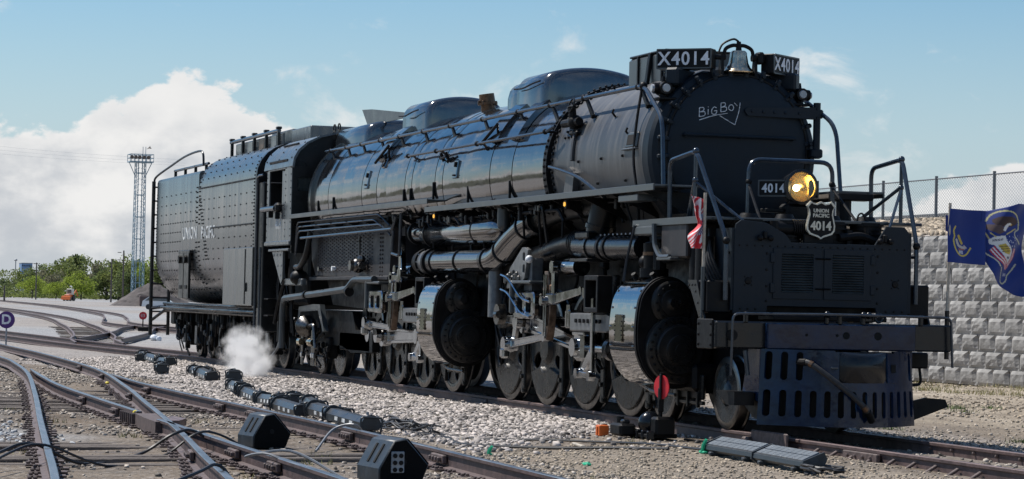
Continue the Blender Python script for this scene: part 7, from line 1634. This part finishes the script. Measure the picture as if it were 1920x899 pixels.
for k in range(7):
    rr = np.random.RandomState(k+20); bm_ = MB(); n, m = 7, 6; vs = []
    w, h = 0.843, 0.402
    for j in range(m):
        for i in range(n):
            u_, v_ = i/(n-1), j/(m-1); e = min(u_, 1-u_, v_, 1-v_); d = 0.012 if e < 0.01 else (0.045+0.04*min(1, max(0, (v_-0.15)/0.3))+0.028*rr.rand()-0.03*max(0, u_-0.6))
            if v_ > 0.99: d = 0.05
            vs.append((u_*w-w/2, -d, v_*h))
    vs += [(x, 0.3, z) for x, z in ((-w/2, 0), (w/2, 0), (w/2, h), (-w/2, h))]
    fs = [(j*n+i, j*n+i+1, (j+1)*n+i+1, (j+1)*n+i) for j in range(m-1) for i in range(n-1)]; o0 = n*m
    fs += [tuple([o0]+[i for i in range(n)][::1]+[o0+1])[::-1], tuple([o0+3]+[(m-1)*n+i for i in range(n)]+[o0+2])]
    me = bpy.data.meshes.new('block'); me.from_pydata(vs, [], fs); me.materials.append(MATS['block_stone']); BM.append(me)
rw = random.Random(3); cnt = 0
for row in range(9):
    for col in range(32):
        x = -33.0+col*0.85+(0.425 if row % 2 else 0)
        o = bpy.data.objects.new('block', rw.choice(BM)); COL.objects.link(o); o.parent = wall; o.location = (x+24, row*0.025+rw.uniform(-.01, .01), row*0.406); o.scale = (1, rw.uniform(0.6, 0.95), 1)
MB().box((0, 0.55, 1.8), (62, 0.7, 3.55)).build('backfill', 'joint_dark', wall)
b = MB(); vs = []; fs = []; nxx = 60
for i in range(nxx+1):
    x = -70+i*1.6
    for k, (y, z) in enumerate(((WY+0.25, 3.5), (WY+1.2, 3.72), (WY+2.5, 4.02), (WY+3.2, 4.12), (WY+14, 4.2), (WY+90, 4.4))): vs.append((x, y, z+rw.uniform(-.04, .04)))
for i in range(nxx):
    for k in range(5): fs.append((i*6+k, (i+1)*6+k, (i+1)*6+k+1, i*6+k+1))
bank = b.add(vs, fs).build('embankment', 'bank_gravel', ang=0); tag(bank, kind='structure'); fixn(bank)
stones('bank_gravel', 'stone_pink', 1, (-1, 0), (-20, -19), 0.0, 0.01, 0.02, 'x') if False else None
rr = np.random.RandomState(8); n = 9000; x = rr.uniform(-36, -14, n); t_ = rr.rand(n)*2.9; y = WY+0.3+t_; z = np.interp(t_, [0, 0.95, 2.25, 2.95], [3.5, 3.72, 4.02, 4.12]); s = rr.uniform(0.03, 0.085, n)
cor = np.array([(a, b_, c) for a in (-1, 1) for b_ in (-1, 1) for c in (-1, 1)], float); V = (cor[None]*(0.6+0.5*rr.rand(n, 8, 1))+rr.uniform(-.3, .3, (n, 8, 3)))*s[:, None, None]+np.stack([x, y, z], -1)[:, None, :]
F = np.array([(0, 1, 3, 2), (4, 6, 7, 5), (0, 4, 5, 1), (2, 3, 7, 6), (0, 2, 6, 4), (1, 5, 7, 3)]); me = np_mesh('bank_stones', V.reshape(-1, 3), (F[None]+(np.arange(n)*8)[:, None, None]).reshape(-1, 4)); tag(link('bank_stones', me, 'stone_tan', ang=0), 'pale crushed stone covering the bank above the block wall', 'gravel', kind='stuff')
mat('dry_grass', (0.36, 0.3, 0.15), 0.85, island=0.4, hue=(0.3, 0.3, 0.12)); mat('green_weed', (0.1, 0.16, 0.04), 0.8, island=0.4)
def grass(name, m, n, fn, hmin, hmax, lab, seed):
    r_ = np.random.RandomState(seed); x, y, z = fn(r_, n); n = len(x); h = r_.uniform(hmin, hmax, n); a = r_.uniform(0, 6.28, n); w = 0.006+0.004*r_.rand(n); ln = r_.uniform(0.1, 0.7, n)*h; b_ = r_.uniform(0, 6.28, n)
    V = np.stack([np.stack([x-w*np.cos(a), y-w*np.sin(a), z], -1), np.stack([x+w*np.cos(a), y+w*np.sin(a), z], -1), np.stack([x+ln*np.cos(b_), y+ln*np.sin(b_), z+h], -1)], 1).reshape(-1, 3)
    o = link(name, np_mesh(name, V, np.arange(n*3).reshape(-1, 3)), m, ang=0); tag(o, lab, 'grass', kind='stuff')
def clump(cx, cy, sx, sy, k, spread):
    def fn(r_, n):
        c = np.stack([r_.uniform(cx-sx, cx+sx, k), r_.uniform(cy-sy, cy+sy, k)], -1); i = r_.randint(0, k, n); x = c[i, 0]+r_.normal(0, spread, n); y = c[i, 1]+r_.normal(0, spread, n); return x, y, ground_z(x, y)
    return fn
grass('dry_grass', 'dry_grass', 5000, clump(-14, 14.6, 16, 1.6, 120, 0.3), 0.03, 0.12, 'dry straw-coloured grass along the foot of the block wall', 31)
grass('weeds', 'green_weed', 1600, clump(0, 7, 10, 3.5, 30, 0.12), 0.03, 0.09, 'small green weeds in the gravel right of the pilot', 32)
grass('track_weeds', 'dry_grass', 900, clump(2, -6.6, 12, 4.5, 45, 0.1), 0.03, 0.1, 'sparse dry tufts between the foreground rails', 33)
def chain_mat(name, col, cover, scale):
    m = bpy.data.materials.new(name); m.use_nodes = True; MATS[name] = m; t = m.node_tree; nn = t.nodes; ll = t.links; b = nn['Principled BSDF']; b.inputs['Base Color'].default_value = (*col, 1); b.inputs['Metallic'].default_value = 0.3
    g = nn.new('ShaderNodeTexCoord'); sp = nn.new('ShaderNodeSeparateXYZ'); ll.new(g.outputs['Object'], sp.inputs[0])
    def mm(op, a, b_=None):
        k = nn.new('ShaderNodeMath'); k.operation = op
        for i, q_ in enumerate((a, b_)):
            if q_ is None: continue
            if isinstance(q_, (int, float)): k.inputs[i].default_value = q_
            else: ll.new(q_, k.inputs[i])
        return k.outputs[0]
    al = None
    for sg in ('ADD', 'SUBTRACT'):
        f = mm('FRACT', mm('MULTIPLY', mm(sg, mm('MULTIPLY', sp.outputs[0], 0.62), sp.outputs[2]), scale)); k = mm('LESS_THAN', f, cover); al = k if al is None else mm('MAXIMUM', al, k)
    tr = nn.new('ShaderNodeBsdfTransparent'); mx = nn.new('ShaderNodeMixShader'); ll.new(al, mx.inputs[0]); ll.new(tr.outputs[0], mx.inputs[1]); ll.new(b.outputs[0], mx.inputs[2]); ll.new(mx.outputs[0], nn['Material Output'].inputs[0])
chain_mat('chain_link', (0.3, 0.33, 0.35), 0.13, 11); chain_mat('wind_screen', (0.10, 0.34, 0.38), 0.5, 30)
def fence(y, z, h, x0, x1, sp, m, lab, off=0.0, name='chain_link_fence', rp=0.045):
    r = empty(name, (0, y, z)); tag(r, lab, 'fence'); 
    MB().add([(x0, 0, 0.02), (x1, 0, 0.02), (x1, 0, h), (x0, 0, h)], [(0, 1, 2, 3)]).build('mesh_panel', m, r, ang=0)
    x = x0+off
    while x < x1: MB().cyl((x, 0, -0.2), (x, 0, h+0.08), rp, n=8).build('post', 'fence_post', r); x += sp
    MB().tube([(x0, 0, h), (x1, 0, h)], 0.02, 6).build('top_wire', 'fence_post', r)
fence(WY+2.7, 4.05, 1.12, -60, 4, 3.35, 'chain_link', 'grey chain-link fence on top of the bank above the block wall', 2.2)
fence(WY+16, 4.15, 0.95, -90, 4, 3.0, 'wind_screen', 'farther low fence with teal screening behind the chain-link fence', 1.0, 'screen_fence', 0.035)
r = MB().tube([(-70, WY+3.1, 4.17), (4, WY+3.1, 4.17)], 0.09, 8).build('bank_pipe', 'pipe_dark'); tag(r, 'dark pipe lying along the foot of the chain-link fence', 'pipe')

# ---- low wooded rise on the camera's side of the yard (seen only as the dark band mirrored in the polished metal)
rr = np.random.RandomState(41); nX, nY = 90, 7; vs = []
for i in range(nX+1):
    x = -420+i*8.0; hh = 9+2.5*sin(i*0.31)+1.8*sin(i*0.83+1)+1.6*rr.rand()
    for k in range(nY+1): t = k/nY; vs.append((x, -78-50*t+2*rr.rand(), -0.4+hh*sin(min(1, t*1.6)*pi/2)))
o = MB().add(vs, [(i*(nY+1)+k, (i+1)*(nY+1)+k, (i+1)*(nY+1)+k+1, i*(nY+1)+k+1) for i in range(nX) for k in range(nY)]).build('hills', 'hill_scrub' if 'hill_scrub' in MATS else None, ang=0); mat('hill_scrub', (0.075, 0.075, 0.042), 0.9, var=0.5, vscale=0.12); o.data.materials.append(MATS['hill_scrub']); tag(o, kind='structure'); fixn(o)
# ================================================================ far background on the left
mat('leaf_olive', (0.17, 0.205, 0.065), 0.7, island=0.5, hue=(0.2, 0.235, 0.075)); mat('leaf_bright', (0.24, 0.31, 0.05), 0.7, island=0.45, hue=(0.3, 0.37, 0.06)); mat('leaf_grey', (0.2, 0.2, 0.12), 0.75, island=0.4, hue=(0.23, 0.22, 0.14)); mat('leaf_dark', (0.12, 0.155, 0.06), 0.7, island=0.5, hue=(0.15, 0.185, 0.07))
for k in ('leaf_olive', 'leaf_bright', 'leaf_grey', 'leaf_dark'):
    t_ = MATS[k].node_tree; tl_ = t_.nodes.new('ShaderNodeBsdfTranslucent'); mx_ = t_.nodes.new('ShaderNodeMixShader'); mx_.inputs[0].default_value = 0.45; t_.links.new(t_.nodes['Principled BSDF'].inputs['Base Color'].links[0].from_socket, tl_.inputs[0]); t_.links.new(t_.nodes['Principled BSDF'].outputs[0], mx_.inputs[1]); t_.links.new(tl_.outputs[0], mx_.inputs[2]); t_.links.new(mx_.outputs[0], t_.nodes['Material Output'].inputs[0])
    b_ = MATS[k].node_tree.nodes['Principled BSDF']; b_.inputs['Specular IOR Level'].default_value = 0.2
mat('bark', (0.09, 0.07, 0.055), 0.9); mat('tower_blue', (0.16, 0.26, 0.32), 0.55, var=0.2, vscale=1); mat('pole_brown', (0.1, 0.085, 0.075), 0.8); mat('blue_wall', (0.14, 0.24, 0.4), 0.7); mat('mound_soil', (0.075, 0.065, 0.062), 0.95, var=0.4, vscale=0.6, bump=0.6, bscale=1.2, bdist=0.3)
mat('car_white', (0.7, 0.71, 0.72), 0.25, coat=0.5); mat('wire', (0.35, 0.37, 0.39), 0.6)
def at(u, v, d):
    D = _f+_r2*((u-960)/4979.47)-_u2*((v-449.5)/4979.47); return CAMP+D*d
def tree(u, vtop, d, wpx, m, lab, seed, vb=556, bare=0.0):
    r_ = np.random.RandomState(seed); ppm = 4979.47/d; p = at(u, vb, d); h = (vb-vtop)/ppm+p.z+0.2; w = wpx/ppm/2
    r = empty('tree', (p.x, p.y, -0.2)); tag(r, lab, 'tree', 'trees beyond the yard')
    t = MB().tube([(0, 0, 0), (0.1, 0.1, h*0.35), (0.2, 0, h*0.8)], [0.03*h, 0.022*h, 0.006*h], 7)
    for k in range(9): a = r_.uniform(0, 6.28); z0 = h*r_.uniform(0.2, 0.6); t.tube([(0.1, 0.05, z0), (cos(a)*w*0.45, sin(a)*w*0.45, z0+h*0.15), (cos(a)*w*0.8, sin(a)*w*0.8, z0+h*0.28)], [0.012*h, 0.008*h, 0.003*h], 5)
    t.build('trunk', 'bark', r)
    n = int(2600*(1-bare)); nc = 26; cc = r_.normal(size=(nc, 3)); cc /= np.linalg.norm(cc, axis=1)[:, None]; cc *= (r_.rand(nc, 1)**0.4)*0.82; cr = r_.uniform(0.2, 0.42, nc)
    ci = r_.randint(0, nc, n); q = r_.normal(size=(n, 3)); q /= np.linalg.norm(q, axis=1)[:, None]; P = cc[ci]+q*(cr[ci]*r_.rand(n)**0.45)[:, None]
    P = P*np.array([w*1.1, w*1.1, h*0.55])+np.array([0, 0, h*0.55]); s = h*0.026*r_.uniform(0.6, 1.5, n)
    a = r_.normal(size=(n, 3)); a /= np.linalg.norm(a, axis=1)[:, None]; b2 = np.cross(a, r_.normal(size=(n, 3))); b2 /= np.linalg.norm(b2, axis=1)[:, None]
    V = np.stack([P-a*s[:, None], P-b2*s[:, None]*0.8, P+a*s[:, None]*1.1, P+b2*s[:, None]*0.8], 1).reshape(-1, 3); me = np_mesh('crown', V, np.arange(n*4).reshape(-1, 4)); link('crown', me, m, r, ang=0)
TREES = [(12, 522, 900, 60, 'leaf_dark', 'low dark tree at the far left edge'), (60, 520, 820, 60, 'leaf_bright', 'yellow-green bush left of the first lamp pole'), (35, 500, 1000, 90, 'leaf_olive', 'hazy olive tree behind the far left bushes'), (78, 498, 980, 70, 'leaf_dark', 'dark tree in front of the distant blue building'), (95, 502, 960, 50, 'leaf_grey', 'thin greyish tree behind the lamp pole'),
         (105, 527, 800, 50, 'leaf_bright', 'small bright shrub left of the orange backhoe'), (152, 512, 800, 70, 'leaf_bright', 'round bright green tree right behind the orange backhoe'), (118, 485, 950, 90, 'leaf_olive', 'broad olive tree above the orange backhoe'), (140, 477, 980, 80, 'leaf_dark', 'tallest dark tree of the grove'), (172, 486, 960, 70, 'leaf_olive', 'tall olive tree right of the tallest one'), (92, 505, 900, 60, 'leaf_grey', 'grey half-bare tree in the middle of the grove'),
         (180, 500, 880, 46, 'leaf_grey', 'grey half-bare tree right of the bright round tree'), (200, 490, 850, 70, 'leaf_dark', 'dark tree left of the double utility pole'), (222, 486, 840, 80, 'leaf_olive', 'broad olive tree around the double utility pole'), (250, 488, 830, 70, 'leaf_olive', 'olive tree behind the foot of the steel tower'), (275, 487, 800, 70, 'leaf_bright', 'bright green tree right of the steel tower'), (300, 490, 780, 60, 'leaf_olive', 'olive tree half hidden by the tender ladder'), (238, 510, 790, 50, 'leaf_dark', 'dark shrub at the foot of the mound'), (330, 492, 800, 70, 'leaf_dark', 'dark tree hidden behind the tender')]
for i, (u, v, d, w, m, lab) in enumerate(TREES): tree(u, v, d, w, m, lab, 100+i)
p = at(70, 556, 850); r_ = np.random.RandomState(77)
n = 16000; P = np.stack([r_.uniform(-14, 14, n)+p.x, r_.uniform(-45, 90, n)+p.y, 0.2+r_.rand(n)**1.6*3.6*(0.6+0.4*np.sin(r_.uniform(0, 99, n)))], -1); s = r_.uniform(0.15, 0.4, n); a = r_.normal(size=(n, 3)); a /= np.linalg.norm(a, axis=1)[:, None]; b2 = np.cross(a, r_.normal(size=(n, 3))); b2 /= np.linalg.norm(b2, axis=1)[:, None]
me = np_mesh('undergrowth', np.stack([P-a*s[:, None], P-b2*s[:, None], P+a*s[:, None], P+b2*s[:, None]], 1).reshape(-1, 3), np.arange(n*4).reshape(-1, 4)); tag(link('undergrowth', me, 'leaf_olive', ang=0), 'low tangled green undergrowth below the far trees', 'undergrowth', kind='stuff')
# lattice tower with a platform of flood lamps
d = 480.0; pb = at(257, 560, d); T = empty('lattice_tower', (pb.x, pb.y, -0.2)); tag(T, 'tall blue steel lattice lighting tower with a lamp platform on top', 'tower'); H = (560-292)/(4979.47/d); 
b = MB(); hw = 1.0
for sx in (-1, 1):
    for sy in (-1, 1): b.tube([(sx*hw, sy*hw, 0), (sx*hw*0.85, sy*hw*0.85, H)], 0.075, 5)
for sy in (-1, 1): b.tube([(0, sy*0.35, 0), (0, sy*0.35, H)], 0.09, 5)
ns = 26
for k in range(ns):
    z0, z1 = H*k/ns, H*(k+1)/ns; w0 = hw*(1-0.15*k/ns)
    for sy in (-1, 1): b.tube([(-w0, sy*w0, z0), (w0, sy*w0, z1)], 0.03, 4); b.tube([(w0, sy*w0, z0), (-w0, sy*w0, z1)], 0.03, 4)
    for sx in (-1, 1): b.tube([(sx*w0, -w0, z0), (sx*w0, -w0*0.3, z1)], 0.03, 4); b.tube([(sx*w0, w0, z0), (sx*w0, w0*0.3, z1)], 0.03, 4)
    if k % 4 == 0: b.tube([(-w0, -w0, z0), (w0, -w0, z0), (w0, w0, z0), (-w0, w0, z0)], 0.06, 4, close=True)
b.build('lattice', 'tower_blue', T)
b = MB().box((0, 0, H), (3.4, 4.3, 0.18)); 
for z in (0.7, 1.35): b.tube([(-1.7, -2.1, H+z), (1.7, -2.1, H+z), (1.7, 2.1, H+z), (-1.7, 2.1, H+z)], 0.06, 4, close=True)
for y in np.linspace(-2.1, 2.1, 7): b.cyl((1.7, y, H), (1.7, y, H+1.35), 0.05, n=4); b.cyl((-1.7, y, H), (-1.7, y, H+1.35), 0.05, n=4)
for sy in (-1, 1): b.tube([(0, sy*2.1, H), (0, sy*1.0, H-2.4)], 0.07, 4)
for y in (0.4, 0.9): b.cyl((0, y, H), (0, y, H+2.8), 0.05, n=4)
b.build('platform', 'tower_blue', T)
for k, y in enumerate((-1.9, -1.2, -0.5, 0.3, 1.1)): MB().cyl((1.6, y, H+0.9), (2.1, y, H+0.75), 0.22, 0.36, 10).build('flood_lamp', 'pole_brown', T)
# poles
def pole(u, vt, d, lab, arms=()):
    p = at(u, 558, d); k = d/4979.47; h = (558-vt)*k; r = empty('utility_pole', (p.x, p.y, -0.2)); tag(r, lab, 'pole', 'poles beyond the yard'); MB().cyl((0, 0, 0), (0, 0, h+0.2), 0.2, 0.15, 8).build('shaft', 'pole_brown', r)
    for y, z, w in arms: MB().box((0, y*k, h-z*k), (0.25, w*k, 1.3*k), 0.02).build('lamp_head', 'pole_brown', r)
pole(67, 490, 700, 'pole with a flat lamp head left of the orange backhoe', ((-1.5, 0.6, 9),)); pole(230, 461, 560, 'tall pole with side lamps left of the steel tower', ((-8, 2, 7), (-8, 16, 7), (-4, 21, 4))); pole(208, 478, 600, 'small lamp post left of the tall pole', ((1.5, 0.5, 4),)); pole(8, 530, 500, 'short signal mast at the left edge', ((-2, 4, 5), (-2, 18, 5)))
# distant building, water tower, mound
p = at(48, 510, 2600); r = empty('distant_building', (p.x, p.y, -1)); tag(r, 'small flat-roofed blue building far on the left skyline', 'building'); zt = at(48, 494, 2600).z+1; MB().box((0, 0, zt/2), (20, 10.5, zt)).build('wall', 'blue_wall', r); MB().box((0, 0, zt), (20.6, 11, 0.7)).build('roof', 'steel_grey', r)
for k in range(5): MB().box((10.2, -4+k*2, zt-2.6), (0.4, 1.2, 1.0)).build('window', 'window_glass', r)
p = at(29, 510, 2700); r = empty('water_tower', (p.x, p.y, -1)); tag(r, 'tiny water tower on the left skyline', 'water tower'); zt = at(29, 486, 2700).z+1; MB().cyl((0, 0, 0), (0, 0, zt-1), 0.5, n=8).build('stem', 'steel_grey', r); MB().ball((0, 0, zt-1), 1.8, 10, 6, (1, 1, 0.6)).build('tank', 'steel_grey', r)
p = at(280, 560, 430); r = empty('soil_mound', (p.x, p.y, -0.3)); tag(r, 'grey soil mound left of the tender', 'mound'); rr = np.random.RandomState(12); b = MB(); vs = []; nn_ = 28; mm_ = 14
for j in range(mm_+1):
    t = j/mm_
    for i in range(nn_): a = 2*pi*i/nn_; vs.append((cos(a)*(1-t)*7*(1+0.15*rr.rand()), sin(a)*(1-t)*6.4*(1+0.15*rr.rand())+0.5, 4.1*(1-(1-t)**1.15)*(0.9+0.15*rr.rand())))
fs = [(j*nn_+i, j*nn_+(i+1) % nn_, (j+1)*nn_+(i+1) % nn_, (j+1)*nn_+i) for j in range(mm_) for i in range(nn_)]; b.add(vs, fs).build('soil', 'mound_soil', r); MB().box((6.0, -1.0, 1.0), (1.0, 3.2, 1.6), 0.1).build('rusty_bin', 'plate_rust', r)
# backhoe
p = at(130, 564, 640); r = empty('backhoe', (p.x, p.y, -0.2), rad(-30)); tag(r, 'small orange backhoe standing before the far trees', 'backhoe')
MB().box((0.3, 0, 1.1), (2.6, 1.4, 0.9), 0.12).build('body', 'orange_paint', r); c = MB().box((-0.5, 0, 2.2), (1.4, 1.4, 1.5), 0.1).build('cab', 'ivory', r); MB().box((0.21, 0, 2.35), (0.06, 1.1, 0.9)).box((-0.5, -0.7, 2.35), (1.0, 0.06, 0.9)).build('window', 'window_glass', c)
for x, s in ((-0.7, 0.75), (1.3, 0.5)):
    for y in (-0.8, 0.8): MB().cyl((x, y-0.2, s), (x, y+0.2, s), s, n=18).build('wheel', 'rubber', r)
MB().tube([(-1.0, 0.4, 1.2), (-1.9, 0.9, 2.6), (-2.6, 1.1, 1.2)], 0.16, 6).build('boom', 'orange_paint', r); MB().prism([(1.9, 0.3), (2.7, 0.3), (2.4, 1.1), (1.9, 1.2)], 'y', -1.1, 1.1).build('loader_bucket', 'orange_paint', r)
# parked car
p = at(300, 577, 330); r = empty('parked_car', (p.x, p.y, -0.2), rad(75)); tag(r, 'white car half hidden behind the tender ladder', 'car'); q = [(-2.2, 0.35), (2.2, 0.35), (2.25, 0.85), (1.4, 1.0), (0.8, 1.55), (-1.3, 1.6), (-2.1, 1.05)]
MB().prism(q, 'y', -0.88, 0.88).build('body', 'car_white', r); MB().prism([(0.75, 1.48), (1.3, 1.05), (-1.8, 1.1), (-1.3, 1.5)], 'y', -0.9, 0.9).build('window', 'window_glass', r)
for x in (-1.35, 1.4):
    for y in (-0.8, 0.8): MB().cyl((x, y-0.1, 0.34), (x, y+0.1, 0.34), 0.34, n=18).build('wheel', 'rubber', r)
# overhead wires
for i, (v0, v1, s) in enumerate(((272, 298, 3.0), (279, 304, 3.0), (286, 309, 3.0))):
    P = [at(-120+k*52, v0+(v1-v0)*(k*52-120)/320+4*sin(pi*k/9), 520) for k in range(10)]; o = MB().tube(P, 0.013, 4).build('overhead_wire', 'wire'); tag(o, ['top overhead wire left of the steel tower', 'middle overhead wire left of the steel tower', 'bottom overhead wire left of the steel tower'][i], 'wire', 'overhead wires')
# bird by the tower top
p = at(281, 278, 470); b = MB().ball((0, 0, 0), 0.14, 8, 6, (2.4, 0.8, 0.7)).prism([(-0.2, 0), (0.2, 0), (-0.3, 0.7)], 'z', 0.02, 0.05).prism([(-0.2, 0), (0.2, 0), (-0.3, -0.7)], 'z', 0.02, 0.05); o = b.build('bird', 'pole_brown'); o.location = p; o.rotation_euler = (0.5, 0.2, 1.0); tag(o, 'bird in flight beside the tower top', 'bird')

# ---------------------------------------------------------------- give every far-apart piece its own object
def explode(o):
    me = o.data; nv = len(me.vertices)
    if nv == 0 or nv > 6000 or o.modifiers: return
    ed = np.empty(len(me.edges)*2, np.int32); me.edges.foreach_get('vertices', ed); ed = ed.reshape(-1, 2); par = np.arange(nv)
    def comp(n, a, b_):
        p = np.arange(n)
        while True:
            pa, pb = p[a], p[b_]; lo, hi = np.minimum(pa, pb), np.maximum(pa, pb); m = lo != hi
            if not m.any(): return p
            np.minimum.at(p, hi[m], lo[m])
            while True:
                pp = p[p]
                if (pp == p).all(): break
                p = pp
    roots, isl = np.unique(comp(nv, ed[:, 0], ed[:, 1]), return_inverse=True); k = len(roots)
    if k < 2 or k > 200: return
    co = np.empty(nv*3, np.float32); me.vertices.foreach_get('co', co); co = co.reshape(-1, 3).astype(float)
    lo = np.full((k, 3), np.inf); hi = np.full((k, 3), -np.inf); np.minimum.at(lo, isl, co); np.maximum.at(hi, isl, co); size = (hi-lo).max(1)
    gap = np.maximum(0, np.maximum(lo[:, None]-hi[None], lo[None]-hi[:, None])); nr = np.sqrt((gap**2).sum(2)) <= np.maximum(0.02, 0.5*np.maximum(size[:, None], size[None]))
    a, b_ = np.nonzero(np.triu(nr, 1)); r2, pc = np.unique(comp(k, a, b_), return_inverse=True)
    if len(r2) < 2: return
    vp = pc[isl]
    for q_ in range(len(r2)):
        ids = np.nonzero(vp == q_)[0]; mp_ = {int(i): j for j, i in enumerate(ids)}
        fs = [[mp_[v] for v in p.vertices] for p in me.polygons if vp[p.vertices[0]] == q_]
        m2 = bpy.data.meshes.new(o.name); m2.from_pydata([tuple(co[i]) for i in ids], [], fs)
        for m in me.materials: m2.materials.append(m)
        m2.polygons.foreach_set('use_smooth', [True]*len(m2.polygons)); m2.set_sharp_from_angle(angle=rad(35))
        if q_ == 0: first = m2
        else:
            n = bpy.data.objects.new(o.name.split('.')[0], m2); COL.objects.link(n); n.parent = o.parent; n.matrix_local = o.matrix_local
    o.data = first
for o in list(COL.objects):
    if o.type == 'MESH' and o.parent and not o.get('kind') and o.data.users == 1 and o.name.split('.')[0] not in ('lettering', 'cab_number', 'chalk_lettering', 'crown', 'trunk', 'jacket_sheet', 'cloth', 'lattice'): explode(o)
